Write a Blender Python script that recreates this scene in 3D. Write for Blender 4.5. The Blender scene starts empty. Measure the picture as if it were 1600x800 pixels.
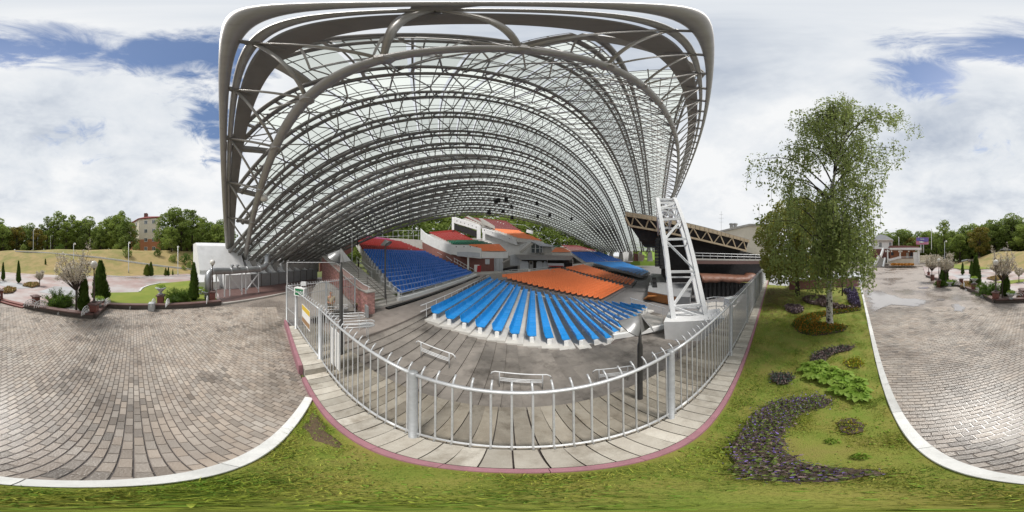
import bpy, math, random
from mathutils import Vector, Matrix
R_ = math.radians
random.seed(7)
scene = bpy.context.scene
COL = scene.collection
H = 3.4                                   # height of the panorama camera above the plaza

# ------------------------------------------------------------------ camera
scene.render.engine = 'CYCLES'
cam_d = bpy.data.cameras.new('camera')
cam_d.type = 'PANO'
try:
    cam_d.cycles.panorama_type = 'EQUIRECTANGULAR'
except Exception:
    cam_d.panorama_type = 'EQUIRECTANGULAR'
cam_d.clip_end = 5000
cam_d.clip_start = 0.05
cam = bpy.data.objects.new('camera', cam_d)
COL.objects.link(cam)
cam.location = (0, 0, H)
cam.rotation_euler = (R_(90), 0, 0)
scene.camera = cam

# ------------------------------------------------------------------ world
SUN_EL, SUN_AZ = 57.0, 168.0             # degrees; azimuth clockwise from +Y
world = bpy.data.worlds.new('World')
scene.world = world
world.use_nodes = True
nt = world.node_tree
nt.nodes.clear()
def N(t, tree=None, **kw):
    n = (tree or nt).nodes.new(t)
    for k, v in kw.items():
        setattr(n, k, v)
    return n
def L(a, b, tree=None):
    (tree or nt).links.new(a, b)
def setmath(n, a=None, b=None, c=None):
    for i, v in enumerate((a, b, c)):
        if v is not None:
            n.inputs[i].default_value = v
    return n
out = N('ShaderNodeOutputWorld')
sky = N('ShaderNodeTexSky')
sky.sky_type = 'NISHITA'
sky.sun_disc = False
sky.sun_elevation = R_(SUN_EL)
sky.sun_rotation = R_(SUN_AZ)
sky.air_density = 1.0
sky.dust_density = 0.2
sky.ozone_density = 4.0
bg_sky = N('ShaderNodeBackground'); bg_sky.inputs['Strength'].default_value = 0.10
L(sky.outputs[0], bg_sky.inputs['Color'])
tc = N('ShaderNodeTexCoord')
sep = N('ShaderNodeSeparateXYZ'); L(tc.outputs['Generated'], sep.inputs[0])
# cloud layer: the view ray meets a flat deck, so clouds crowd towards the horizon
zc = N('ShaderNodeMath', operation='MAXIMUM'); L(sep.outputs['Z'], zc.inputs[0]); zc.inputs[1].default_value = 0.0
za = N('ShaderNodeMath', operation='ADD'); L(zc.outputs[0], za.inputs[0]); za.inputs[1].default_value = 0.28
dx = N('ShaderNodeMath', operation='DIVIDE'); L(sep.outputs['X'], dx.inputs[0]); L(za.outputs[0], dx.inputs[1])
dy = N('ShaderNodeMath', operation='DIVIDE'); L(sep.outputs['Y'], dy.inputs[0]); L(za.outputs[0], dy.inputs[1])
cmb = N('ShaderNodeCombineXYZ'); L(dx.outputs[0], cmb.inputs[0]); L(dy.outputs[0], cmb.inputs[1])
n1 = N('ShaderNodeTexNoise'); n1.inputs['Scale'].default_value = 2.6; n1.inputs['Detail'].default_value = 9
n1.inputs['Roughness'].default_value = 0.62; n1.inputs['Distortion'].default_value = 0.5
L(cmb.outputs[0], n1.inputs['Vector'])
n2 = N('ShaderNodeTexNoise'); n2.inputs['Scale'].default_value = 1.1; n2.inputs['Detail'].default_value = 6
n2.inputs['Roughness'].default_value = 0.6
off = N('ShaderNodeVectorMath', operation='ADD'); off.inputs[1].default_value = (3.1, 7.7, 1.3)
L(cmb.outputs[0], off.inputs[0]); L(off.outputs[0], n2.inputs['Vector'])
# openings in the deck: soft holes where blue shows in the photograph
def d_of(x, y):
    az = (x - 800) / 800 * math.pi; el = (400 - y) / 800 * math.pi
    return Vector((math.sin(az) * math.cos(el), math.cos(az) * math.cos(el), math.sin(el)))
nrmv = N('ShaderNodeVectorMath', operation='NORMALIZE'); L(tc.outputs['Generated'], nrmv.inputs[0])
acc = None
for (x, y, rad, w) in [(1585, 66, 9, 1.0), (30, 66, 8, .95), (110, 72, 8, .9), (225, 84, 8, 1.0), (330, 80, 9, .9), (160, 108, 7, .45),
                       (1500, 66, 8, .8), (1432, 118, 8, .95), (1455, 140, 6, .9), (1400, 125, 6, .5), (330, 190, 9, 1.0), (300, 118, 8, .55), (270, 150, 9, .35),
                       (130, 215, 15, .42), (45, 215, 8, .35), (1550, 228, 8, .5), (345, 240, 7, .8), (370, 130, 9, .8)]:
    dn = N('ShaderNodeVectorMath', operation='DISTANCE'); L(nrmv.outputs[0], dn.inputs[0]); dn.inputs[1].default_value = d_of(x, y)
    mr = N('ShaderNodeMapRange', interpolation_type='SMOOTHSTEP'); L(dn.outputs['Value'], mr.inputs['Value'])
    mr.inputs['From Min'].default_value = 0; mr.inputs['From Max'].default_value = math.radians(rad) * 1.75
    mr.inputs['To Min'].default_value = w; mr.inputs['To Max'].default_value = 0
    if acc is None: acc = mr.outputs[0]
    else:
        m = N('ShaderNodeMath', operation='MAXIMUM'); L(acc, m.inputs[0]); L(mr.outputs[0], m.inputs[1]); acc = m.outputs[0]
n3 = N('ShaderNodeTexNoise'); n3.inputs['Scale'].default_value = 5.5; n3.inputs['Detail'].default_value = 10
n3.inputs['Roughness'].default_value = 0.66; n3.inputs['Distortion'].default_value = 0.9
L(cmb.outputs[0], n3.inputs['Vector'])
h1 = N('ShaderNodeMath', operation='MULTIPLY_ADD'); L(n3.outputs['Fac'], h1.inputs[0]); h1.inputs[1].default_value = -2.3; h1.inputs[2].default_value = 1.02
h2 = N('ShaderNodeMath', operation='ADD'); L(acc, h2.inputs[0]); L(h1.outputs[0], h2.inputs[1])
h3 = N('ShaderNodeMath', operation='MULTIPLY'); L(h2.outputs[0], h3.inputs[0])
hm = N('ShaderNodeMapRange', interpolation_type='SMOOTHSTEP'); L(acc, hm.inputs['Value']); hm.inputs['From Min'].default_value = 0.02; hm.inputs['From Max'].default_value = 0.4
L(hm.outputs[0], h3.inputs[1])
hole = N('ShaderNodeMapRange', interpolation_type='SMOOTHSTEP'); L(h3.outputs[0], hole.inputs['Value'])
hole.inputs['From Min'].default_value = 0.18; hole.inputs['From Max'].default_value = 0.82
hole.inputs['To Max'].default_value = 0.95
# cloud shade: thick grey bellies and thin bright tops
cr = N('ShaderNodeValToRGB')
cr.color_ramp.elements[0].position = 0.30; cr.color_ramp.elements[0].color = (0.50, 0.56, 0.66, 1)
cr.color_ramp.elements[1].position = 0.66; cr.color_ramp.elements[1].color = (0.96, 0.97, 0.98, 1)
e = cr.color_ramp.elements.new(0.48); e.color = (0.78, 0.82, 0.87, 1)
mx = N('ShaderNodeMath', operation='MULTIPLY_ADD'); L(n1.outputs['Fac'], mx.inputs[0]); mx.inputs[1].default_value = 0.5
L(n2.outputs['Fac'], mx.inputs[2])
mx2 = N('ShaderNodeMath', operation='MULTIPLY_ADD'); L(mx.outputs[0], mx2.inputs[0]); mx2.inputs[1].default_value = 0.95; mx2.inputs[2].default_value = -0.17
L(mx2.outputs[0], cr.inputs[0])
# pale veil near the horizon
hz = N('ShaderNodeMapRange', interpolation_type='SMOOTHSTEP'); L(sep.outputs['Z'], hz.inputs['Value'])
hz.inputs['From Min'].default_value = 0.0; hz.inputs['From Max'].default_value = 0.45; hz.inputs['To Min'].default_value = 0.65; hz.inputs['To Max'].default_value = 0
mc = N('ShaderNodeMix', data_type='RGBA'); L(hz.outputs[0], mc.inputs[0]); L(cr.outputs[0], mc.inputs[6]); mc.inputs[7].default_value = (0.93, 0.94, 0.95, 1)
bg_cl = N('ShaderNodeBackground'); bg_cl.inputs['Strength'].default_value = 0.71
L(mc.outputs[2], bg_cl.inputs['Color'])
ms = N('ShaderNodeMixShader'); L(hole.outputs[0], ms.inputs[0]); L(bg_cl.outputs[0], ms.inputs[1]); L(bg_sky.outputs[0], ms.inputs[2])
L(ms.outputs[0], out.inputs['Surface'])

# ------------------------------------------------------------------ sun (veiled by cloud)
sd = bpy.data.lights.new('sun', 'SUN')
sd.energy = 2.6; sd.angle = R_(16); sd.color = (1.0, 0.96, 0.9)
so = bpy.data.objects.new('sun', sd); COL.objects.link(so)
sdir = Vector((math.sin(R_(SUN_AZ)) * math.cos(R_(SUN_EL)), math.cos(R_(SUN_AZ)) * math.cos(R_(SUN_EL)), math.sin(R_(SUN_EL))))
so.rotation_euler = sdir.to_track_quat('Z', 'Y').to_euler()
so.location = sdir * 60
scene.view_settings.view_transform = 'Standard'
scene.view_settings.look = 'None'
scene.view_settings.gamma = 1
scene.view_settings.exposure = 0.45
scene.view_settings.use_curve_mapping = False
scene.cycles.max_bounces = 8
scene.cycles.transparent_max_bounces = 12

# ------------------------------------------------------------------ materials
MATS = {}
def mat(name, col, rough=0.7, col2=None, scale=3.0, metal=0.0, bump=0.0, bscale=40.0, tint=False, mixlo=.35, mixhi=.65, detail=5, spec=0.5, dirt=None, wet=None, vary=0.0):
    if name in MATS: return MATS[name]
    m = bpy.data.materials.new(name); m.use_nodes = True; MATS[name] = m
    t = m.node_tree; b = t.nodes['Principled BSDF']
    b.inputs['Roughness'].default_value = rough; b.inputs['Metallic'].default_value = metal
    b.inputs['Specular IOR Level'].default_value = spec
    b.inputs['Base Color'].default_value = (*col, 1)
    g = N('ShaderNodeNewGeometry', t)
    src = None
    if col2 is not None:
        nz = N('ShaderNodeTexNoise', t); nz.inputs['Scale'].default_value = scale; nz.inputs['Detail'].default_value = detail; nz.inputs['Roughness'].default_value = .62
        L(g.outputs['Position'], nz.inputs['Vector'], t)
        mr = N('ShaderNodeMapRange', t); mr.inputs[1].default_value = mixlo; mr.inputs[2].default_value = mixhi
        L(nz.outputs['Fac'], mr.inputs[0], t)
        mixn = N('ShaderNodeMix', t, data_type='RGBA'); L(mr.outputs[0], mixn.inputs[0], t)
        mixn.inputs[6].default_value = (*col, 1); mixn.inputs[7].default_value = (*col2, 1)
        src = mixn.outputs[2]
    if dirt is not None:                       # streaks and blotches of grime with their own shape
        dc, dscale, lo, hi, amt = dirt
        nz = N('ShaderNodeTexNoise', t); nz.inputs['Scale'].default_value = dscale; nz.inputs['Detail'].default_value = 8; nz.inputs['Roughness'].default_value = .7
        L(g.outputs['Position'], nz.inputs['Vector'], t)
        mr = N('ShaderNodeMapRange', t); mr.inputs[1].default_value = lo; mr.inputs[2].default_value = hi; mr.inputs[4].default_value = amt
        L(nz.outputs['Fac'], mr.inputs[0], t)
        mixn = N('ShaderNodeMix', t, data_type='RGBA'); L(mr.outputs[0], mixn.inputs[0], t)
        if src is not None: L(src, mixn.inputs[6], t)
        else: mixn.inputs[6].default_value = (*col, 1)
        mixn.inputs[7].default_value = (*dc, 1)
        src = mixn.outputs[2]
    if tint:
        at = N('ShaderNodeAttribute', t); at.attribute_name = 'tint'
        mm = N('ShaderNodeMix', t, data_type='RGBA', blend_type='MULTIPLY'); mm.inputs[0].default_value = 1
        if src is not None: L(src, mm.inputs[6], t)
        else: mm.inputs[6].default_value = (*col, 1)
        L(at.outputs['Color'], mm.inputs[7], t); src = mm.outputs[2]
    if vary > 0:
        oi = N('ShaderNodeObjectInfo', t); hv = N('ShaderNodeHueSaturation', t)
        r_ = N('ShaderNodeMapRange', t); r_.inputs[3].default_value = 1 - vary; r_.inputs[4].default_value = 1 + vary; L(oi.outputs['Random'], r_.inputs[0], t); L(r_.outputs[0], hv.inputs['Value'], t)
        r2_ = N('ShaderNodeMapRange', t); r2_.inputs[3].default_value = 1.0; r2_.inputs[4].default_value = 1 - vary * .7; L(oi.outputs['Random'], r2_.inputs[0], t); L(r2_.outputs[0], hv.inputs['Saturation'], t)
        if src is not None: L(src, hv.inputs['Color'], t)
        else: hv.inputs['Color'].default_value = (*col, 1)
        src = hv.outputs[0]
    if src is not None: L(src, b.inputs['Base Color'], t)
    if wet is not None:                        # rain film: large damp patches, darker and glossier
        wscale, lo, hi, rmin, dark = wet
        nz = N('ShaderNodeTexNoise', t); nz.inputs['Scale'].default_value = wscale; nz.inputs['Detail'].default_value = 5; nz.inputs['Roughness'].default_value = .6
        L(g.outputs['Position'], nz.inputs['Vector'], t)
        mr = N('ShaderNodeMapRange', t); mr.inputs[1].default_value = lo; mr.inputs[2].default_value = hi
        mr.inputs[3].default_value = rough; mr.inputs[4].default_value = rmin
        L(nz.outputs['Fac'], mr.inputs[0], t); L(mr.outputs[0], b.inputs['Roughness'], t)
        m2 = N('ShaderNodeMapRange', t); m2.inputs[1].default_value = lo; m2.inputs[2].default_value = hi; m2.inputs[3].default_value = 1; m2.inputs[4].default_value = dark
        L(nz.outputs['Fac'], m2.inputs[0], t)
        mm = N('ShaderNodeMix', t, data_type='RGBA', blend_type='MULTIPLY'); mm.inputs[0].default_value = 1
        if src is not None: L(src, mm.inputs[6], t)
        else: mm.inputs[6].default_value = (*col, 1)
        cmbn = N('ShaderNodeCombineColor', t)
        for k in range(3): L(m2.outputs[0], cmbn.inputs[k], t)
        L(cmbn.outputs[0], mm.inputs[7], t); L(mm.outputs[2], b.inputs['Base Color'], t)
    if bump > 0:
        nb = N('ShaderNodeTexNoise', t); nb.inputs['Scale'].default_value = bscale; nb.inputs['Detail'].default_value = 6
        L(g.outputs['Position'], nb.inputs['Vector'], t)
        bp = N('ShaderNodeBump', t); bp.inputs['Strength'].default_value = bump; bp.inputs['Distance'].default_value = .02
        L(nb.outputs['Fac'], bp.inputs['Height'], t); L(bp.outputs[0], b.inputs['Normal'], t)
    return m
def leafmat(name, col, col2, scale=6.0, trans=.48):
    if name in MATS: return MATS[name]
    m = mat(name, col, .55, col2, scale, spec=.25)
    t = m.node_tree; b = t.nodes['Principled BSDF']; o = t.nodes['Material Output']
    tr = N('ShaderNodeBsdfTranslucent', t); mx_ = N('ShaderNodeMixShader', t); mx_.inputs[0].default_value = trans
    src = b.inputs['Base Color'].links[0].from_socket
    L(src, tr.inputs['Color'], t); L(b.outputs[0], mx_.inputs[1], t); L(tr.outputs[0], mx_.inputs[2], t); L(mx_.outputs[0], o.inputs['Surface'], t)
    return m

mat('paver', (.335, .282, .238), .62, (.44, .385, .33), 1.2, tint=True, spec=.42, bump=.25, bscale=60, dirt=((.15, .122, .10), .8, .56, .68, .5), wet=(.17, .45, .60, .24, .64))
mat('mortar', (.075, .062, .052), .95, (.11, .09, .075), 9)
mat('kerb_white', (.68, .68, .66), .8, (.56, .56, .54), 5, bump=.2, dirt=((.33, .31, .27), 4, .58, .75, .5), vary=.16)
mat('kerb_pink', (.36, .17, .20), .75, (.30, .145, .17), 6, bump=.15, dirt=((.2, .12, .12), 3, .55, .75, .5))
mat('slab', (.50, .465, .40), .85, (.40, .36, .30), 4, tint=True, bump=.35, bscale=50, dirt=((.20, .165, .12), 2.6, .52, .68, .65), vary=.16)
mat('lawn', (.15, .20, .026), .95, (.235, .215, .048), 2.2, bump=.6, bscale=70, dirt=((.15, .125, .045), 1.1, .56, .72, .4))
mat('blade', (.27, .36, .04), .6, (.42, .40, .09), 1.5, spec=.2)
mat('blade_dark', (.11, .21, .024), .6, (.18, .26, .045), 2.5, spec=.2)
mat('soil', (.07, .05, .038), .95, (.11, .08, .06), 12, bump=.9, bscale=60)
mat('galv', (.62, .63, .64), .38, (.52, .53, .54), 14, metal=.35, dirt=((.3, .29, .28), 9, .6, .75, .5))
mat('galv_post', (.42, .43, .435), .45, (.35, .36, .365), 10, metal=.35, dirt=((.27, .26, .25), 6, .55, .7, .6))
mat('whitemetal', (.76, .77, .78), .42, (.68, .69, .70), 10, spec=.5)
mat('steel', (.375, .36, .34), .42, (.325, .31, .295), 2, metal=.25, dirt=((.15, .14, .13), 1.5, .6, .75, .5))
mat('steel_dark', (.235, .225, .212), .5, (.195, .186, .175), 2, metal=.15)
mat('plate', (.255, .24, .222), .55, (.225, .21, .195), 1.5)
mat('concrete_white', (.74, .74, .74), .75, (.67, .67, .67), 1.5, bump=.15, dirt=((.40, .39, .37), .8, .55, .8, .5))
mat('concrete', (.47, .445, .41), .85, (.39, .37, .34), 1.5, bump=.3, dirt=((.18, .17, .16), .9, .55, .75, .5))
mat('terrace', (.275, .252, .232), .8, (.21, .192, .176), 2.0, tint=True, bump=.35, dirt=((.075, .066, .058), .7, .50, .66, .85), wet=(.3, .47, .6, .3, .66))
mat('walk_paving', (.30, .262, .235), .75, (.24, .207, .185), 1.6, bump=.3, dirt=((.15, .13, .115), .9, .54, .70, .6), wet=(.3, .5, .63, .35, .75))
mat('row_floor', (.60, .58, .54), .85, (.52, .50, .47), 2, bump=.2, dirt=((.22, .21, .19), 1.4, .55, .75, .5))
mat('panel_grey', (.30, .305, .31), .6, (.26, .265, .27), 2)
mat('light_panel', (.60, .62, .65), .6, (.53, .55, .58), 2)
mat('seat_blue', (.006, .14, .55), .42, (.005, .115, .47), 3, vary=.09)
mat('seat_azure', (.008, .27, .70), .42, (.007, .24, .62), 3, vary=.05)
mat('seat_red', (.34, .026, .02), .5, (.28, .022, .018), 3)
mat('seat_darkred', (.20, .03, .032), .5, (.17, .025, .028), 3)
mat('seat_orange', (.86, .27, .10), .48, (.77, .22, .08), 3)
mat('seat_green', (.012, .15, .085), .5, (.010, .12, .07), 3)
mat('seat_pink', (.45, .10, .22), .5, (.40, .09, .2), 3)
mat('granite', (.26, .098, .08), .45, (.20, .072, .06), 30, bump=.1, dirt=((.26, .11, .095), 20, .5, .62, .6))
mat('granite_dark', (.17, .10, .09), .5, (.135, .08, .072), 20)
mat('wall_dark', (.13, .11, .10), .6, (.10, .085, .08), 4)
mat('brick_pink', (.54, .30, .27), .75, (.45, .24, .215), 6, tint=True, bump=.4)
mat('mortar_pink', (.42, .28, .25), .9, (.37, .25, .22), 6)
mat('globe', (.80, .78, .72), .25, (.76, .74, .68), 3)
mat('urn', (.52, .54, .55), .7, (.44, .46, .47), 9, bump=.2)
mat('lamp_black', (.03, .029, .028), .5, (.045, .043, .04), 5)
mat('shade_grey', (.33, .33, .33), .35, (.27, .27, .27), 3, metal=.4)
mat('iron_brown', (.10, .075, .065), .45, (.075, .056, .05), 6)
mat('duct', (.40, .41, .42), .35, (.33, .34, .35), 1.5, metal=.6)
mat('black', (.008, .008, .009), .7, (.014, .014, .015), 2)
mat('black_soft', (.014, .012, .013), .9, (.022, .02, .02), 1.5)
mat('beige_steel', (.42, .33, .22), .6, (.35, .28, .19), 2)
mat('roof_sheet', (.36, .35, .34), .5, (.30, .29, .28), 2)
mat('wood', (.40, .17, .05), .6, (.30, .12, .035), 8)
mat('tarp', (.20, .088, .052), .5, (.155, .068, .042), 3, bump=.5, bscale=6)
mat('cream', (.76, .69, .57), .85, (.70, .63, .52), 1.2, bump=.1)
mat('brick_orange', (.50, .22, .12), .85, (.42, .18, .10), 3)
mat('roof_red', (.26, .055, .05), .7, (.20, .045, .04), 2)
mat('roof_brown', (.19, .075, .06), .7, (.15, .06, .05), 2)
mat('glass', (.10, .12, .14), .08, (.07, .085, .10), .7, spec=.8)
mat('white_wall', (.86, .85, .83), .8, (.81, .80, .78), 1.2)
mat('dry_grass', (.36, .26, .115), .95, (.27, .215, .08), .55, bump=.6, bscale=12, dirt=((.16, .18, .04), .16, .46, .62, .75))
mat('green_grass', (.15, .20, .022), .95, (.21, .235, .035), .7, bump=.6, bscale=18)
mat('far_grass', (.085, .11, .025), .95, (.12, .13, .035), .2, bump=.4, bscale=6)
mat('hill_green', (.19, .28, .04), .95, (.15, .23, .035), .3)
mat('plaza_pink', (.38, .27, .25), .55, (.33, .235, .215), .8, dirt=((.44, .42, .41), .25, .42, .6, .9), wet=(.15, .5, .65, .25, .8))
mat('plaza_grey', (.42, .42, .43), .5, (.36, .36, .37), .8, bump=.1, wet=(.4, .5, .65, .25, .85))
mat('asphalt', (.22, .21, .21), .7, (.18, .175, .175), .8)
mat('water', (.30, .29, .28), .04, (.26, .25, .24), 1, spec=.9)
mat('bark', (.05, .038, .03), .9, (.075, .058, .045), 8, bump=.8)
mat('birch_bark', (.62, .60, .56), .8, (.05, .045, .04), 5.5, mixlo=.53, mixhi=.58, bump=.3)
mat('petal_white', (.72, .66, .55), .7, (.62, .56, .46), 9)
mat('skin', (.42, .22, .14), .5, (.38, .2, .13), 8)
mat('hair', (.015, .011, .009), .6, (.02, .015, .012), 8)
mat('shirt', (.50, .42, .29), .85, (.44, .37, .25), 9)
mat('trousers', (.20, .165, .115), .85, (.16, .13, .09), 9)
mat('shoe', (.03, .025, .02), .6, (.04, .03, .025), 8)
mat('sign_green', (.0, .17, .055), .5, (.0, .15, .05), 2)
mat('white_plain', (.82, .82, .81), .55, (.77, .77, .76), 6)
mat('poster_yellow', (.74, .52, .05), .5, (.68, .46, .04), 6)
mat('poster_brown', (.22, .10, .04), .5, (.45, .3, .16), 22)
mat('red_plain', (.48, .02, .03), .5, (.42, .02, .025), 4)
mat('ad_purple', (.20, .13, .42), .4, (.14, .16, .46), .6)
mat('ad_pink', (.55, .16, .30), .4, (.62, .30, .40), 1.2)
mat('petal_purple', (.36, .26, .78), .6, (.26, .16, .56), 20)
mat('petal_violet', (.115, .085, .175), .7, (.085, .065, .13), 12)
mat('petal_orange', (.58, .27, .015), .6, (.44, .16, .012), 20)
mat('petal_yellow', (.55, .48, .05), .6, (.38, .36, .04), 20)
mat('petal_peach', (.58, .32, .17), .7, (.50, .38, .18), 10)
mat('leaf_bronze', (.23, .165, .14), .7, (.16, .115, .13), 20)
mat('gravel', (.13, .085, .055), .95, (.09, .06, .04), 20, bump=.6)
leafmat('leaf_birch', (.255, .325, .095), (.34, .40, .14), 3.0)
leafmat('leaf_linden', (.28, .31, .07), (.36, .35, .09), 1.8)
leafmat('leaf_dark', (.18, .25, .06), (.23, .29, .075), .35)
leafmat('leaf_mid', (.23, .31, .065), (.28, .345, .085), .35)
leafmat('leaf_yellow', (.22, .21, .04), (.25, .19, .045), .4)
leafmat('leaf_thuja', (.075, .14, .022), (.115, .18, .032), 5)
leafmat('leaf_thuja_gold', (.12, .16, .02), (.16, .20, .03), 5)
leafmat('leaf_juniper', (.075, .145, .02), (.125, .20, .03), 7)
leafmat('leaf_hosta', (.24, .40, .05), (.37, .50, .10), 5)
leafmat('leaf_bed', (.21, .31, .06), (.30, .38, .11), 9)
leafmat('leaf_blue', (.09, .14, .11), (.12, .17, .14), 5)
leafmat('leaf_litter', (.14, .085, .035), (.20, .13, .05), 9, .1)
def polycarb():
    m = bpy.data.materials.new('polycarbonate'); m.use_nodes = True; MATS['polycarb'] = m
    t = m.node_tree; b = t.nodes['Principled BSDF']; o = t.nodes['Material Output']
    b.inputs['Base Color'].default_value = (.75, .77, .75, 1); b.inputs['Roughness'].default_value = .35
    tr = N('ShaderNodeBsdfTranslucent', t); tr.inputs['Color'].default_value = (.60, .635, .60, 1)
    tp = N('ShaderNodeBsdfTransparent', t); tp.inputs['Color'].default_value = (.9, .93, .92, 1)
    g = N('ShaderNodeNewGeometry', t); nz = N('ShaderNodeTexNoise', t); nz.inputs['Scale'].default_value = .5; nz.inputs['Detail'].default_value = 6
    L(g.outputs['Position'], nz.inputs['Vector'], t)
    cr_ = N('ShaderNodeMapRange', t); cr_.inputs[1].default_value = .3; cr_.inputs[2].default_value = .7; cr_.inputs[3].default_value = .07; cr_.inputs[4].default_value = .16
    L(nz.outputs['Fac'], cr_.inputs[0], t)
    a = N('ShaderNodeMixShader', t); a.inputs[0].default_value = .88; L(b.outputs[0], a.inputs[1], t); L(tr.outputs[0], a.inputs[2], t)
    c = N('ShaderNodeMixShader', t); L(cr_.outputs[0], c.inputs[0], t); L(a.outputs[0], c.inputs[1], t); L(tp.outputs[0], c.inputs[2], t)
    L(c.outputs[0], o.inputs['Surface'], t)
polycarb()
def puddle_mat():
    m = bpy.data.materials.new('puddle_film'); m.use_nodes = True; MATS['puddle_film'] = m
    t = m.node_tree; b = t.nodes['Principled BSDF']; o = t.nodes['Material Output']
    b.inputs['Base Color'].default_value = (.34, .32, .31, 1); b.inputs['Roughness'].default_value = .07; b.inputs['Specular IOR Level'].default_value = .9
    at = N('ShaderNodeAttribute', t); at.attribute_name = 'depth'
    g = N('ShaderNodeNewGeometry', t); nz = N('ShaderNodeTexNoise', t); nz.inputs['Scale'].default_value = 1.6; nz.inputs['Detail'].default_value = 7; nz.inputs['Roughness'].default_value = .65
    L(g.outputs['Position'], nz.inputs['Vector'], t)
    ad = N('ShaderNodeMath', t, operation='ADD'); L(at.outputs['Fac'], ad.inputs[0], t); L(nz.outputs['Fac'], ad.inputs[1], t)
    mr = N('ShaderNodeMapRange', t, interpolation_type='SMOOTHSTEP'); mr.inputs[1].default_value = .62; mr.inputs[2].default_value = 1.05; L(ad.outputs[0], mr.inputs[0], t)
    tp = N('ShaderNodeBsdfTransparent', t); mx_ = N('ShaderNodeMixShader', t); L(mr.outputs[0], mx_.inputs[0], t); L(tp.outputs[0], mx_.inputs[1], t); L(b.outputs[0], mx_.inputs[2], t); L(mx_.outputs[0], o.inputs['Surface'], t)
puddle_mat()
# paving sheet beyond the built bricks: the same bond as a texture
def paving_sheet():
    m = bpy.data.materials.new('paving_sheet'); m.use_nodes = True; MATS['paving_sheet'] = m
    t = m.node_tree; b = t.nodes['Principled BSDF']
    g = N('ShaderNodeNewGeometry', t); mp = N('ShaderNodeMapping', t); mp.inputs['Rotation'].default_value = (0, 0, -R_(90 - 47))
    L(g.outputs['Position'], mp.inputs[0], t)
    bt = N('ShaderNodeTexBrick', t); bt.offset = .5; bt.inputs['Scale'].default_value = 1; bt.inputs['Brick Width'].default_value = .21; bt.inputs['Row Height'].default_value = .105
    bt.inputs['Mortar Size'].default_value = .005; bt.inputs['Color1'].default_value = (.30, .255, .22, 1); bt.inputs['Color2'].default_value = (.375, .325, .285, 1); bt.inputs['Mortar'].default_value = (.10, .085, .075, 1)
    L(mp.outputs[0], bt.inputs[0], t)
    nz = N('ShaderNodeTexNoise', t); nz.inputs['Scale'].default_value = .22; nz.inputs['Detail'].default_value = 5; nz.inputs['Roughness'].default_value = .6
    L(g.outputs['Position'], nz.inputs['Vector'], t)
    r1 = N('ShaderNodeMapRange', t); r1.inputs[1].default_value = .5; r1.inputs[2].default_value = .62; r1.inputs[3].default_value = .5; r1.inputs[4].default_value = .16
    L(nz.outputs['Fac'], r1.inputs[0], t); L(r1.outputs[0], b.inputs['Roughness'], t)
    r2 = N('ShaderNodeMapRange', t); r2.inputs[1].default_value = .5; r2.inputs[2].default_value = .62; r2.inputs[3].default_value = 1; r2.inputs[4].default_value = .72
    L(nz.outputs['Fac'], r2.inputs[0], t)
    cc = N('ShaderNodeCombineColor', t)
    for k in range(3): L(r2.outputs[0], cc.inputs[k], t)
    mm = N('ShaderNodeMix', t, data_type='RGBA', blend_type='MULTIPLY'); mm.inputs[0].default_value = 1
    L(bt.outputs['Color'], mm.inputs[6], t); L(cc.outputs[0], mm.inputs[7], t); L(mm.outputs[2], b.inputs['Base Color'], t)
paving_sheet()

# ------------------------------------------------------------------ helpers
def G(x, y, z=0.0):                        # where the sight line of a picture point meets height z
    d = d_of(x, y); s = (z - H) / d.z
    return Vector((d.x * s, d.y * s, z))
def Q(x, y, r):                            # the same sight line at a horizontal distance r
    d = d_of(x, y); s = r / math.hypot(d.x, d.y)
    return Vector((d.x * s, d.y * s, H + d.z * s))
def P(az, r, z=0.0):
    return Vector((r * math.sin(R_(az)), r * math.cos(R_(az)), z))
def lerp(a, b, t): return a + (b - a) * t

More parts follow.
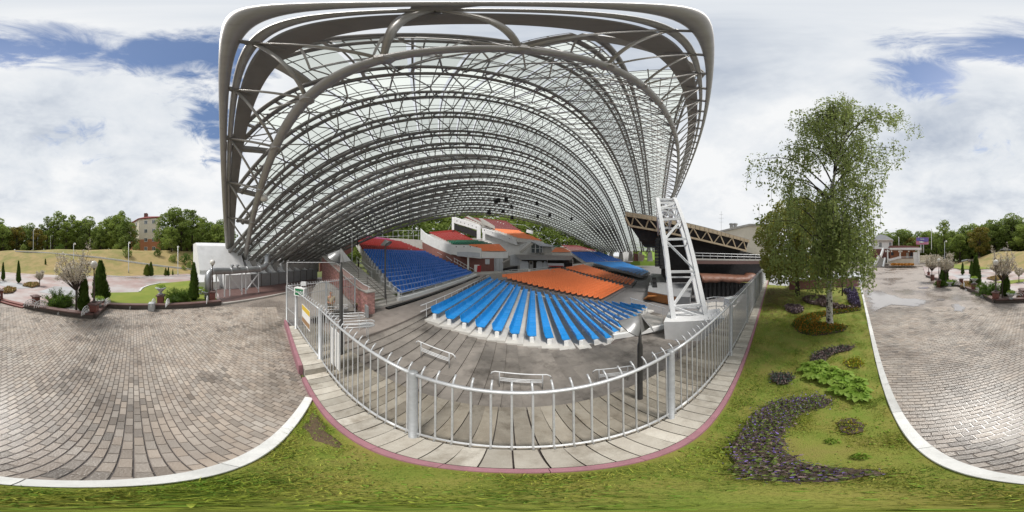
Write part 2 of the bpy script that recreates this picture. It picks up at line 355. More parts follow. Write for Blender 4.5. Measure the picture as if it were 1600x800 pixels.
class MB:
    def __init__(s): s.v = []; s.f = []; s.c = []
    def add(s, v, f, c=None):
        o = len(s.v); s.v += [tuple(p) for p in v]; s.f += [tuple(i + o for i in q) for q in f]; s.c += [c] * len(f); return s
    def box(s, c, d, rz=0, col=None, top=1.0):
        hx, hy, hz_ = d[0] / 2, d[1] / 2, d[2] / 2; ca, sa = math.cos(rz), math.sin(rz); V = []
        for dz, k in ((-hz_, 1.0), (hz_, top)):
            for px, py in ((-hx, -hy), (hx, -hy), (hx, hy), (-hx, hy)):
                V.append((c[0] + (px * ca - py * sa) * k, c[1] + (px * sa + py * ca) * k, c[2] + dz))
        return s.add(V, [(3, 2, 1, 0), (4, 5, 6, 7), (0, 1, 5, 4), (1, 2, 6, 5), (2, 3, 7, 6), (3, 0, 4, 7)], col)
    def bar(s, p, q, w, h=None, col=None, up=None):
        p = Vector(p); q = Vector(q); d = q - p
        if d.length < 1e-6: return s
        d.normalize(); u = Vector(up) if up is not None else (Vector((0, 0, 1)) if abs(d.z) < .95 else Vector((0, 1, 0)))
        a = d.cross(u).normalized(); b = a.cross(d).normalized(); h = h or w
        V = [e + a * x * w / 2 + b * y * h / 2 for e in (p, q) for x, y in ((-1, -1), (1, -1), (1, 1), (-1, 1))]
        return s.add(V, [(0, 1, 2, 3), (7, 6, 5, 4), (4, 5, 1, 0), (5, 6, 2, 1), (6, 7, 3, 2), (7, 4, 0, 3)], col)
    def tube(s, pts, r, n=6, cap=True, col=None):
        pts = [Vector(p) for p in pts]; m = len(pts); V = []; F = []
        rr = r if isinstance(r, (list, tuple)) else [r] * m
        pa = None
        for i, p in enumerate(pts):
            t = (pts[min(i + 1, m - 1)] - pts[max(i - 1, 0)])
            if t.length < 1e-9: t = Vector((0, 0, 1))
            t.normalize()
            if pa is None: pa = t.cross(Vector((0, 0, 1)) if abs(t.z) < .9 else Vector((1, 0, 0))).normalized()
            a = (pa - t * pa.dot(t))
            a = a.normalized() if a.length > 1e-6 else t.orthogonal().normalized()
            pa = a; b = t.cross(a)
            for k in range(n):
                w = 2 * math.pi * k / n; V.append(p + a * math.cos(w) * rr[i] + b * math.sin(w) * rr[i])
        for i in range(m - 1):
            for k in range(n):
                k2 = (k + 1) % n; F.append((i * n + k, i * n + k2, (i + 1) * n + k2, (i + 1) * n + k))
        if cap: F.append(tuple(range(n - 1, -1, -1))); F.append(tuple((m - 1) * n + k for k in range(n)))
        return s.add(V, F, col)
    def prism(s, poly, z0, z1, col=None):
        n = len(poly)
        ar = sum(poly[i][0] * poly[(i + 1) % n][1] - poly[(i + 1) % n][0] * poly[i][1] for i in range(n))
        if ar < 0: poly = poly[::-1]
        V = [(p[0], p[1], z0) for p in poly] + [(p[0], p[1], z1 if not callable(z1) else z1(p)) for p in poly]
        F = [tuple(range(n - 1, -1, -1)), tuple(range(n, 2 * n))] + [(i, (i + 1) % n, n + (i + 1) % n, n + i) for i in range(n)]
        return s.add(V, F, col)
    def lathe(s, prof, c, n=12, col=None):
        V = []; F = []
        for r, z in prof:
            for k in range(n):
                w = 2 * math.pi * k / n; V.append((c[0] + r * math.cos(w), c[1] + r * math.sin(w), c[2] + z))
        for i in range(len(prof) - 1):
            for k in range(n):
                k2 = (k + 1) % n; F.append((i * n + k, i * n + k2, (i + 1) * n + k2, (i + 1) * n + k))
        F.append(tuple(range(n - 1, -1, -1))); F.append(tuple((len(prof) - 1) * n + k for k in range(n)))
        return s.add(V, F, col)
    def hexa(s, b4, t4, col=None):            # eight corners: four below, four above (same order)
        return s.add(list(b4) + list(t4), [(3, 2, 1, 0), (4, 5, 6, 7), (0, 1, 5, 4), (1, 2, 6, 5), (2, 3, 7, 6), (3, 0, 4, 7)], col)
    def mesh(s, name, m, smooth=False):
        me = bpy.data.meshes.new(name); me.from_pydata(s.v, [], s.f)
        if m: me.materials.append(MATS[m] if isinstance(m, str) else m)
        if any(c is not None for c in s.c):
            at = me.color_attributes.new('tint', 'FLOAT_COLOR', 'CORNER'); buf = []
            for poly, c in zip(me.polygons, s.c):
                c = c or (1, 1, 1); c = c if isinstance(c, (tuple, list)) else (c, c, c)
                buf += [c[0], c[1], c[2], 1.0] * poly.loop_total
            at.data.foreach_set('color', buf)
        if smooth: me.polygons.foreach_set('use_smooth', [True] * len(me.polygons))
        me.update(); return me
    def build(s, name, m, parent=None, smooth=False, world=True):
        return link(name, s.mesh(name, m, smooth), parent, world)
def link(name, me, parent=None, world=True):
    o = bpy.data.objects.new(name, me); COL.objects.link(o)
    if parent is not None:
        o.parent = parent
        if world:
            o.matrix_parent_inverse = WORLD[parent.name].inverted(); WORLD[o.name] = Matrix()
        else: WORLD[o.name] = WORLD[parent.name].copy()
    else: WORLD[o.name] = Matrix()
    return o
WORLD = {}
def tag(o, label=None, cat=None, group=None, kind=None):
    if label: o['label'] = label
    if cat: o['category'] = cat
    if group: o['group'] = group
    if kind: o['kind'] = kind
    return o
def thing(name, label, cat, loc=(0, 0, 0), rz=0.0, group=None):
    o = bpy.data.objects.new(name, None); COL.objects.link(o); o.empty_display_size = .2
    o.location = loc; o.rotation_euler = (0, 0, rz)
    WORLD[o.name] = Matrix.Translation(Vector(loc)) @ Matrix.Rotation(rz, 4, 'Z')
    o.matrix_basis = WORLD[o.name]
    return tag(o, label, cat, group)
def struct(o): o['kind'] = 'structure'; return o
def copy_tree(o, parent=None):
    c = o.copy(); COL.objects.link(c)
    if parent is not None: c.parent = parent
    for ch in KIDS.get(o.name, None) or list(o.children): copy_tree(ch, c)
    return c
KIDS = {}
def place(src, loc, rz=0.0, sc=1.0, label=None, group=None):
    c = copy_tree(src); c.matrix_basis = Matrix.Translation(Vector(loc)) @ Matrix.Rotation(rz, 4, 'Z') @ Matrix.Scale(sc, 4)
    if label: c['label'] = label
    if group: c['group'] = group
    return c
def shade(c, k): return (c[0] * k, c[1] * k, c[2] * k)
def rnd(a, b): return random.uniform(a, b)
# ================================================================== THE SETTING
def pl(pts, x):                            # piecewise linear y(x)
    if x <= pts[0][0]:
        (a, b), (c, d) = pts[0], pts[1]
    elif x >= pts[-1][0]:
        (a, b), (c, d) = pts[-2], pts[-1]
    else:
        for k in range(len(pts) - 1):
            if pts[k][0] <= x <= pts[k + 1][0]: (a, b), (c, d) = pts[k], pts[k + 1]; break
    return b + (d - b) * (x - a) / (c - a)
KERB = [(-2.72, .93), (-1.95, .42), (-1.255, 0.0), (-.69, -.30), (-.21, -.53), (.34, -.85), (.83, -1.16), (2.58, -2.24), (6.7, -4.75), (14.6, -9.35)]
PINK = [(-7.2, 1.28), (-5.9, 1.2), (-3.4, .98), (-2.2, .90), (-1.2, .86), (-.56, .83), (.1, .80), (.73, .735), (1.6, .67), (3.33, .64), (8.2, .48), (22, -.06)]
FENCE = [(-7.5, 1.43), (-6.3, 1.58), (-3.9, 1.62), (-.93, 1.34), (1.77, 1.2), (4.6, 1.07), (8.2, .93), (22, .36)]
INNER = [(-7.2, 2.5), (-3.9, 2.55), (-1, 2.45), (2, 2.35), (8, 2.1), (22, 1.5)]

# far ground sheet (south of the amphitheatre wall, west of it, and north of it), leaving the bowl open
m = MB()
for (x0, x1, y0, y1) in [(-900, 900, -900, 1.6), (-900, -9.2, 1.6, 900), (-9.2, 900, 110, 900), (130, 900, 1.6, 110)]:
    m.add([(x0, y0, -.06), (x1, y0, -.06), (x1, y1, -.06), (x0, y1, -.06)], [(0, 1, 2, 3)])
struct(m.build('ground', 'far_grass'))

# ---- plaza: a bedding sheet with the brick bond, and the bricks themselves near the camera
BOUND = [(-10.9, -2.4), (-8.25, -6.0), (-6.3, -8.3), (-4.6, -7.1), (-1.6, -10.3), (0, -11.8), (2, -11.3), (3.9, -13.6), (6.8, -16.5), (8.8, -15), (15, -22), (40, -52)]
sheet_poly = [(-24, 16), (-24, -14), (-10, -16), (14, -34), (52, -74), (90, -44), (50, -14), (24.0, -4), (14.8, -9.45)] + KERB[::-1][1:] + [(-2.8, 1.0), (-3.4, 1.0), (-7.4, 1.32), (-9.3, 6.5), (-12, 8)]
m = MB(); m.add([(x, y, -.014) for x, y in sheet_poly], [tuple(range(len(sheet_poly)))])
plaza = struct(m.build('plaza_paving', 'paving_sheet'))
uB = Vector((math.sin(R_(47)), math.cos(R_(47)), 0)); vB = Vector((-uB.y, uB.x, 0))
bm_near = []; stuff = MB()
def brick_geo(mb, c, col, z, w=.196, h=.091):
    a = uB * w / 2; b = vB * h / 2
    p = [c - a - b, c + a - b, c + a + b, c - a + b]; q = [c - a * .965 - b * .93, c + a * .965 - b * .93, c + a * .965 + b * .93, c - a * .965 + b * .93]
    V = [(k.x, k.y, -.03) for k in p] + [(k.x, k.y, z - .006) for k in p] + [(k.x, k.y, z) for k in q]
    F = [(0, 1, 5, 4), (1, 2, 6, 5), (2, 3, 7, 6), (3, 0, 4, 7), (4, 5, 9, 8), (5, 6, 10, 9), (6, 7, 11, 10), (7, 4, 8, 11), (8, 9, 10, 11)]
    mb.add(V, F, col)
KB = [Vector((x, y, 0)) for x, y in KERB]
def kerb_side(x, y):                        # signed distance: > 0 on the plaza side of the white kerb
    if x < KERB[0][0]: return pl(PINK, x) - y if x > -7.4 else 9
    return (pl(KERB, x) - y) * .85
bricks = []
for j in range(-170, 170):
    for i in range(-85, 85):
        c = uB * ((i + .5 + (.5 if j % 2 else 0)) * .21) + vB * ((j + .5) * .105)
        r = c.length
        if r > 10.5 or c.y > 1.3: continue
        k = kerb_side(c.x, c.y)
        if k < .07: continue
        if c.y < pl(BOUND, c.x) + .1: continue
        t = random.choice([.80, .92, .96, 1, 1, 1.04, 1.08, 1.15]); w = rnd(-.03, .03)
        dk = math.sin(c.x * 1.7 + 2.2 * math.sin(c.y * 1.1)) * math.sin(c.y * 1.9 + 1.7 * math.sin(c.x * .9)) + .35 * math.sin(c.x * 5.3 + c.y * 4.1)
        if dk > .62 and random.random() < .62: t *= rnd(.55, .78)      # bricks that still hold the rain
        elif random.random() < .03: t *= rnd(.6, .85)
        bricks.append((r, c, (t * (1 + w), t, t * (1 - w)), rnd(-.002, .0025)))
bricks.sort(key=lambda b: b[0])
for n_, (r, c, col, z) in enumerate(bricks):
    if n_ < 300:
        b = MB(); brick_geo(b, c, col, z); b.build('brick', 'paver', plaza)
    else: brick_geo(stuff, c, col, z)
tag(stuff.build('brick_field', 'paver', plaza), kind='stuff')

# puddles and the film of rain on the plaza
def puddle(pix, label):
    pts = [G(x, y, .009) for x, y in pix]; m = MB()
    n = len(pts); P2 = []
    for k in range(n):
        a, b = pts[k], pts[(k + 1) % n]
        for s in range(5):
            q = a.lerp(b, s / 5); q += Vector((rnd(-1, 1), rnd(-1, 1), 0)) * (b - a).length * .045; q.z = .009; P2.append(q)
    c = sum(P2, Vector()) / len(P2); n = len(P2); mid = [p.lerp(c, .45) for p in P2]
    m.add(P2 + mid + [c], [(k, (k + 1) % n, n + (k + 1) % n, n + k) for k in range(n)] + [(n + k, n + (k + 1) % n, 2 * n) for k in range(n)])
    me = m.mesh('puddle', 'puddle_film'); at = me.attributes.new('depth', 'FLOAT', 'POINT'); at.data.foreach_set('value', [0.0] * n + [.62] * n + [.7])
    return tag(link('puddle', me), label, 'puddle')
puddle([(1347, 452), (1375, 452), (1410, 464), (1450, 466), (1472, 470), (1445, 481), (1415, 480), (1392, 477), (1372, 484), (1354, 492), (1348, 470)], 'long bright puddle beside the white kerb end, mirroring white sky')
puddle([(1484, 474), (1497, 473), (1512, 482), (1505, 489), (1490, 487)], 'small pale puddle out on the open paving below the blossom trees')
puddle([(1430, 449), (1450, 447.5), (1456, 450), (1440, 452)], 'thin streak of puddle near the far garden wall end')
mh = MB(); g = G(1470, 468); mh.lathe([(.34, 0), (.34, .006), (.30, .010), (.02, .010)], (g.x, g.y, 0), 20)
tag(mh.build('manhole_cover', 'wall_dark'), 'round dark manhole cover in the wet paving', 'manhole cover')

# ---- lawn wedge between white kerb and fence kerb
m = MB(); V = []; F = []
xs = [-2.75 + .12 * k for k in range(60)] + [4.45 + .5 * k for k in range(33)]
NR = 14
def lawn_z(x, y, t): return .055 + .025 * math.sin(x * 1.7 + y * 2.1) * min(1, 4 * t * (1 - t)) + .012 * math.sin(x * 5.1 - y * 4.3)
rows_ = []
for x in xs:
    y0 = pl(KERB, x) + .07; y1 = pl(PINK, x) + .01
    if x > 14.6: y0 = -9.35 + (x - 14.6) * 2.2
    row = []
    for j in range(NR + 1):
        t = j / NR; y = y0 + (y1 - y0) * t; row.append(len(V)); V.append((x, y, lawn_z(x, y, t)))
    rows_.append(row)
for a, b in zip(rows_, rows_[1:]):
    for j in range(NR): F.append((a[j], b[j], b[j + 1], a[j + 1]))
m.add(V, F); lawn = struct(m.build('lawn', 'lawn', smooth=True))
def in_lawn(x, y):
    return -2.6 < x < 17 and pl(KERB, x) + .12 < y < pl(PINK, x) - .05 and (x < 14.6 or y > -9.2 + (x - 14.6) * 2.2)
# bare soil spots in the lawn
def blob(c, rx, ry, rz, z, n=22, amp=.16, seed=0):
    rr = random.Random(seed); ph = [rr.uniform(0, 6.28) for _ in range(4)]; out_ = []
    for k in range(n):
        a = 2 * math.pi * k / n; s = 1 + amp * (math.sin(2 * a + ph[0]) * .5 + math.sin(3 * a + ph[1]) * .4 + math.sin(5 * a + ph[2]) * .35)
        x = rx * s * math.cos(a); y = ry * s * math.sin(a)
        out_.append(Vector((c[0] + x * math.cos(rz) - y * math.sin(rz), c[1] + x * math.sin(rz) + y * math.cos(rz), z)))
    return out_
def mound(mb, outline, h):
    c = sum(outline, Vector()) / len(outline); n = len(outline)
    mid = [c.lerp(p, .72) + Vector((0, 0, h * .75)) for p in outline]
    mb.add([p for p in outline] + mid + [c + Vector((0, 0, h))], [(k, (k + 1) % n, n + (k + 1) % n, n + k) for k in range(n)] + [(n + k, n + (k + 1) % n, 2 * n) for k in range(n)])
m = MB(); mound(m, blob(G(497, 672, .06), .34, .15, R_(172), .055, n=40, amp=.5, seed=3), .02); tag(m.build('bare_soil', 'gravel'), kind='stuff')
# grass blades: a lighter and a darker growth, thick in clumps, thin on worn spots
for nm_, ml_, cnt_, seed_ in (('grass', 'blade', 84000, 5), ('grass', 'blade_dark', 46000, 6)):
    m = MB(); rr = random.Random(seed_); n_bl = 0
    while n_bl < cnt_:
        u = rr.random()
        x = -2.6 + 4.8 * rr.random() if u < .62 else 2.0 + 9 * rr.random() ** 1.5
        y = rr.uniform(-6, 1.0)
        if not in_lawn(x, y): continue
        n_bl += 1
        cl_ = math.sin(x * 2.3 + 1.3 * math.sin(y * 3.1 + seed_)) * math.sin(y * 2.9 + 1.1 * math.sin(x * 2.7)) + .5 * math.sin(x * 7.1 + y * 5.3) * math.sin(y * 6.7 - x * 3)
        if cl_ < -.55 and rr.random() < .8: continue
        tall = 1 + max(0, cl_) * 1.1
        w = rr.uniform(.0022, .0052) * (1 + .4 * max(0, cl_)); h = rr.uniform(.015, .055) * tall * (1.5 if rr.random() < .05 else 1); a = rr.uniform(0, 6.28); z = .05
        ln = rr.uniform(.2, 1.1) * h; b = rr.uniform(0, 6.28)
        m.add([(x - w * math.cos(a), y - w * math.sin(a), z), (x + w * math.cos(a), y + w * math.sin(a), z), (x + ln * math.cos(b), y + ln * math.sin(b), z + h)], [(0, 1, 2)])
    tag(m.build(nm_, ml_), 'short damp grass of lighter blades between the kerbs' if ml_ == 'blade' else 'darker clumps of grass scattered through the lawn', 'grass', kind='stuff')
m = MB()
for _ in range(5200):                      # broad weeds and fallen leaves
    x = rr.uniform(-2.5, 9); y = rr.uniform(-5, 1)
    if not in_lawn(x, y): continue
    s = rr.uniform(.012, .03); a = rr.uniform(0, 6.28); z = .07 + rr.uniform(0, .02); c, sn = math.cos(a), math.sin(a)
    m.add([(x + c * s, y + sn * s, z), (x - sn * s * .5, y + c * s * .5, z + .012), (x - c * s, y - sn * s, z - .004), (x + sn * s * .5, y - c * s * .5, z + .01)], [(0, 1, 2, 3)])
tag(m.build('lawn_weeds', 'leaf_hosta'), 'small broad weeds scattered through the lawn', 'weeds', kind='stuff')
m = MB()
for _ in range(2600):
    t = rr.random() ** .7; x = 9 + 8 * t + rr.uniform(-2, 1); y = pl(PINK, x) - abs(rr.gauss(0, 1.4)) - .1
    if not in_lawn(x, y): continue
    s = rr.uniform(.03, .06); a = rr.uniform(0, 6.28); z = .085; c, sn = math.cos(a), math.sin(a)
    m.add([(x + c * s, y + sn * s, z), (x - sn * s * .6, y + c * s * .6, z + .02), (x - c * s, y - sn * s, z), (x + sn * s * .6, y - c * s * .6, z + .015)], [(0, 1, 2, 3)])
tag(m.build('leaf_litter', 'leaf_litter'), 'brown fallen leaves along the far end of the fence kerb', 'leaves', kind='stuff')

# ---- white kerb: separate stones
kr = thing('kerb', None, None); kr['kind'] = 'structure'
def resample(pts, step):
    out_ = [Vector((*pts[0], 0))]; acc_ = 0
    for (a, b) in zip(pts, pts[1:]):
        a = Vector((*a, 0)); b = Vector((*b, 0)); Ls = (b - a).length; s = step - acc_
        while s <= Ls: out_.append(a.lerp(b, s / Ls)); s += step
        acc_ = (acc_ + Ls) % step
    return out_
def smooth_pts(pts, it=2):
    for _ in range(it):
        q = [pts[0]]
        for a, b in zip(pts, pts[1:]):
            q += [(a[0] * .75 + b[0] * .25, a[1] * .75 + b[1] * .25), (a[0] * .25 + b[0] * .75, a[1] * .25 + b[1] * .75)]
        pts = q + [pts[-1]]
    return pts
def kerb_run(parent, pts, step, w, z0, z1, material, name, gap=.004, sub=3):
    ps = resample(smooth_pts(pts), step / sub); k = 0
    while k < len(ps) - 1:
        seg = ps[k:k + sub + 1]
        if len(seg) < 2: break
        mbk = MB(); Lf = []; Rt = []
        for i, p in enumerate(seg):
            kk = k + i; t = (ps[min(kk + 1, len(ps) - 1)] - ps[max(kk - 1, 0)]).normalized(); n = Vector((-t.y, t.x, 0))
            q = p + t * (gap if i == 0 else (-gap if i == len(seg) - 1 else 0))
            Lf.append(q + n * w / 2); Rt.append(q - n * w / 2)
        poly = [(p.x, p.y) for p in Rt] + [(p.x, p.y) for p in Lf[::-1]]
        inn = [(p.x + (q.x - p.x) * .05, p.y + (q.y - p.y) * .05) for p, q in zip(Rt, Lf)] + [(q.x + (p.x - q.x) * .05, q.y + (p.y - q.y) * .05) for p, q in zip(Rt[::-1], Lf[::-1])]
        n = len(poly); V = [(x, y, z0) for x, y in poly] + [(x, y, z1 - .012) for x, y in poly] + [(x, y, z1) for x, y in inn]
        Fs = [(i, (i + 1) % n, n + (i + 1) % n, n + i) for i in range(n)] + [(n + i, n + (i + 1) % n, 2 * n + (i + 1) % n, 2 * n + i) for i in range(n)] + [tuple(range(2 * n, 3 * n))]
        mbk.add(V, Fs); mbk.build(name, material, parent); k += sub
kerb_run(kr, [(-2.66, .90)] + KERB[1:], 1.0, .15, -.1, .10, 'kerb_white', 'kerb_stone')

# ---- retaining wall under the fence: pink kerb, two courses of coping slabs
wall = thing('retaining_wall', 'low retaining wall with pink kerb and concrete coping slabs under the white fence', 'wall', (0, 1.6, 0))
kerb_run(wall, [(x, y + .045) for x, y in PINK if x >= -3.4], .6, .085, -.1, .135, 'kerb_pink', 'pink_kerb_stone', sub=2, gap=.002)
kerb_run(wall, [(-7.3, 1.32), (-6.55, 1.30), (-5.9, 1.24), (-3.42, 1.02)], .8, .10, -.1, .34, 'kerb_pink', 'pink_kerb_stone', sub=2, gap=.002)
m = MB()
for a, b in zip([-7.2 + .6 * k for k in range(50)], [-6.6 + .6 * k for k in range(50)]):
    top = .05 if a > -4.1 else .24
    m.hexa([(a, pl(PINK, a) + .09, -4), (b, pl(PINK, b) + .09, -4), (b, pl(INNER, b), -4), (a, pl(INNER, a), -4)],
           [(a, pl(PINK, a) + .09, top), (b, pl(PINK, b) + .09, top), (b, pl(INNER, b), top), (a, pl(INNER, a), top)])
m.build('wall_core', 'wall_dark', wall)
x = -6.55
while x < 21.5:
    w = .205 if x < 9 else .41
    top = .125 if x > -3.5 else .33
    if True:
        dz = rnd(-.006, .006); tc_ = rnd(.82, 1.15)
        g1, g2 = .006, .006; a, b = x + g1, x + w - g2; sk = rnd(-.01, .01)
        y0a, y0b = pl(PINK, a) + .095, pl(PINK, b) + .095; ym = pl(FENCE, x) + .03
        mb = MB(); z1 = top + dz; z2 = z1 + rnd(-.006, .006)
        mb.hexa([(a, y0a, 0), (b, y0b, 0), (b + sk, ym - .012, 0), (a + sk, ym - .012, 0)], [(a, y0a, z1), (b, y0b, z1), (b + sk, ym - .012, z2), (a + sk, ym - .012, z2)], tc_)
        mb.build('coping_slab', 'slab', wall)
        tc2 = rnd(.48, .82); dz2 = rnd(-.006, .006); yi = pl(INNER, x) + .04
        mb = MB(); mb.hexa([(a + .02, ym + .015, 0), (b + .02, ym + .015, 0), (b + sk, yi, 0), (a + sk, yi, 0)], [(a + .02, ym + .015, top - .01 + dz2), (b + .02, ym + .015, top - .01 + dz2), (b + sk, yi, top - .015 + dz2), (a + sk, yi, top - .015 + dz2)], (tc2, tc2 * .96, tc2 * .9))
        mb.build('coping_slab', 'slab', wall)
    x += w

# ---- the white bar fence
def fence_span(parent, a, b, zb0, zb1, ztop0, ztop1, step=.165, bar_r=.0115, tip=Vector((0, 1, 0)), overh=.13, rail_r=.024):
    a = Vector(a); b = Vector(b); n = max(2, int((b - a).length / step))
    def at(t, z0, z1): p = a.lerp(b, t); p.z = lerp(z0, z1, t); return p
    r1 = MB().tube([at(t / 6, ztop0, ztop1) for t in range(7)], rail_r, 8); r1.build('top_rail', 'galv', parent, True)
    for dz, nm in ((0, 'bottom_rail'), (-.045, 'bottom_rail')):
        MB().tube([at(t / 6, zb0 + dz, zb1 + dz) for t in range(7)], .012, 6).build(nm, 'galv', parent, True)
    for k in range(n):
        t = (k + .5) / n; p = at(t, 0, 0); zt = lerp(ztop0, ztop1, t); zb = lerp(zb0, zb1, t)
        q = [Vector((p.x, p.y, zb - overh)) - tip * .03, Vector((p.x, p.y, zb - .02)), Vector((p.x, p.y, zt - .02)) + tip * .01, Vector((p.x, p.y, zt + .055)) + tip * .05, Vector((p.x, p.y, zt + .10)) + tip * .10]
        mbb = MB().tube(q, bar_r, 6); bo = mbb.build('fence_bar', 'galv', parent, True)
def fence_post(parent, p, z0, z1, r=.055):
    mb = MB().lathe([(r + .03, 0), (r + .03, .012), (r, .014), (r, z1 - z0 - .01), (r - .008, z1 - z0)], (p[0], p[1], z0), 12); mb.build('fence_post', 'galv_post', parent, True)
fe = thing('bar_fence', 'long galvanised steel bar fence along the coping between lawn and terrace', 'fence', (0, 1.3, .1))
fp = [(-6.3, 1.58), (-3.9, 1.62), (-.93, 1.34), (1.77, 1.2), (4.6, 1.07), (7.5, .955), (10.4, .84), (13.3, .72), (16.2, .60), (19.1, .48), (21.6, .37)]
for k, (a, b) in enumerate(zip(fp, fp[1:])):
    z0 = .55 if k == 0 else .36
    fence_span(fe, (*a, 0), (*b, 0), z0, .36 if k == 0 else z0, 1.98 if k == 0 else 1.96, 1.96, step=.165)
for k, a in enumerate(fp): fence_post(fe, a, .32 if k < 2 else .10, 2.0 if k != 0 else 2.02, .05 if k > 1 else .062)
ga = thing('gate', 'closed bar gate leaf beside the corner post of the steel fence', 'gate', (-7, 1.5, 0))
fence_span(ga, (-7.46, 1.44, 0), (-6.42, 1.575, 0), .24, .24, 1.93, 1.93, step=.13, rail_r=.022)
fence_post(ga, (-7.5, 1.43), 0, 2.0, .04)
MB().tube([(-7.46, 1.44, .9), (-6.42, 1.575, .9)], .012).build('middle_rail', 'galv', ga)
bf = thing('bar_fence', 'short bar fence with forked tips standing across in front of the pink brick wall', 'fence', (-8.1, 3.7, 0))
fence_span(bf, (-7.52, 1.5, 0), (-8.15, 3.75, 0), .18, .10, 1.98, 1.95, step=.15, tip=Vector((-.9, -.2, 0)))
fence_span(bf, (-8.15, 3.75, 0), (-8.85, 6.15, 0), .10, .05, 1.95, 1.92, step=.15, tip=Vector((-.9, -.2, 0)))
for p in ((-8.15, 3.75), (-8.85, 6.15)): fence_post(bf, p, -.5, 2.0, .045)
MB().tube([(-7.52, 1.5, 1.5), (-8.85, 6.15, 1.45)], .014).build('middle_rail', 'galv', bf)
fr = thing('portal_frame', 'thin white goal shaped pipe frame rising over the gate', 'frame', (-7.6, 2, 0))
MB().tube([(-7.56, 1.46, 1.9), (-7.56, 1.46, 3.10), (-8.45, 4.8, 3.02), (-8.45, 4.8, -.4)], .022).build('pipe', 'whitemetal', fr)
# things fixed on the fence
sg = thing('exit_sign', 'green and white exit sign box with a small floodlight on top, clamped to the fence', 'sign', (-6.0, 1.62, 1.8))
Ls = Vector((.90, -.43, 0)); rz = math.atan2(Ls.y, Ls.x)
c = Vector((-6.05, 1.70, 2.0))
MB().box(c, (.50, .20, .34), R_(35)).build('sign_box', 'white_plain', sg)
nrm = Vector((math.sin(R_(35)), -math.cos(R_(35)), 0)); lat = Vector((math.cos(R_(35)), math.sin(R_(35)), 0))
nv = -lat
m = MB(); cc = c + nv * .256
m.bar(cc + nrm * .095 , cc - nrm * .095, .30, .012, up=nv); m.build('green_face', 'sign_green', sg)
m = MB(); cc2 = c + nrm * .104
m.add([cc2 + lat * -.2 + Vector((0, 0, -.13)), cc2 + lat * .2 + Vector((0, 0, -.13)), cc2 + lat * .2 + Vector((0, 0, .13)), cc2 + lat * -.2 + Vector((0, 0, .13))], [(0, 1, 2, 3)]); m.build('green_face', 'sign_green', sg)
fcu = bpy.data.curves.new('lettering', 'FONT'); fcu.body = 'ВЫХОД'; fcu.size = .115; fcu.align_x = 'CENTER'; fcu.align_y = 'CENTER'; fcu.extrude = .002
tmp = bpy.data.objects.new('lettering', fcu); COL.objects.link(tmp)
bpy.context.view_layer.update()
tm = bpy.data.meshes.new_from_object(tmp.evaluated_get(bpy.context.evaluated_depsgraph_get()))
COL.objects.unlink(tmp); bpy.data.objects.remove(tmp)
tm.materials.clear(); tm.materials.append(MATS['white_plain'])
Mt = Matrix.Translation(cc2 + nrm * .004) @ Matrix(((lat.x, 0, nrm.x, 0), (lat.y, 0, nrm.y, 0), (0, 1, 0, 0), (0, 0, 0, 1)))
tm.transform(Mt); link('lettering', tm, sg)
m = MB(); m.box(c + Vector((.08, .1, .33)), (.2, .1, .15), R_(60)); m.tube([c + Vector((-.1, .05, .16)), c + Vector((-.08, .06, .28)), c + Vector((.05, .1, .30))], .014); m.build('floodlight', 'whitemetal', sg)
po = thing('poster', 'yellow topped poster board with brown picture tied to the fence bars', 'poster', (-5.1, 1.55, 1))
a = Vector((-5.35, 1.565, 0)); b = Vector((-4.55, 1.575, 0))
m = MB(); m.hexa([(a.x, a.y, 1.05), (b.x, b.y, .98), (b.x, b.y - .012, .98), (a.x, a.y - .012, 1.05)], [(a.x, a.y, 1.72), (b.x, b.y, 1.68), (b.x, b.y - .012, 1.68), (a.x, a.y - .012, 1.72)]); m.build('board', 'white_plain', po)
for (z0, z1, mm_) in ((1.50, 1.71, 'poster_yellow'), (1.04, 1.26, 'poster_brown')):
    m = MB(); m.add([(a.x + .02, a.y - .016, z0 + .03), (b.x - .02, b.y - .016, z0), (b.x - .02, b.y - .016, z1 - .03), (a.x + .02, a.y - .016, z1)], [(0, 1, 2, 3)]); m.build('print', mm_, po)
bd = thing('notice_board', 'blank white panel hung inside the fence bars by the black lamp', 'board', (-3.2, 1.75, .4))
m = MB()
for (x0, x1) in ((-3.52, -3.30), (-3.28, -3.05)): m.hexa([(x0, 1.72, .45), (x1, 1.70, .42), (x1, 1.715, .42), (x0, 1.735, .45)], [(x0, 1.72, 1.62), (x1, 1.70, 1.58), (x1, 1.715, 1.58), (x0, 1.735, 1.62)])
m.build('panel', 'white_plain', bd)

# ================================================================== THE BOWL
m = MB()
m.add([(-30, 1.7, -3.45), (140, 1.2, -3.45), (140, 120, -3.45), (-30, 120, -3.45)], [(0, 1, 2, 3)])
struct(m.build('arena_floor', 'asphalt'))
# upper walk: brick-coloured paving inside the gate
m = MB(); m.prism([(-9.0, 2.3), (-5.75, 2.3), (-5.4, 34), (-9.6, 34), (-22, 9), (-9.0, 6)], -3.45, -.5)
up = struct(m.build('upper_walk', 'walk_paving'))
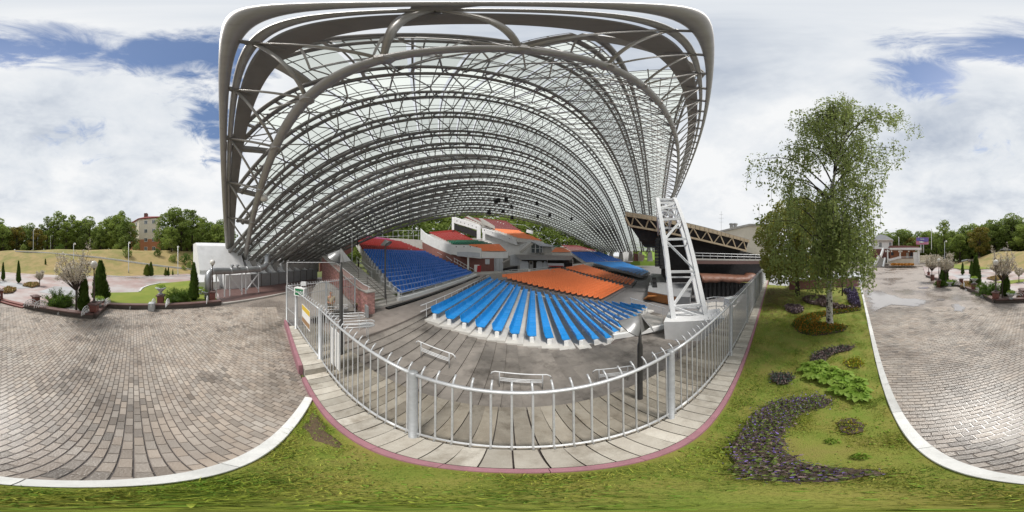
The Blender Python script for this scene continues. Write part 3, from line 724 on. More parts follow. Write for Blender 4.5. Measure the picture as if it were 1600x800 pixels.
# terrace of long boards stepping down towards the stage
te = thing('terrace', 'broad grey terrace of long shallow steps descending beside the fence to the stage', 'terrace', (0, 5, -2))
x = -5.75; k = 0
def near_edge(x): return pl([(-6, 10.3), (-3, 9.4), (0, 8.6), (3, 7.9), (5, 7.2), (7, 7.9), (10, 10), (14, 12)], x)
while x < 13.8:
    z = -.57 - .068 * (k + 1)
    y1 = near_edge(x) + .25; y = 2.2 - rnd(0, .02)
    cuts = [2.2]
    while cuts[-1] < y1 - 2.5: cuts.append(cuts[-1] + rnd(1.6, 2.6))
    cuts.append(y1)
    sh = .93 if k % 2 else 1.03
    for (ya, yb) in zip(cuts, cuts[1:]):
        t_ = sh * rnd(.90, 1.08); mb = MB()
        mb.hexa([(x + .003, ya + .004, z - .5), (x + .497, ya + .004, z - .5), (x + .497, yb - .004, z - .5), (x + .003, yb - .004, z - .5)],
                [(x + .003, ya + .004, z + rnd(-.004, .004)), (x + .497, ya + .004, z + rnd(-.004, .004)), (x + .497, yb - .004, z), (x + .003, yb - .004, z)], (t_, t_ * .98, t_ * .95))
        mb.build('step', 'terrace', te)
    x += .5; k += 1
m = MB(); m.add([(-5.7, 2.2, -.75), (13.8, 2.0, -3.4), (13.8, 12, -3.4), (-5.7, 11, -.75)], [(0, 1, 2, 3)]); m.build('substructure', 'wall_dark', te)

# white handrails with triple lower bars on the terrace
def zt(x): return -.57 - .068 * (int((x + 5.75) / .5) + 1)
def handrail(p, q, label):
    p = Vector(p); q = Vector(q); za, zb = zt(p.x), zt(q.x); o = thing('handrail', label, 'handrail', ((p.x + q.x) / 2, (p.y + q.y) / 2, (za + zb) / 2), 0, 'short handrails standing on the terrace steps')
    d = (q - p); up_ = lambda t, h: Vector((p.x + d.x * t, p.y + d.y * t, lerp(za, zb, t) + h))
    MB().tube([up_(-.06, .62), up_(-.04, .74), up_(.02, .80), up_(.98, .80), up_(1.04, .74), up_(1.06, .62)], .022, 8).build('top_rail', 'whitemetal', o, True)
    for h in (.38, .45, .52): MB().tube([up_(.1, h), up_(.9, h)], .016, 6).build('lower_rail', 'whitemetal', o, True)
    for t in (.1, .9): MB().tube([up_(t, 0), up_(t, .8)], .02, 6).build('post', 'galv', o, True)
handrail(G(653, 553, -.8), G(708, 574, -1.0), 'white triple bar handrail on the upper terrace steps, next to the paved walk')
handrail(G(772, 603, -1.3), G(856, 606, -1.45), 'white triple bar handrail on the middle terrace steps, between the other two long ones')
handrail(G(930, 600, -1.75), G(986, 592, -1.85), 'white triple bar handrail on the wet lower steps behind the grey flood lamp')
handrail(G(1022, 574, -2.1), G(1062, 556, -2.3), 'white bar handrail before the white concrete block of the lattice arch')
# ================================================================== SEATING
def seat_mesh(name, material, simple=False, w=.205):
    m = MB()
    if simple:
        m.box((0, .02, .42), (.44, .42, .05)); m.hexa([(-w, -.17, .42), (w, -.17, .42), (w, -.21, .42), (-w, -.21, .42)], [(-w, -.25, .80), (w, -.25, .80), (w, -.29, .80), (-w, -.29, .80)])
        return m.mesh(name, material)
    prof = [(.235, .395, .98), (.20, .425, 1), (-.02, .405, 1), (-.15, .415, 1), (-.205, .47, 1), (-.235, .62, .98), (-.262, .77, .92), (-.272, .80, .80)]
    V = []; n = len(prof)
    for (y, z, k) in prof:
        for s, lift in ((-1, .03), (-.5, 0), (.5, 0), (1, .03)):
            V.append((s * w * k, y + (lift * .6 if z > .45 else 0), z + (lift * .5 if z < .45 else 0)))
    F = []
    for i in range(n - 1):
        for j in range(3): F.append((i * 4 + j, i * 4 + j + 1, (i + 1) * 4 + j + 1, (i + 1) * 4 + j))
    o = len(V)
    for (y, z, k) in prof:                 # underside and rear of the shell
        for s in (-1, -.5, .5, 1): V.append((s * w * k, y - (.022 if z > .45 else 0), z - (.03 if z < .45 else .008)))
    for i in range(n - 1):
        for j in range(3): F.append((o + i * 4 + j, o + (i + 1) * 4 + j, o + (i + 1) * 4 + j + 1, o + i * 4 + j + 1))
        for j in (0, 3): F.append((i * 4 + j, (i + 1) * 4 + j, o + (i + 1) * 4 + j, o + i * 4 + j))
    for i in (0, n - 1):
        for j in range(3): F.append((i * 4 + j, i * 4 + j + 1, o + i * 4 + j + 1, o + i * 4 + j))
    m.add(V, F); return m.mesh(name, material)
PED = MB().box((0, 0, 0), (.22, .08, .36)).mesh('pedestal', 'white_plain')
ORD = ['first', 'second', 'third', 'fourth', 'fifth', 'sixth', 'seventh', 'eighth', 'ninth', 'tenth', 'eleventh', 'twelfth', 'thirteenth', 'fourteenth', 'fifteenth', 'sixteenth', 'seventeenth', 'eighteenth', 'nineteenth', 'twentieth']
def seat_row(Np, Fp, me, label, group, side=1, pitch=.5, rail='white_plain', bh=.05):
    Np = Vector(Np); Fp = Vector(Fp); d = Fp - Np; Ln = d.length; u = d.normalized(); f = Vector((u.y, -u.x, 0)).normalized() * side
    rz = math.atan2(-f.x, f.y); n = max(1, int(Ln / pitch))
    o = thing('seat_row', label, 'seat row', Np, 0, group)
    MB().bar(Np + Vector((0, 0, .34)), Fp + Vector((0, 0, .36 - bh / 2)), .07, bh).build('beam', rail, o)
    for k in range(0, n + 1, 4):
        p = Np.lerp(Fp, min(1, k * pitch / Ln)); q = link('pedestal', PED, o, False); q.location = p - Np + Vector((0, 0, .15)); q.rotation_euler = (0, 0, rz + math.pi / 2)
    for k in range(n):
        s = link('seat', me, o, False); p = Np.lerp(Fp, (k + .5) * pitch / Ln)
        s.location = p - Np; s.rotation_euler = (0, 0, rz + R_(rnd(-1, 1)))
    return o
def seat_block(name, corners, rows, me_mat, label, side=1, pitch=.5, floor='row_floor', deep=1.2):
    """corners: near-front, far-front, near-back, far-back; rows of seats joined (too small to pick apart)"""
    a, b, c, d = [Vector(p) for p in corners]; m = MB(); fl = MB(); w = .22
    for i in range(rows):
        t = i / max(1, rows - 1); p = a.lerp(c, t); q = b.lerp(d, t); dr = q - p; Ln = dr.length; u = dr.normalized(); f = Vector((u.y, -u.x, 0)).normalized() * side
        n = int(Ln / pitch)
        t2 = (i + 1) / max(1, rows - 1); p2 = a.lerp(c, t2); q2 = b.lerp(d, t2)
        f2 = f * .42
        B = [p + f2, q + f2, Vector((q2.x, q2.y, q.z)) + f2, Vector((p2.x, p2.y, p.z)) + f2]
        fl.hexa([v + Vector((0, 0, -deep)) for v in B], B)
        for k in range(n):
            if (k % 26) in (0,) and k > 0 and n > 34: continue
            e_ = p.lerp(q, (k + .5) * pitch / Ln)
            def T(x, y, z): return (e_.x + u.x * x + f.x * y, e_.y + u.y * x + f.y * y, e_.z + z)
            m.add([T(-w, .15, .42), T(w, .15, .42), T(w, -.18, .40), T(-w, -.18, .40), T(-w, -.27, .80), T(w, -.27, .80), T(w, -.22, .38), T(-w, -.22, .38), T(-w, .15, .37), T(w, .15, .37), T(w, -.30, .79), T(-w, -.30, .79)],
                  [(0, 1, 2, 3), (3, 2, 5, 4), (4, 5, 10, 11), (11, 10, 6, 7), (8, 9, 1, 0), (7, 6, 9, 8), (0, 3, 7, 8), (1, 9, 6, 2), (3, 4, 11, 7), (2, 6, 10, 5)])
    o = thing(name, label, 'seating', (a + b) / 2 - Vector((0, 0, .5)))
    tag(m.build('seat_field', me_mat, o), kind='stuff'); fl.build('step_field', floor, o)
    return o
ME_AZ = seat_mesh('seat_azure', 'seat_azure', w=.242); ME_BL = seat_mesh('seat_blue', 'seat_blue')

# azure block beside the terrace: every row and every seat of it
near = [(679, 488), (702, 496.5), (725.5, 502), (750, 509.6), (776.6, 515.5), (804, 520), (831, 524), (858.5, 527), (884.6, 529.8), (908, 529.3), (931, 528.6), (951, 527), (962, 517), (971, 510), (979, 504), (986, 498), (993, 493), (999, 488), (1005, 484), (1010, 480)]
far = [(545, 15), (595, 24), (640, 38), (682, 52), (722, 65), (768, 80), (812, 89), (850, 98), (895, 109), (940, 119), (990, 129), (1040, 139), (1090, 147), (1140, 155), (1190, 161), (1240, 167), (1290, 172), (1340, 175), (1390, 179), (1440, 184)]
rowsNF = []
for i in range(20):
    z = -.6 - .14 * i
    a = G(*near[i], z + .45); a.z = z
    b = G(640 + far[i][0] / 4.21, 430 + far[i][1] / 4.21, z + .62); b.z = z
    rowsNF.append((a, b))
    seat_row(a, b, ME_AZ, 'azure plastic seat row, %s down from the walk, beside the terrace' % ORD[i], 'azure seat rows beside the terrace')
az_floor = thing('seating_steps', 'pale concrete steps carrying the azure seat rows beside the terrace', 'steps', (0, 15, -1.5))
for i in range(20):
    a, b = rowsNF[i]
    if i < 19: a2, b2 = rowsNF[i + 1]
    else: a2, b2 = a + Vector((1, 0, 0)), b + Vector((1, 0, 0))
    u = (b - a).normalized(); bk = Vector((-u.y, u.x, 0)) * .42
    up_ = Vector((0, 0, -.0))
    ex = u * .45
    A = [a - ex + bk, Vector((a2.x, a2.y, a.z)) - ex + bk, Vector((b2.x, b2.y, a.z)) + ex + bk, b + ex + bk]
    m = MB(); m.hexa([v + Vector((0, 0, -.9)) for v in A], A); m.build('step', 'row_floor', az_floor)
# railing along the top row
rl = thing('railing', 'low white railing behind the highest azure seat row', 'railing', rowsNF[0][0])
a, b = rowsNF[0]; u = (b - a).normalized(); sh_ = Vector((-u.y, u.x, 0)) * .6
for h in (.95, .55):
    MB().tube([a + sh_ - u * .6 + Vector((0, 0, h)), b + sh_ + Vector((0, 0, h))], .025).build('rail', 'whitemetal', rl)
for k in range(15):
    p = a.lerp(b, k / 14) + sh_; MB().tube([p, p + Vector((0, 0, .95))], .02).build('post', 'whitemetal', rl)

# dark blue block on the left: rows climb away from the walk
DB = []
a0, a1, b0, b1 = Vector((-9.1, 10.9, -.2)), Vector((-19.6, 15.4, 3.72)), Vector((-7.5, 30.6, -.2)), Vector((-19.2, 33.4, 3.85))
for i in range(13):
    t = i / 12; a = a0.lerp(a1, t); b = b0.lerp(b1, t); DB.append((a, b))
    seat_row(a, b, ME_BL, 'dark blue plastic seat row, %s up from the walk, by the stairs' % ORD[i], 'dark blue seat rows by the brick wall stairs', bh=.20)
db_floor = thing('seating_steps', 'white edged concrete steps carrying the dark blue seat rows by the brick wall stairs', 'steps', (-14, 20, 0))
for i in range(13):
    a, b = DB[i]; a2, b2 = (DB[i + 1] if i < 12 else (a + (a - DB[i - 1][0]), b + (b - DB[i - 1][1])))
    u = (b - a).normalized(); f = Vector((u.y, -u.x, 0)) * .42; ex = u * .5
    A = [a - ex + f, b + ex + f, Vector((b2.x, b2.y, a.z)) + ex + f, Vector((a2.x, a2.y, a.z)) - ex + f]
    m = MB(); m.hexa([v + Vector((0, 0, -1.6)) for v in A], A); m.build('step', 'row_floor', db_floor)
a, b = DB[0]; u = (b - a).normalized(); f = Vector((u.y, -u.x, 0))
m = MB(); m.bar(a + f * .56 - u * .7 + Vector((0, 0, -.10)), b + f * .56 + u * .5 + Vector((0, 0, -.10)), .26, .34); m.build('white_edge', 'white_plain', db_floor)
m = MB(); m.bar(a + f * 1.3 - u * 2.5 + Vector((0, 0, -.28)), b + f * 1.3 + Vector((0, 0, -.28)), .35, .2); m.build('low_step', 'terrace', db_floor)
# red rows above the dark blue ones
seat_block('seat_block', [(-20.8, 15.9, 4.15), (-20.4, 34, 4.3), (-26.5, 18.5, 6.5), (-27, 34, 6.6)], 8, 'seat_red', 'block of red seats rising behind the dark blue block by the stairs', 1)
seat_block('seat_block', [(-27.2, 19.5, 6.75), (-27.8, 32, 6.85), (-28.1, 20, 7.1), (-28.6, 31, 7.2)], 2, 'seat_pink', 'two short rows of pink seats topping the red block by the stairs', 1)

# far blocks, in the order one walks round the bowl
def C4(*q): return [Q(x, y, r) for x, y, r in q]
def GZ(x, y, z): return G(x, y, z)
# large orange fan: seats' near edge, front row first
fo = [GZ(938, 466, -2.75), GZ(976, 446.5, -2.75), GZ(786, 432.5, .25), GZ(879, 420.5, .25)]
for v in fo: v.z -= .45
seat_block('seat_block', fo, 19, 'seat_orange', 'large fan of orange seats next to the azure block, before the grey roofed cabin', 1, floor='asphalt')
fo2 = [GZ(984, 444, -2.6), GZ(992, 436.5, -2.6), GZ(886, 419.5, .3), GZ(914, 414.2, .3)]
for v in fo2: v.z -= .45
seat_block('seat_block', fo2, 19, 'seat_orange', 'narrower wedge of orange seats between the large orange fan and the far azure block', 1, floor='asphalt')
fc = [GZ(1002, 429.5, -1.9), GZ(1014, 423.5, -1.9), Q(928, 410.6, 70), Q(975, 409.4, 84)]
for v in fc: v.z -= .45
seat_block('seat_block', fc, 18, 'seat_azure', 'far block of azure seats beside the stage front', 1, floor='asphalt', deep=.45)
fd = [Q(915, 409.5, 74), Q(973, 407, 90), Q(893, 394.5, 88), Q(938, 394, 99)]
for v in fd: v.z -= .45
seat_block('seat_block', fd, 13, 'seat_blue', 'far block of dark blue seats above the far azure block', 1)
fr_ = [Q(893, 393, 89), Q(935, 392.5, 99.5), Q(877, 383.5, 96), Q(907, 384.5, 105)]
for v in fr_: v.z -= .45
seat_block('seat_block', fr_, 8, 'seat_darkred', 'far block of dark red seats under the trees, above the far dark blue block', 1)
# side stand behind the curved white parapet: red, green, orange
sr = [Q(697, 376, 45), Q(744, 376, 52), Q(671, 364, 56), Q(712, 360, 62)]
seat_block('seat_block', [v - Vector((0, 0, .45)) for v in sr], 10, 'seat_red', 'block of red seats behind the curved white parapet', 1)
sg_ = [Q(708, 381.5, 43.5), Q(770, 381.5, 51), Q(699, 376.8, 45), Q(750, 376.6, 52)]
seat_block('seat_block', [v - Vector((0, 0, .45)) for v in sg_], 4, 'seat_green', 'green seat rows between the red and the orange rows behind the white parapet', 1)
so_ = [Q(754, 391.8, 42), Q(793, 391.8, 47), Q(734, 383.5, 45.5), Q(782, 382.8, 51)]
seat_block('seat_block', [v - Vector((0, 0, .45)) for v in so_], 6, 'seat_orange', 'orange seat rows above the white box wall, below the green rows', 1)
# upper tribune
t1 = [Q(808, 371, 56), Q(848, 376, 60), Q(770, 358, 64), Q(812, 361, 68)]
seat_block('seat_block', [v - Vector((0, 0, .45)) for v in t1], 9, 'seat_orange', 'orange seats on the lower half of the raised tribune', 1)
t2 = [Q(768, 357, 64.5), Q(816, 361, 69), Q(726, 340, 73), Q(792, 346, 79)]
seat_block('seat_block', [v - Vector((0, 0, .45)) for v in t2], 11, 'seat_darkred', 'dark red seats on the upper half of the raised tribune', 1)
t3 = [Q(862, 393.5, 62), Q(893, 393.5, 66), Q(868, 388, 65), Q(884, 388, 68)]
seat_block('seat_block', [v - Vector((0, 0, .45)) for v in t3], 4, 'seat_orange', 'few orange seats right of the glazed cabin', 1)
t4 = [Q(868, 387.6, 65.5), Q(886, 387.6, 68.5), Q(862, 384.5, 67), Q(880, 384.5, 70)]
seat_block('seat_block', [v - Vector((0, 0, .45)) for v in t4], 2, 'seat_green', 'two green seat rows right of the glazed cabin', 1)

# ================================================================== STAND BUILDINGS
def pxprism(mb, pix, r0, r1, col=None):
    """a solid from an outline on the sight lines at distance r0, carried straight back to r1 (real depth)"""
    f = [Q(x, y, r0) for x, y in pix]; ctr = sum(f, Vector()) / len(f); n = Vector((ctr.x, ctr.y, 0)).normalized() * (r1 - r0)
    n_ = len(f); mb.add(f + [p + n for p in f], [tuple(range(n_ - 1, -1, -1)), tuple(range(n_, 2 * n_))] + [(i, (i + 1) % n_, n_ + (i + 1) % n_, n_ + i) for i in range(n_)], col); return mb
def wallstrip(mb, top, bot, th):
    """wall along a polyline: top and bottom edges in 3-D, given thickness away from the camera"""
    n = len(top)
    for i in range(n - 1):
        d = (top[i + 1] - top[i]); nn = Vector((-d.y, d.x, 0)); nn = nn.normalized() if nn.length > 1e-6 else Vector((0, 1, 0))
        if nn.dot(Vector((top[i].x, top[i].y, 0))) < 0: nn = -nn
        nn *= th
        mb.hexa([bot[i], bot[i + 1], bot[i + 1] + nn, bot[i] + nn], [top[i], top[i + 1], top[i + 1] + nn, top[i] + nn])
    return mb
pw = thing('parapet_wall', 'curved white parapet stepping down along the dark blue seats', 'wall', Q(690, 400, 42))
tp = [Q(657, 358, 52), Q(664, 365, 49), Q(676, 372, 46), (Q(690, 377, 43.5)), Q(705, 382.5, 41)]
bt_ = [Q(657, 376, 52), Q(664, 380, 49), Q(676, 386, 46), Q(690, 392, 43.5), Q(705, 398, 41)]
wallstrip(MB(), tp, bt_, .4).build('wall', 'concrete_white', pw)
MB().tube([v + Vector((0, 0, .25)) for v in tp], .06).build('rail', 'whitemetal', pw)
cw = thing('base_wall', 'dull red brown wall under the white parapet beside the seats', 'wall', Q(690, 410, 42))
tp2 = [v + Vector((0, 0, -.02)) for v in bt_] + [Q(720, 400, 40.5), Q(762, 403, 42), Q(772, 403, 43)]
bt2 = [Q(657, 392, 51), Q(664, 395, 48), Q(676, 399, 45), Q(690, 406, 42.5), Q(705, 417, 40), Q(722, 424, 40), Q(762, 425, 41.5), Q(772, 425, 42.5)]
wallstrip(MB(), tp2, bt2, .5).build('wall', 'roof_brown', cw)
m = MB(); pxprism(m, [(758, 405), (765, 405), (765, 413), (758, 413)], 41.6, 41.9); m.build('window', 'light_panel', cw)
wb = thing('white_box', 'white projecting box balcony with small lamps at the end of the parapet', 'balcony', Q(730, 400, 40))
wallstrip(MB(), [Q(705, 382.5, 40.8), Q(730, 383, 39.6), Q(752, 388, 40.5)], [Q(705, 397, 40.8), Q(730, 402, 39.6), Q(752, 404, 40.5)], .5).build('front', 'white_wall', wb)
wallstrip(MB(), [Q(753, 393, 41), Q(772, 394, 43), Q(794, 394, 46)], [Q(753, 403.5, 41), Q(772, 403.5, 43), Q(794, 403.5, 46)], .5).build('side_wall', 'white_wall', wb)
wallstrip(MB(), [Q(714, 393.5, 39), Q(732, 393.5, 38.4), Q(750, 395, 38.6)], [Q(714, 400, 39), Q(732, 401.5, 38.4), Q(750, 402.5, 38.6)], .08).build('balcony_panel', 'light_panel', wb)
for x in (713, 725, 735, 745):
    p = Q(x, 385.5, 39.4); MB().box(p, (.2, .25, .18)).build('wall_lamp', 'black', wb)
MB().tube([Q(731.5, 401, 39.2), Q(731.5, 421, 39.2)], .22, 10).build('column', 'white_wall', wb)
for (x0, x1, nm, ml, yy) in ((716, 738, 'railing', 'whitemetal', 0),):
    rl2 = thing('railing', 'white stepped railing going down beside the red brown wall', 'railing', Q(720, 418, 38))
    for (xa, ya, xb, yb) in ((683, 394, 690, 398), (697, 400, 706, 407), (709, 403, 740, 421), (709, 408, 740, 426)):
        MB().tube([Q(xa, ya, 39), Q(xb, yb, 38)], .05).build('rail', 'whitemetal', rl2)
    for k in range(7):
        x = 710 + 5 * k; y = 403 + 2.9 * k; MB().tube([Q(x, y, 38.6), Q(x, y + 7, 38.6)], .035).build('post', 'whitemetal', rl2)
fz = thing('freezer', 'red and white ice cream chest with tall side panel by the wall', 'freezer', Q(748, 424, 37))
m = MB(); pxprism(m, [(741, 414), (749, 414), (749, 424.5), (741, 424.5)], 37, 37.7); m.build('cabinet', 'white_plain', fz)
m = MB(); pxprism(m, [(746, 415), (752, 415), (751, 425), (745, 425)], 36.9, 37.4); m.build('front_panel', 'red_plain', fz)

# raised tribune: beams, piers, undercroft, walls
tr = thing('tribune', 'raised white concrete tribune with sloping beams over an open passage', 'grandstand', Q(780, 400, 56))
m = MB(); pxprism(m, [(706, 339), (712, 339.5), (751, 352.5), (751, 361), (712, 349), (706, 347)], 59, 59.8); m.build('sloping_beam', 'concrete_white', tr)
m = MB(); pxprism(m, [(753, 356), (760, 357.5), (808, 374.5), (808, 383), (798, 380), (753, 363)], 56, 56.8); m.build('sloping_beam', 'concrete_white', tr)
for (x0, x1, y0, y1, r) in ((706, 709.5, 340, 359, 58.8), (745, 751, 352, 374, 58), (754, 758, 362, 376, 55.5)):
    m = MB(); pxprism(m, [(x0, y0), (x1, y0), (x1, y1), (x0, y1)], r, r + .9); m.build('pier', 'concrete_white', tr)
m = MB(); pxprism(m, [(757, 367), (808, 383), (808, 394), (780, 386), (757, 377)], 58.5, 59.5); m.build('back_wall', 'concrete', tr)
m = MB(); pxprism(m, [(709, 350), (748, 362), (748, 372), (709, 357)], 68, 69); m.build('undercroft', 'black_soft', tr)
m = MB(); pxprism(m, [(757, 364), (790, 375), (809, 376), (850, 379), (850, 401), (797, 400), (757, 386)], 57.3, 57.9); m.build('front_wall', 'white_wall', tr)
for k in range(7):
    p = Q(714 + 6 * k, 345 + 1.95 * k, 58.9); MB().box(p, (.25, .3, .25)).build('beam_lamp', 'black', tr)
for k in range(4):
    p = Q(757 + 13 * k, 359.5 + 4.4 * k, 55.9); MB().box(p, (.25, .3, .25)).build('beam_lamp', 'black', tr)
m = MB(); pxprism(m, [(728, 338), (732, 337), (770, 356), (768, 358)], 66.5, 67); m.build('stair', 'concrete', tr)
m = MB(); pxprism(m, [(748, 341), (753, 341), (773, 353), (773, 358), (756, 351)], 64, 64.8); m.build('dividing_wall', 'concrete', tr)
m = MB(); pxprism(m, [(823, 358), (833, 361), (833, 366), (822, 363)], 69, 69.6); m.build('end_wall', 'concrete_white', tr)
for (xa, ya, xb, yb, r) in ((812, 373.5, 848, 378, 55), (812, 376, 848, 380.5, 55), (730, 339, 760, 347, 77), (760, 347, 822, 352, 77), (820, 352, 832, 360, 76), (834, 362, 850, 377, 66), (700, 360, 706, 348, 61)):
    MB().tube([Q(xa, ya, r), Q(xb, yb, r)], .06, 4).build('guard_rail', 'galv', tr)
for k in range(13):
    x = 812 + 3 * k; MB().bar(Q(x, 373.5 + .125 * k * 3, 55), Q(x, 378 + .125 * 3 * k, 55), .06).build('guard_bar', 'galv', tr)
# stair beside the tribune
ts = thing('staircase', 'white outdoor staircase with bar railing climbing beside the raised tribune', 'staircase', Q(820, 392, 53))
for k in range(9):
    m = MB(); x = 812 + 2 * k; y = 392 - 1.55 * k; pxprism(m, [(x, y), (x + 4.5, y), (x + 4.5, y + 3.2), (x, y + 3.2)], 53, 55); m.build('tread', 'concrete', ts)
for dy in (0, 3): MB().tube([Q(811, 389 - dy, 52.8), Q(829, 375.5 - dy, 52.8)], .06, 4).build('rail', 'galv', ts)
for k in range(8): x = 812 + 2.3 * k; y = 388.5 - 1.75 * k; MB().tube([Q(x, y - 3, 52.8), Q(x, y + 3, 52.8)], .035, 4).build('baluster', 'galv', ts)
# glazed cabin
gc = thing('glazed_cabin', 'small glazed cabin with pale flat roof on the tribune foot', 'cabin', Q(845, 395, 54))
m = MB(); pxprism(m, [(829, 377), (835, 376.5), (867, 384), (862, 385.5), (844, 384.5)], 53, 58); m.build('roof', 'light_panel', gc)
for (x0, x1) in ((830, 836), (837, 843), (844, 847)):
    m = MB(); pxprism(m, [(x0 + .4, 381), (x1 - .4, 381), (x1 - .4, 395), (x0 + .4, 395)], 54.1, 54.3); m.build('pane', 'glass', gc)
m = MB(); pxprism(m, [(847, 385), (862, 385.5), (862, 395), (847, 395)], 54.2, 57); m.build('wall', 'concrete', gc)
for x in (829.6, 836.5, 843.5, 847.2): MB().bar(Q(x, 379, 54), Q(x, 395, 54), .14).build('mullion', 'whitemetal', gc)
MB().bar(Q(829, 388, 53.95), Q(847, 388.5, 53.95), .12).build('transom', 'whitemetal', gc)
# sound cabin with grey roof
sc_ = thing('sound_cabin', 'long low control cabin under a flat grey roof behind the orange seats', 'cabin', Q(835, 425, 46))
def wall_px(pix, r0, r1, nm, ml, par): m_ = MB(); pxprism(m_, pix, r0, r1); return m_.build(nm, ml, par)
wall_px([(803, 397.5), (897, 399.5), (893, 405.5), (813, 405)], 44.5, 52, 'roof', 'roof_sheet', sc_)
m = MB(); a_, b_ = Q(813, 405.2, 44.4), Q(893, 405.8, 44.4); m.bar(a_, b_, .3, .22); m.build('fascia', 'panel_grey', sc_)
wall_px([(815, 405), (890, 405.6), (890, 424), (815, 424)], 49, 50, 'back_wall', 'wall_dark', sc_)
for x0, x1 in ((812, 826), (838, 848), (848.5, 855)):
    wall_px([(x0, 411), (x0 + 2, 408), (x1 - 2, 408), (x1, 411), (x1, 421.5), (x0, 421.5)], 45.5, 46.3, 'panel', 'light_panel', sc_)
wall_px([(827, 408), (833, 408), (833, 419), (827, 419)], 47.5, 47.7, 'door', 'white_wall', sc_)
wall_px([(828.5, 409), (831.5, 409), (831.5, 413), (828.5, 413)], 47.3, 47.45, 'door_pane', 'glass', sc_)
wall_px([(856, 411), (881, 411.5), (881, 417), (856, 417)], 44.6, 45, 'counter', 'light_panel', sc_)
wall_px([(857, 415), (880, 415.4), (880, 417), (857, 416.6)], 44.3, 44.5, 'counter_stripe', 'seat_red', sc_)
wall_px([(797, 399), (803, 397.5), (813, 405), (813, 415), (797, 415)], 46, 46.5, 'lattice_wall', 'light_panel', sc_)
for k in range(5): MB().bar(Q(798.5 + 3 * k, 400 + .9 * k, 45.8), Q(798.5 + 3 * k, 415, 45.8), .07).build('lattice_bar', 'whitemetal', sc_)
wall_px([(768, 404), (786, 404), (786, 425.5), (768, 425.5)], 43.5, 45.5, 'kiosk', 'light_panel', sc_)
for x in (775, 780.5): MB().bar(Q(x, 404, 43.4), Q(x, 425.5, 43.4), .05).build('kiosk_joint', 'panel_grey', sc_)
wall_px([(786, 420), (809, 416), (809, 424), (786, 425)], 42.5, 45, 'dark_tarp', 'black_soft', sc_)
wall_px([(881, 411), (894, 411), (896, 416), (882, 416)], 45, 46, 'dark_tarp', 'black_soft', sc_)
for x in (812.5, 855, 895): MB().tube([Q(x, 405, 44.8), Q(x, 423, 44.8)], .09).build('post', 'whitemetal', sc_)
MB().bar(Q(785, 410.5, 43), Q(797, 404, 44), .3, .25).build('stair_string', 'concrete', sc_)
cr_ = thing('railing', 'white railing between the control cabin and the large orange fan of seats', 'railing', Q(840, 424, 42))
for dy in (0, 3): MB().tube([Q(771, 429 - dy, 42), Q(800, 424.5 - dy, 42), Q(836, 422.5 - dy, 43), Q(880, 417.5 - dy, 46)], .05, 4).build('rail', 'whitemetal', cr_)
for k in range(24):
    t = k / 23; x = 771 + 109 * t; y = pl([(771, 429), (800, 424.5), (836, 422.5), (880, 417.5)], x); r = pl([(771, 42), (836, 43), (880, 46)], x)
    MB().tube([Q(x, y - 3.2, r), Q(x, y + 3, r)], .035, 4).build('post', 'whitemetal', cr_)
nb = MB(); pxprism(nb, [(825.5, 420.5), (829, 420.5), (829, 425), (825.5, 425)], 41.7, 41.75); tag(nb.build('notice', 'white_plain'), 'small white notice hung on the railing before the cabin', 'notice')
# ground under the far stands, seen between blocks
m = MB(); wallstrip(m, [Q(742, 430, 33), Q(790, 425, 40), Q(880, 418.5, 46.5), Q(925, 412, 66)], [Q(742, 470, 33), Q(790, 460, 40), Q(880, 450, 46.5), Q(925, 440, 66)], 6); struct(m.build('middle_walk', 'concrete'))
m = MB(); rr_ = [Q(640, 393, 47), Q(720, 372, 62), Q(780, 372, 70), Q(850, 388, 75), Q(900, 396, 95), Q(985, 402, 108)]
wallstrip(m, rr_, [Vector((v.x, v.y, -3.4)) for v in rr_], 14); struct(m.build('stand_base', 'concrete'))
# ================================================================== CANOPY
def itp(x, xs, ys):
    if x <= xs[0]: return ys[0]
    for a, b, c, d in zip(xs, xs[1:], ys, ys[1:]):
        if x <= b: return c + (d - c) * (x - a) / (b - a)
    return ys[-1]
IX = [-1, 0, 1, 2, 3, 4, 5, 6, 7, 8, 9, 10, 16]
AZA = [-133, -129, -124.5, -118.5, -110.5, -105, -100.5, -96.5, -91, -87, -83, -79.5, -69]
FF = [28.5, 27, 26.5, 23, 25.5, 24.5, 22.5, 21.3, 21, 20.5, 20, 19.5, 21]
AZB = [51.5, 50, 48.2, 46, 43.5, 41.2, 39.5, 38.7, 37.8, 37, 36.3, 35.6, 31.5]
PHI = [-4, -5, -6, -8, -10, -12, -14, -16, -18, -20, -23.5, -27, -52]
class Arch:
    def __init__(s, A, B, phi, f, ex):
        s.A = Vector(A); s.B = Vector(B); ab = s.B - s.A; hn = Vector((ab.y, -ab.x, 0)).normalized()
        if hn.dot(Vector((-s.A.x, -s.A.y, 0))) < 0: hn = -hn
        s.hn = hn; s.u = Vector((0, 0, math.cos(phi))) + hn * math.sin(phi); s.f = f; s.ex = ex
        s.pn = ab.normalized().cross(s.u).normalized()
        if s.pn.dot(hn) < 0: s.pn = -s.pn
    def p(s, t): return s.A + (s.B - s.A) * t + s.u * (s.f * (1 - abs(2 * t - 1) ** s.ex))
    def n(s, t):                             # outward normal in the rib's own plane
        T = (s.p(min(1, t + .004)) - s.p(max(0, t - .004))).normalized(); v = s.pn.cross(T)
        return v if v.dot(s.u) > 0 else -v
    def t_at(s, px, py):
        best = (9, 0); d = d_of(px, py)
        for k in range(501):
            q = (s.p(k / 500) - Vector((0, 0, H))).normalized(); e_ = (q - d).length
            if e_ < best[0]: best = (e_, k / 500)
        return best[1]
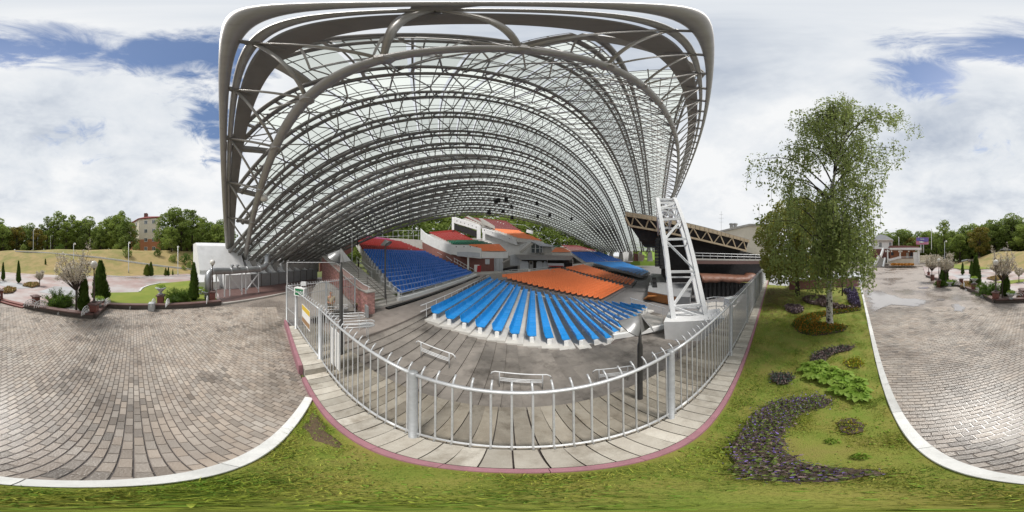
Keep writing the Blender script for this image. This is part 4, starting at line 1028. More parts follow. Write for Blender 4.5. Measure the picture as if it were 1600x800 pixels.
def rib(i):
    rA = itp(i, [-1, 7, 16], [20, 20, 25]); zA = itp(i, [6, 8], [3.0, 2.6])
    return Arch(P(itp(i, IX, AZA), rA, zA), P(itp(i, IX, AZB), 100, 6), R_(itp(i, IX, PHI)), itp(i, IX, FF), 2.3)
RIBS = list(range(-1, 17)); RB = {i: rib(i) for i in RIBS}
T0 = {i: 0.0 for i in RIBS}
T0[-1] = RB[-1].t_at(1072, 110); T0[0] = RB[0].t_at(984, 50); T0[1] = RB[1].t_at(420, 92); T0[2] = RB[2].t_at(366, 236); T0[3] = RB[3].t_at(369, 297); T0[4] = RB[4].t_at(372, 345)
can = thing('canopy', 'huge ribbed steel and polycarbonate canopy arching over the seating', 'canopy', (-19, 3, 2.6))
def tts(t0, n): return [t0 + (1 - t0) * k / n for k in range(n + 1)]
for i in RIBS:
    A = RB[i]; fat = i >= 7; sp_w = .34 if i < 6 else .38
    for sgn in (-1, 1):
        m = MB(); ts__ = tts(T0[i], 64); far_ = [max(0, t - .35) / .65 for t in ts__]; pts = [A.p(t) + A.pn * (sp_w * sgn * (1 + .75 * g)) for t, g in zip(ts__, far_)]   # ribs swell towards the far feet
        if fat: m.tube(pts, [(.21 + .16 * g) if i < 11 else .17 for g in far_], 8)
        else:
            m.tube(pts, [.175 + .24 * g for g in far_], 6)
        m.build('rib_chord', 'steel' if 7 <= i < 10 else 'steel_dark', can, True)
    m = MB()                                 # short ties between the twin chords
    for k, t in enumerate(tts(T0[i], 56)):
        if 0 < k: m.bar(A.p(t) + A.pn * sp_w, A.p(t) - A.pn * sp_w, .14, .2)
    tag(m.build('tie_run', 'steel', can), kind='stuff')
# space frame between the ribs: nodes half way, hanging below the skin, struts to both ribs
NS = 58
skin = {}
OUT = .75
for i, j in zip(RIBS, RIBS[1:]):
    a, b = RB[i], RB[j]; t0 = max(T0[i], T0[j]); m = MB(); nodes = []
    sag = .9 if i < 6 else 1.15
    for k in range(NS + 1):
        t = k / NS
        if t < t0 - .001: nodes.append(None); continue
        nodes.append((a.p(t) + b.p(t)) / 2 - (a.n(t) + b.n(t)) * .5 * sag * (.35 + .65 * min(1, 6 * t, 6 * (1 - t))))
    sr_ = .047 if i < 7 else .045
    for k in range(NS):
        if nodes[k] is None: continue
        t, t2, th = k / NS, (k + 1) / NS, (k + .5) / NS
        if nodes[k + 1] is not None: m.bar(nodes[k], nodes[k + 1], sr_ * 1.5)
        for q in ((a, -1), (b, 1)):
            A = q[0]
            m.bar(nodes[k], A.p(th) - A.pn * .3 * -q[1] * -1, sr_ * 1.7)
            if k > 0 and t - .5 / NS >= t0: m.bar(nodes[k], A.p((k - .5) / NS), sr_ * 1.7)
    tag(m.build('space_frame', 'steel' if i < 3 else 'steel_dark', can), kind='stuff')
    # secondary struts up to the skin and purlins carrying the panels
    m = MB(); NP = 116
    for k in range(NP + 1):
        t = k / NP
        if t < t0: continue
        o1, o2 = a.n(t) * OUT, b.n(t) * OUT
        if k % 2 and k > 52: continue
        m.bar(a.p(t) + o1, b.p(t) + o2, .08 if k % 2 == 0 else .045, .10 if k % 2 == 0 else .05)
        if k % 2 == 0 and k < 52: t3 = t + .0028; m.bar(a.p(t3) + a.n(t3) * OUT, b.p(t3) + b.n(t3) * OUT, .05, .06)
        if k % 2 == 0:
            for A in (a, b): m.bar(A.p(t), A.p(t) + A.n(t) * OUT, .06)
    for s in (.0, .33, .66):
        m.tube([a.p(t).lerp(b.p(t), s) + a.n(t).lerp(b.n(t), s) * (OUT - .05) for t in tts(t0, 60)], .045, 4)
    tag(m.build('purlin_field', 'steel_dark', can), kind='stuff')
    # panels
    big = i <= 4; rest = MB()
    k0 = int(math.ceil(t0 * NS)) ; ks = list(range(k0, NS))
    for k in ks:
        ta, tb = k / NS + .0012, (k + 1) / NS - .0012
        def S(A, t): return A.p(t) + A.n(t) * (OUT + .09)
        q = [S(a, ta), S(b, ta), S(b, tb), S(a, tb)]
        if big and k < 50:
            mm_ = MB().add(q, [(0, 1, 2, 3)]); mm_.build('roof_panel', 'polycarb', can)
        else: rest.add(q, [(0, 1, 2, 3)])
    if rest.f: tag(rest.build('roof_panel_field', 'polycarb', can), kind='stuff')
# flat edge girders at the ends of the cut ribs and along the free roof edge
A = RB[1]
# front lip: two tubes and a flat plate leaning out over the lawn, and the fat lower chord
lipA = Arch(P(-100, 20, 4.0), P(47.5, 100, 6), R_(34), 28.7, 2.2)
tubeA = Arch(P(-93.8, 20, 3.0), P(47.2, 100, 6), R_(36), 23.6, 2.2)
def lipo(t, s, dz=0): return lipA.p(t) - lipA.hn * s * (.35 + .65 * min(1, 5 * t + .15, 5 * (1 - t) + .15)) + Vector((0, 0, dz))
MB().tube([lipo(t, 0) for t in tts(0, 110)], .21, 12).build('lip_tube', 'steel', can, True)
MB().tube([lipo(t, .62, .05) for t in tts(0, 110)], .15, 10).build('lip_tube', 'steel', can, True)
m = MB(); ts_ = tts(0, 110)
for t, t2 in zip(ts_, ts_[1:]):
    a, b, c, d = lipo(t, 1.0), lipo(t2, 1.0), lipo(t2, 2.05, .15), lipo(t, 2.05, .15); up_ = lipA.u * .14
    m.hexa([a, b, c, d], [a + up_, b + up_, c + up_, d + up_])
m.build('lip_plate', 'plate', can)
MB().tube([tubeA.p(t) for t in tts(0, 110)], .25, 12).build('lower_chord', 'steel', can, True)
NL = 48
for k in range(NL + 1):
    ta = .1398 + .0242 * (k - 5); t = ta + .0128; tb = ta + .0242
    if tb > 1: break
    MB().bar(lipo(t, 0), lipo(t, 1.6, .1), .22, .3).build('lip_bracket', 'steel_dark', can)
    MB().tube([lipo(t, .6), tubeA.p(ta)], .085, 6).build('brace', 'steel', can, True)
    MB().tube([lipo(t, .6), tubeA.p(tb)], .085, 6).build('brace', 'steel', can, True)
    for i in (1, 2):                           # from the fat chord up to the first ribs
        if ta > T0[i] + .01:
            MB().tube([tubeA.p(ta), RB[i].p(ta)], .075, 5).build('brace', 'steel', can, True); MB().tube([tubeA.p(ta), RB[i].p(tb)], .06, 5).build('brace', 'steel', can, True)
    MB().lathe([(.20, -.12), (.20, .12)], lipo(t, .62, .05), 10).build('pipe_clamp', 'steel_dark', can)
    q = tubeA.p(ta); MB().lathe([(.0, -.30), (.29, -.22), (.29, .22), (.0, .30)], q, 8).build('node_collar', 'steel', can)
# free edge beams where the roof skin starts behind the lip
for (i, j) in ((1, 2), (2, 3), (3, 4), (4, 5)):
    m = MB(); a, b = RB[i], RB[j]; ta, tb = T0[i], max(T0[j], .0)
    m.bar(a.p(max(ta, tb)) + a.n(ta) * .5, b.p(max(tb, ta)) + b.n(max(tb, ta)) * .5, .5, .35); m.build('edge_beam', 'plate', can)
m = MB(); m.tube([RB[1].p(T0[1] + .0 + (T0[0] - T0[1]) * k / 30) + RB[1].n(.1) * .8 for k in range(31)], .16, 6); m.build('edge_pipe', 'steel_dark', can, True)
m = MB(); a, b, c = RB[1].p(T0[0]), RB[0].p(T0[0]), RB[-1].p(T0[-1])
m.bar(a, b, .7, .3); m.bar(b, c, .7, .3); m.build('edge_plate', 'plate', can)
# feet of the near ribs down to the abutment
for i in RIBS:
    if i >= 5:
        p = RB[i].p(0); MB().bar(p + Vector((0, 0, .1)), p + Vector((0, 0, -1.6)), .75, .75).build('rib_foot', 'steel', can)
e0 = lipo(0, .3); f0 = tubeA.p(0)
m = MB(); m.tube([e0, e0 + Vector((-1.6, -.6, -2.2))], .17, 8); m.tube([e0, e0 + Vector((-1.2, 1.4, -3.0))], .2, 8); m.tube([e0, f0 + Vector((0, 0, -.6))], .15, 8); m.tube([f0, f0 + Vector((0, 0, -2.6))], .26, 10)
m.lathe([(.0, -.32), (.25, -.28), (.36, 0), (.25, .28), (.0, .32)], e0, 12)
m.build('foot_strut', 'steel', can, True)
m = MB()
for k in range(7):                           # catwalk box behind the feet
    a = P(-97 + 3.4 * k, 21.5, 4.3); b = P(-97 + 3.4 * (k + 1), 21.5, 4.3); m.bar(a, b, .9, 1.1)
m.build('gutter_box', 'steel_dark', can)
# cylinder lamp on the chord
m = MB(); p = tubeA.p(tubeA.t_at(408, 312)) + Vector((.3, .5, 0)); m.lathe([(.26, -.2), (.28, 0), (.26, .2)], p, 14); m.build('flood_lamp', 'globe', can, True)

# hanging loudspeakers
for k, (x, y, r) in enumerate([(713, 319, 42), (731, 321, 44), (764, 332, 45), (775, 314, 40), (779, 313, 40), (799, 323, 44), (800, 340, 52), (786, 330, 48), (791, 312, 40), (840, 338, 55), (859, 336, 55), (893, 342, 60), (839, 318, 46)]):
    p = Q(x, y, r); o = thing('hanging_speaker', 'black loudspeaker hung under the canopy steelwork', 'speaker', p, 0, 'loudspeakers hung under the canopy')
    MB().box(p, (.9, .7, 1.1), R_(20 * k), top=.85).build('cabinet', 'black', o)
    MB().tube([p + Vector((0, 0, .5)), p + Vector((0, 0, 5))], .03, 4).build('cable', 'black', o)

# ---- abutment: white concrete block with fins
ab = thing('abutment', 'massive white concrete abutment with sloping fins carrying the near canopy feet', 'abutment', (-18.5, 1.5, 0))
base0 = Vector((-15.0, -4.55, 0)); dirA = Vector((-.491, .871, 0)); nA = Vector((-dirA.y, dirA.x, 0))
if nA.x > 0: nA = -nA                          # away from the camera
def AB(s, o, z): return base0 + dirA * s + nA * o + Vector((0, 0, z))
prof = [(1.3, 0), (1.3, 1.9), (3.2, 4.6), (4.0, 5.0), (6.5, 5.0), (6.5, 0)]
def extr(mb, prof, s0, s1):
    n = len(prof); V = [AB(s0, o, z) for o, z in prof] + [AB(s1, o, z) for o, z in prof]
    mb.add(V, [tuple(range(n)), tuple(range(2 * n - 1, n - 1, -1))] + [(i, n + i, n + (i + 1) % n, (i + 1) % n) for i in range(n)])
m = MB(); extr(m, prof, -.6, 4.6); m.build('end_block', 'concrete_white', ab)
m = MB(); extr(m, [(.2, 0), (.2, .85), (1.3, 1.5), (1.3, 0)], -.9, 1.2); m.build('toe_block', 'concrete_white', ab)
m = MB(); extr(m, [(.0, 0), (.0, 1.5), (1.32, 1.9), (1.32, 0)], 1.8, 4.6); m.build('front_block', 'concrete_white', ab)
m = MB(); extr(m, [(.0, 0), (.0, 1.45), (6.5, 1.45), (6.5, 0)], 4.6, 15.5); m.build('side_wall', 'panel_grey', ab)
for k in range(8):
    s = 5.0 + 1.35 * k; m = MB(); extr(m, [(.25, 1.45), (.7, 1.6), (3.6, 3.9), (6.4, 3.9), (6.4, 1.45)], s, s + .55); m.build('fin', 'concrete_white', ab)
for k in range(9):
    s = 4.7 + 1.2 * k; m = MB(); a = AB(s, -.02, .05); b = AB(s, -.02, 1.45); m.bar(a, b, .06, .06); m.build('panel_joint', 'wall_dark', ab)
m = MB(); a = G(345, 476); b = G(530, 437); ap = MB(); ap.hexa([Vector((a.x, a.y, -.05)), Vector((b.x, b.y, -.05)), AB(15, 0, -.05), AB(-.5, .3, -.05)], [Vector((a.x, a.y, .05)), Vector((b.x, b.y, .05)), AB(15, 0, .05), AB(-.5, .3, .05)])
struct(ap.build('abutment_apron', 'granite_dark'))
kk = thing('kerb', None, None); kk['kind'] = 'structure'
kerb_run(kk, [(a.x, a.y), ((a.x + b.x) / 2, (a.y + b.y) / 2 - .05), (b.x, b.y)], 1.2, .22, -.1, .12, 'concrete', 'kerb_stone')
# ventilation duct
du = thing('ventilation_duct', 'fat silver ventilation pipe on a steel trestle running along the white abutment', 'duct', G(330, 468))
dp = [G(325, 470, .0), Q(325, 436, 12.2), Q(326.5, 428, 12.3), Q(331, 424, 12.5), Q(338, 423.4, 12.7), Q(360, 423.4, 13.4), Q(385, 421.5, 14.2), Q(405, 420, 14.9), Q(413, 417, 15.2), Q(417, 411, 15.4), Q(417.5, 403, 15.5), Q(417.5, 398, 15.6)]
MB().tube(dp, .27, 16).build('pipe', 'duct', du, True)
for k in (3, 5, 6, 7, 9):
    p = dp[k]; d = (dp[k + 1] - dp[k - 1]).normalized(); MB().tube([p - d * .04, p + d * .04], .295, 16).build('pipe_flange', 'galv', du, True)
for x in (338, 351, 359, 378, 384, 404):
    r = pl([(325, 12.2), (338, 12.7), (360, 13.4), (405, 14.9)], x); p = Q(x, 425, r); MB().bar(Vector((p.x, p.y, .03)), Vector((p.x, p.y, 2.0)), .10).build('trestle_post', 'whitemetal', du)
for (xa, xb) in ((359, 378), (384, 404), (404, 384)):
    ra, rb = [pl([(325, 12.2), (338, 12.7), (360, 13.4), (405, 14.9)], x) for x in (xa, xb)]; pa, pb = Q(xa, 425, ra), Q(xb, 425, rb); MB().bar(Vector((pa.x, pa.y, 1.8)), Vector((pb.x, pb.y, .3)), .08).build('brace', 'whitemetal', du)
ra = Q(336, 425, 12.65); rb = Q(406, 422, 15.0); MB().bar(Vector((ra.x, ra.y, 2.02)), Vector((rb.x, rb.y, 2.15)), .14, .10).build('trestle_beam', 'whitemetal', du)
for x in (363, 371): p = Q(x, 418, 13.6); MB().lathe([(.09, -.2), (.09, .12), (.17, .14), (.15, .22), (.02, .26)], p, 12).build('vent_cap', 'duct', du)

# ================================================================== BRICK WALL, STAIRS BY THE DARK BLUE SEATS
bw = thing('brick_wall', 'pink rough brick stair wall with sloping grey coping and handrail', 'wall', (-9, 6.6, -.5))
wa = Vector((-8.0, 6.5, 0)); wb_ = Vector((-18.5, 7.9, 0)); du_ = (wb_ - wa); Lw = du_.length; du_.normalize(); nw = Vector((du_.y, -du_.x, 0))
if nw.y > 0: nw = -nw
def top_w(s): return 1.02 + max(0, s - .9) * (2.35 / (Lw - .9))
def WP(s, o, z): p = wa + du_ * s - nw * o; p.z = z; return p
m = MB(); m.hexa([WP(0, .02, -.6), WP(Lw, .02, -.6), WP(Lw, .58, -.6), WP(0, .58, -.6)], [WP(0, .02, top_w(0)), WP(Lw, .02, top_w(Lw)), WP(Lw, .58, top_w(Lw)), WP(0, .58, top_w(0))]); m.build('wall_core', 'mortar_pink', bw)
bs = MB(); cnt = 0
bh, bl = .105, .26
def stone(s0, s1, z0, z1):
    t_ = rnd(.72, 1.22); d_ = rnd(.0, .025); mb = MB()
    mb.hexa([WP(s0, .03, z0), WP(s1, .03, z0), WP(s1, -d_, z0 + .005), WP(s0, -d_, z0 + .005)][::-1], [WP(s0, .03, z1), WP(s1, .03, z1), WP(s1, -d_ - rnd(0, .01), z1 - .005), WP(s0, -d_, z1 - .005)][::-1], (t_, t_ * rnd(.9, 1.05), t_ * rnd(.9, 1.05))); return mb
for j in range(40):
    z0 = -.5 + j * bh
    for i in range(-1, int(Lw / bl) + 1):
        s0 = i * bl + (bl / 2 if j % 2 else 0); s1 = s0 + bl - .012; s0 = max(s0, 0)
        if s1 <= s0 + .03 or s1 > Lw: continue
        if z0 + bh > top_w(s0): continue
        mb = stone(s0, s1, z0 + .006, z0 + bh - .006)
        if s0 < 4.6 and cnt < 290: mb.build('brick', 'brick_pink', bw); cnt += 1
        else: bs.v, bs.f, bs.c = bs.v, bs.f, bs.c; bs.add(mb.v, mb.f, mb.c[0])
tag(bs.build('brick_field', 'brick_pink', bw), kind='stuff')
for j in range(14):                           # end face of the pier
    z0 = -.5 + j * bh
    if z0 + bh > 1.02: break
    for i in range(3):
        o0 = i * .2 + (.1 if j % 2 else 0) - .1; o1 = min(.58, o0 + .19); o0 = max(0, o0); t_ = rnd(.75, 1.2)
        if o1 - o0 < .03: continue
        mb = MB(); e_ = rnd(.005, .025); mb.hexa([WP(-e_, o0, z0 + .006), WP(.03, o0, z0 + .006), WP(.03, o1, z0 + .006), WP(-e_, o1, z0 + .006)], [WP(-e_, o0, z0 + bh - .006), WP(.03, o0, z0 + bh - .006), WP(.03, o1, z0 + bh - .006), WP(-e_, o1, z0 + bh - .006)], (t_, t_, t_)); mb.build('brick', 'brick_pink', bw)
for k in range(9):
    s0, s1 = -.06 + k * (Lw / 9), -.06 + (k + 1) * (Lw / 9) - .012
    m = MB(); m.hexa([WP(s0, -.07, top_w(s0)), WP(s1, -.07, top_w(s1)), WP(s1, .66, top_w(s1)), WP(s0, .66, top_w(s0))], [WP(s0, -.07, top_w(s0) + .08), WP(s1, -.07, top_w(s1) + .08), WP(s1, .66, top_w(s1) + .08), WP(s0, .66, top_w(s0) + .08)]); m.build('coping_stone', 'concrete', bw)
MB().tube([WP(.1, .3, 1.35), WP(1.0, .3, 1.42), WP(Lw, .3, top_w(Lw) + .4)], .03, 8).build('handrail', 'whitemetal', bw, True)
for s in (.3, 3, 6, 9): MB().tube([WP(s, .3, top_w(s)), WP(s, .3, top_w(s) + .38)], .02).build('rail_post', 'whitemetal', bw)
st = thing('staircase', 'wide grey concrete stairs climbing between the pink brick wall and the dark blue seats', 'staircase', (-11, 9, -.5))
for k in range(24):
    s = .75 + .42 * k; z = -.5 + .155 * (k + 1); a = WP(s, .6, z); b = WP(s, 3.9 - .02 * k, z); m = MB(); d_ = du_ * (.42 if k < 23 else 3)
    m.hexa([a + Vector((0, 0, -.8)), a + d_ + Vector((0, 0, -.8)), b + d_ + Vector((0, 0, -.8)), b + Vector((0, 0, -.8))], [a, a + d_, b + d_, b]); m.build('step', 'concrete', st)
for o, nm in ((2.2, 'centre'), (3.75, 'side')):
    for (s0, s1) in ((.8, 3.6), (5.2, 8.5)):
        z0 = -.5 + .155 * (s0 - .75) / .42; z1 = -.5 + .155 * (s1 - .75) / .42
        MB().tube([WP(s0, o, z0 + .1), WP(s0, o, z0 + .95), WP(s1, o, z1 + .95), WP(s1, o, z1 + .1)], .022).build('handrail', 'iron_brown' if o < 3 else 'whitemetal', st)
        MB().tube([WP(s0, o, z0 + .55), WP(s1, o, z1 + .55)], .018).build('handrail', 'iron_brown' if o < 3 else 'whitemetal', st)
m = MB(); m.box((-7.75, 6.25, -.1), (.55, .12, .75), R_(-25)); tag(m.build('utility_box', 'panel_grey'), 'grey metal utility box standing against the brick wall pier', 'box')
m = MB(); g = G(573, 507, -.49); m.lathe([(.42, 0), (.42, .012), (.02, .014)], (g.x, g.y, -.5), 24); tag(m.build('drain_cover', 'panel_grey'), 'round pale drain cover on the walk before the brick pier', 'drain cover')
m = MB(); pxprism(m, [(486, 486), (487, 456), (493, 446), (501, 441.5), (512, 443), (524, 450), (538, 463), (552, 478), (554, 486)], 10.75, 11.5); tag(m.build('ramp_mound', 'concrete'), 'grey paved mound humped before the pink brick wall behind the bar fence', 'mound')
# turnstile rails
for k, (xa, ya, xb, yb) in enumerate([(512, 492, 566, 490), (516, 505, 580, 502), (498, 478, 540, 477)]):
    z = .40; a = G(xa, ya, z); b = G(xb, yb, z); o = thing('queue_barrier', ['looped white pipe barrier in the middle of the three inside the gate', 'looped white pipe barrier by the black lamp, lowest of the three inside the gate', 'looped white pipe barrier closest to the man behind the fence'][k], 'barrier', (b.x, b.y, -.5))
    d = (b - a).normalized(); n = Vector((-d.y, d.x, 0)) * .16
    for h in (.0, -.18):
        hz = Vector((0, 0, h)); loop = [a + n + hz, b + n + hz, b + n * .7 + d * .1 + hz, b + d * .15 + hz, b - n * .7 + d * .1 + hz, b - n + hz, a - n + hz]
        MB().tube(loop, .02, 8).build('loop_rail', 'galv', o, True)
    for q in (a.lerp(b, .9), a.lerp(b, .1)):
        MB().tube([q + n, Vector((q.x + n.x, q.y + n.y, -.5))], .018).build('leg', 'galv', o); MB().tube([q - n, Vector((q.x - n.x, q.y - n.y, -.5))], .018).build('leg', 'galv', o)

# ================================================================== FLOOD LAMPS ON BLACK POLES
def flood_lamp(p, ztop, zbase, label, rz, s=1.0, tilt=0):
    o = thing('flood_lamp', label, 'lamp', (p.x, p.y, zbase))
    MB().lathe([(.13 * s, 0), (.13 * s, .05), (.062 * s, .08), (.055 * s, ztop - zbase - .55), (.035 * s, ztop - zbase - .5), (.03 * s, ztop - zbase - .2)], (p.x, p.y, zbase), 12).build('pole', 'lamp_black', o, True)
    c = Vector((p.x, p.y, ztop - .14)); d = Vector((math.cos(rz), math.sin(rz), 0)); n = Vector((-d.y, d.x, 0)); U = Vector((0, 0, 1))
    for sg, k_ in ((1, 1.2),):                  # drum shade and a folded flap either side of the ridge above the pole
        m = MB(); ns = 14; ax = (d * sg * .62 - U * .78).normalized(); e1 = n; e2 = ax.cross(n); ctr = c + d * sg * .20 * s * k_ + U * -.02 * s; rad = .25 * s * k_
        ring = [ctr + e1 * math.cos(2 * math.pi * q / ns) * rad + e2 * math.sin(2 * math.pi * q / ns) * rad * .8 for q in range(ns)]
        mid = [c + U * .16 * s + (v - (c + U * .16 * s)) * .62 + (-ax) * .055 * s for v in ring]; apex = c + U * .25 * s + d * sg * .02
        m.add(ring + mid + [apex], [(q, (q + 1) % ns, ns + (q + 1) % ns, ns + q) for q in range(ns)] + [(ns + q, ns + (q + 1) % ns, 2 * ns) for q in range(ns)])
        m.build('shade', 'shade_grey', o, True)
        MB().tube(ring + [ring[0]], .008 * s, 5).build('rim', 'lamp_black', o)
    m = MB(); q0, q1, q2, q3 = c + U * .27 * s, c - U * .14 * s + n * .05 * s, c - d * .30 * s - U * .10 * s - n * .12 * s, c - d * .24 * s - U * .13 * s + n * .16 * s; th = n * .008
    m.add([q0, q1, q2, q3, q0 - d * .012, q1 - U * .012, q2 - U * .012, q3 - U * .012], [(0, 1, 2), (0, 2, 3), (4, 6, 5), (4, 7, 6), (0, 4, 5, 1), (1, 5, 6, 2), (2, 6, 7, 3), (3, 7, 4, 0)]); m.build('flap', 'shade_grey', o)
    m = MB(); m.hexa([c + n * -.015 + d * -.10 * s - U * .12 * s, c + n * .015 + d * -.10 * s - U * .12 * s, c + n * .015 + d * .10 * s - U * .12 * s, c - n * .015 + d * .10 * s - U * .12 * s], [c - n * .015 - d * .015 + U * .28 * s, c + n * .015 - d * .015 + U * .28 * s, c + n * .015 + d * .015 + U * .28 * s, c - n * .015 + d * .015 + U * .28 * s]); m.build('ridge_plate', 'shade_grey', o)
    return o
flood_lamp(P((1000 - 800) * .225, 2.75), 2.28, -1.9, 'grey hooded flood lamp on a black pole just inside the fence above the wet steps', R_(155), .86)
flood_lamp(P((533 - 800) * .225, 4.5), 3.50, -.55, 'grey hooded flood lamp on a black pole just inside the fence by the gate', R_(200), .9)
flood_lamp(P((602 - 800) * .225, 13.2), 4.55, -.5, 'hooded flood lamp on a black pole at the foot of the grey stairs', R_(20), 1.25)
for k, (x, y0, y1, r) in enumerate([(559, 345, 385, 25), (606, 345, 368, 34), (645, 350, 372, 40)]):
    a = Q(x, y0, r); b = Q(x, y1, r); m = MB().tube([b, a], .07); tag(m.build('pole', 'lamp_black'), 'plain dark pole standing behind the red seats under the canopy', 'pole', 'dark poles behind the red seats')
m = MB(); a = Q(550, 360, 22); b = Q(550, 425, 22); m.tube([b, a], .06); tag(m.build('pole', 'whitemetal'), 'tall white pole at the head of the grey stairs', 'pole')
# back fence behind red block
bk = thing('mesh_fence', 'grey panel fence with posts on the slope behind the red seats', 'fence', Q(620, 376, 46))
for k in range(10):
    x = 582 + 8 * k; MB().tube([Q(x, 360, 46), Q(x, 380, 46)], .05, 4).build('post', 'galv', bk)
for y in (360.5, 369): MB().tube([Q(580, y + 1.5, 46), Q(656, y - .5, 46)], .04, 4).build('rail', 'galv', bk)
pxm = MB(); wallstrip(pxm, [Q(566, 375, 44), Q(610, 372, 45), Q(660, 375, 45)], [Q(566, 394, 44), Q(610, 392, 45), Q(660, 393, 45)], .4); tag(pxm.build('back_wall', 'concrete'), 'pale stepped wall behind the near red seats', 'wall')
sw = MB(); wallstrip(sw, [Q(500, 404, 27), Q(552, 368, 30)], [Q(500, 425, 27), Q(552, 392, 30)], .4); tag(sw.build('slope_wall', 'roof_brown'), 'dull red sloping wall climbing to the canopy feet left of the stairs', 'wall')

# ================================================================== PERSON
def person():
    base = P((517 - 800) * .225, 9.75, -.5); o = thing('person', 'man in a beige shirt and khaki trousers standing behind the bar fence', 'person', base)
    S = 1.0; fwd = Vector((math.sin(R_(60)), math.cos(R_(60)) * -.4, 0)).normalized(); rt = Vector((fwd.y, -fwd.x, 0))
    def X(f, r, z): return fwd * f + rt * r + Vector((0, 0, z))
    def skin(name, verts, edges, rad, m_, root=0, sub=2):
        me = bpy.data.meshes.new(name); me.from_pydata([tuple(v) for v in verts], edges, []); ob = bpy.data.objects.new(name, me); COL.objects.link(ob)
        sk = ob.modifiers.new('s', 'SKIN'); me.skin_vertices.new() if not me.skin_vertices else None
        for k, r in enumerate(rad): me.skin_vertices[0].data[k].radius = r if isinstance(r, tuple) else (r, r)
        me.skin_vertices[0].data[root].use_root = True
        sb = ob.modifiers.new('u', 'SUBSURF'); sb.levels = sub; sb.render_levels = sub
        bpy.context.view_layer.update()
        nm = bpy.data.meshes.new_from_object(ob.evaluated_get(bpy.context.evaluated_depsgraph_get())); COL.objects.unlink(ob); bpy.data.objects.remove(ob)
        nm.materials.clear(); nm.materials.append(MATS[m_]); nm.polygons.foreach_set('use_smooth', [True] * len(nm.polygons)); return nm
    V = [X(0, 0, .95), X(0, 0, 1.15), X(0, 0, 1.36), X(.01, 0, 1.47), X(.02, 0, 1.55), X(.03, 0, 1.66), X(.02, 0, 1.74),
         X(0, .10, .90), X(.02, .11, .50), X(-.01, .12, .09), X(.14, .13, .035),
         X(0, -.10, .90), X(.01, -.11, .50), X(-.02, -.12, .09), X(.13, -.13, .035),
         X(0, .19, 1.39), X(-.02, .25, 1.13), X(.20, .18, 1.08), X(.28, .12, 1.09),
         X(0, -.19, 1.39), X(-.02, -.25, 1.13), X(.20, -.16, 1.10), X(.28, -.09, 1.12)]
    E_ = [(0, 1), (1, 2), (2, 3), (3, 4), (4, 5), (5, 6), (0, 7), (7, 8), (8, 9), (9, 10), (0, 11), (11, 12), (12, 13), (13, 14), (2, 15), (15, 16), (16, 17), (17, 18), (2, 19), (19, 20), (20, 21), (21, 22)]
    Rr = [(.15, .11), (.145, .105), (.165, .11), .07, .058, (.085, .10), (.06, .07), .095, .066, .045, .04, .095, .066, .045, .04, .07, .05, .04, .03, .07, .05, .04, .03]
    me = skin('body', V, E_, Rr, 'skin'); link('body', me, o, False)
    tp_ = [0, 1, 2, 3, 15, 16, 19, 20]; ix = {k: n for n, k in enumerate(tp_)}
    me = skin('shirt', [V[k] + (Vector((0, 0, -.03)) if k == 3 else Vector()) for k in tp_], [(ix[a], ix[b]) for a, b in E_ if a in ix and b in ix], [(.17, .13), (.165, .12), (.185, .125), .075, .085, .068, .085, .068], 'shirt'); link('shirt', me, o, False)
    lg = [0, 7, 8, 9, 11, 12, 13]; ix = {k: n for n, k in enumerate(lg)}
    me = skin('trousers', [V[k] for k in lg], [(ix[a], ix[b]) for a, b in E_ if a in ix and b in ix], [(.165, .125), .11, .08, .065, .11, .08, .065], 'trousers'); link('trousers', me, o, False)
    me = skin('hair', [X(.0, 0, 1.68), X(-.01, 0, 1.75)], [(0, 1)], [(.088, .10), (.075, .09)], 'hair'); link('hair', me, o, False)
    for s in (-1, 1):
        me = MB().lathe([(.05, 0), (.052, .05), (.03, .08)], X(.06, .125 * s, 0), 10).mesh('shoe', 'shoe'); link('shoe', me, o, False)
        for f in range(4): me = MB().tube([X(.28, s * (.10 - .02 * f), 1.10), X(.335, s * (.085 - .018 * f), 1.085 - .004 * f), X(.35, s * (.07 - .015 * f), 1.05)], [.010, .009, .007], 6).mesh('finger', 'skin'); link('finger', me, o, False)
        me = MB().tube([X(.26, s * .08, 1.11), X(.29, s * .045, 1.13), X(.32, s * .03, 1.12)], [.012, .010, .008], 6).mesh('thumb', 'skin'); link('thumb', me, o, False)
        me = MB().lathe([(.0, -.012), (.012, 0), (0, .012)], X(.115, .035 * s, 1.665), 8).mesh('eye', 'hair'); link('eye', me, o, False)
        me = MB().lathe([(.0, -.035), (.022, 0), (0, .035)], X(.02, .092 * s, 1.65), 8).mesh('ear', 'skin'); link('ear', me, o, False)
    me = MB().tube([X(.11, 0, 1.665), X(.145, 0, 1.63), X(.12, 0, 1.62)], [.012, .016, .01], 6).mesh('nose', 'skin'); link('nose', me, o, False)
    me = MB().box(X(.118, 0, 1.592), (.02, .045, .012), math.atan2(fwd.y, fwd.x)).mesh('mouth', 'granite_dark'); link('mouth', me, o, False)
person()

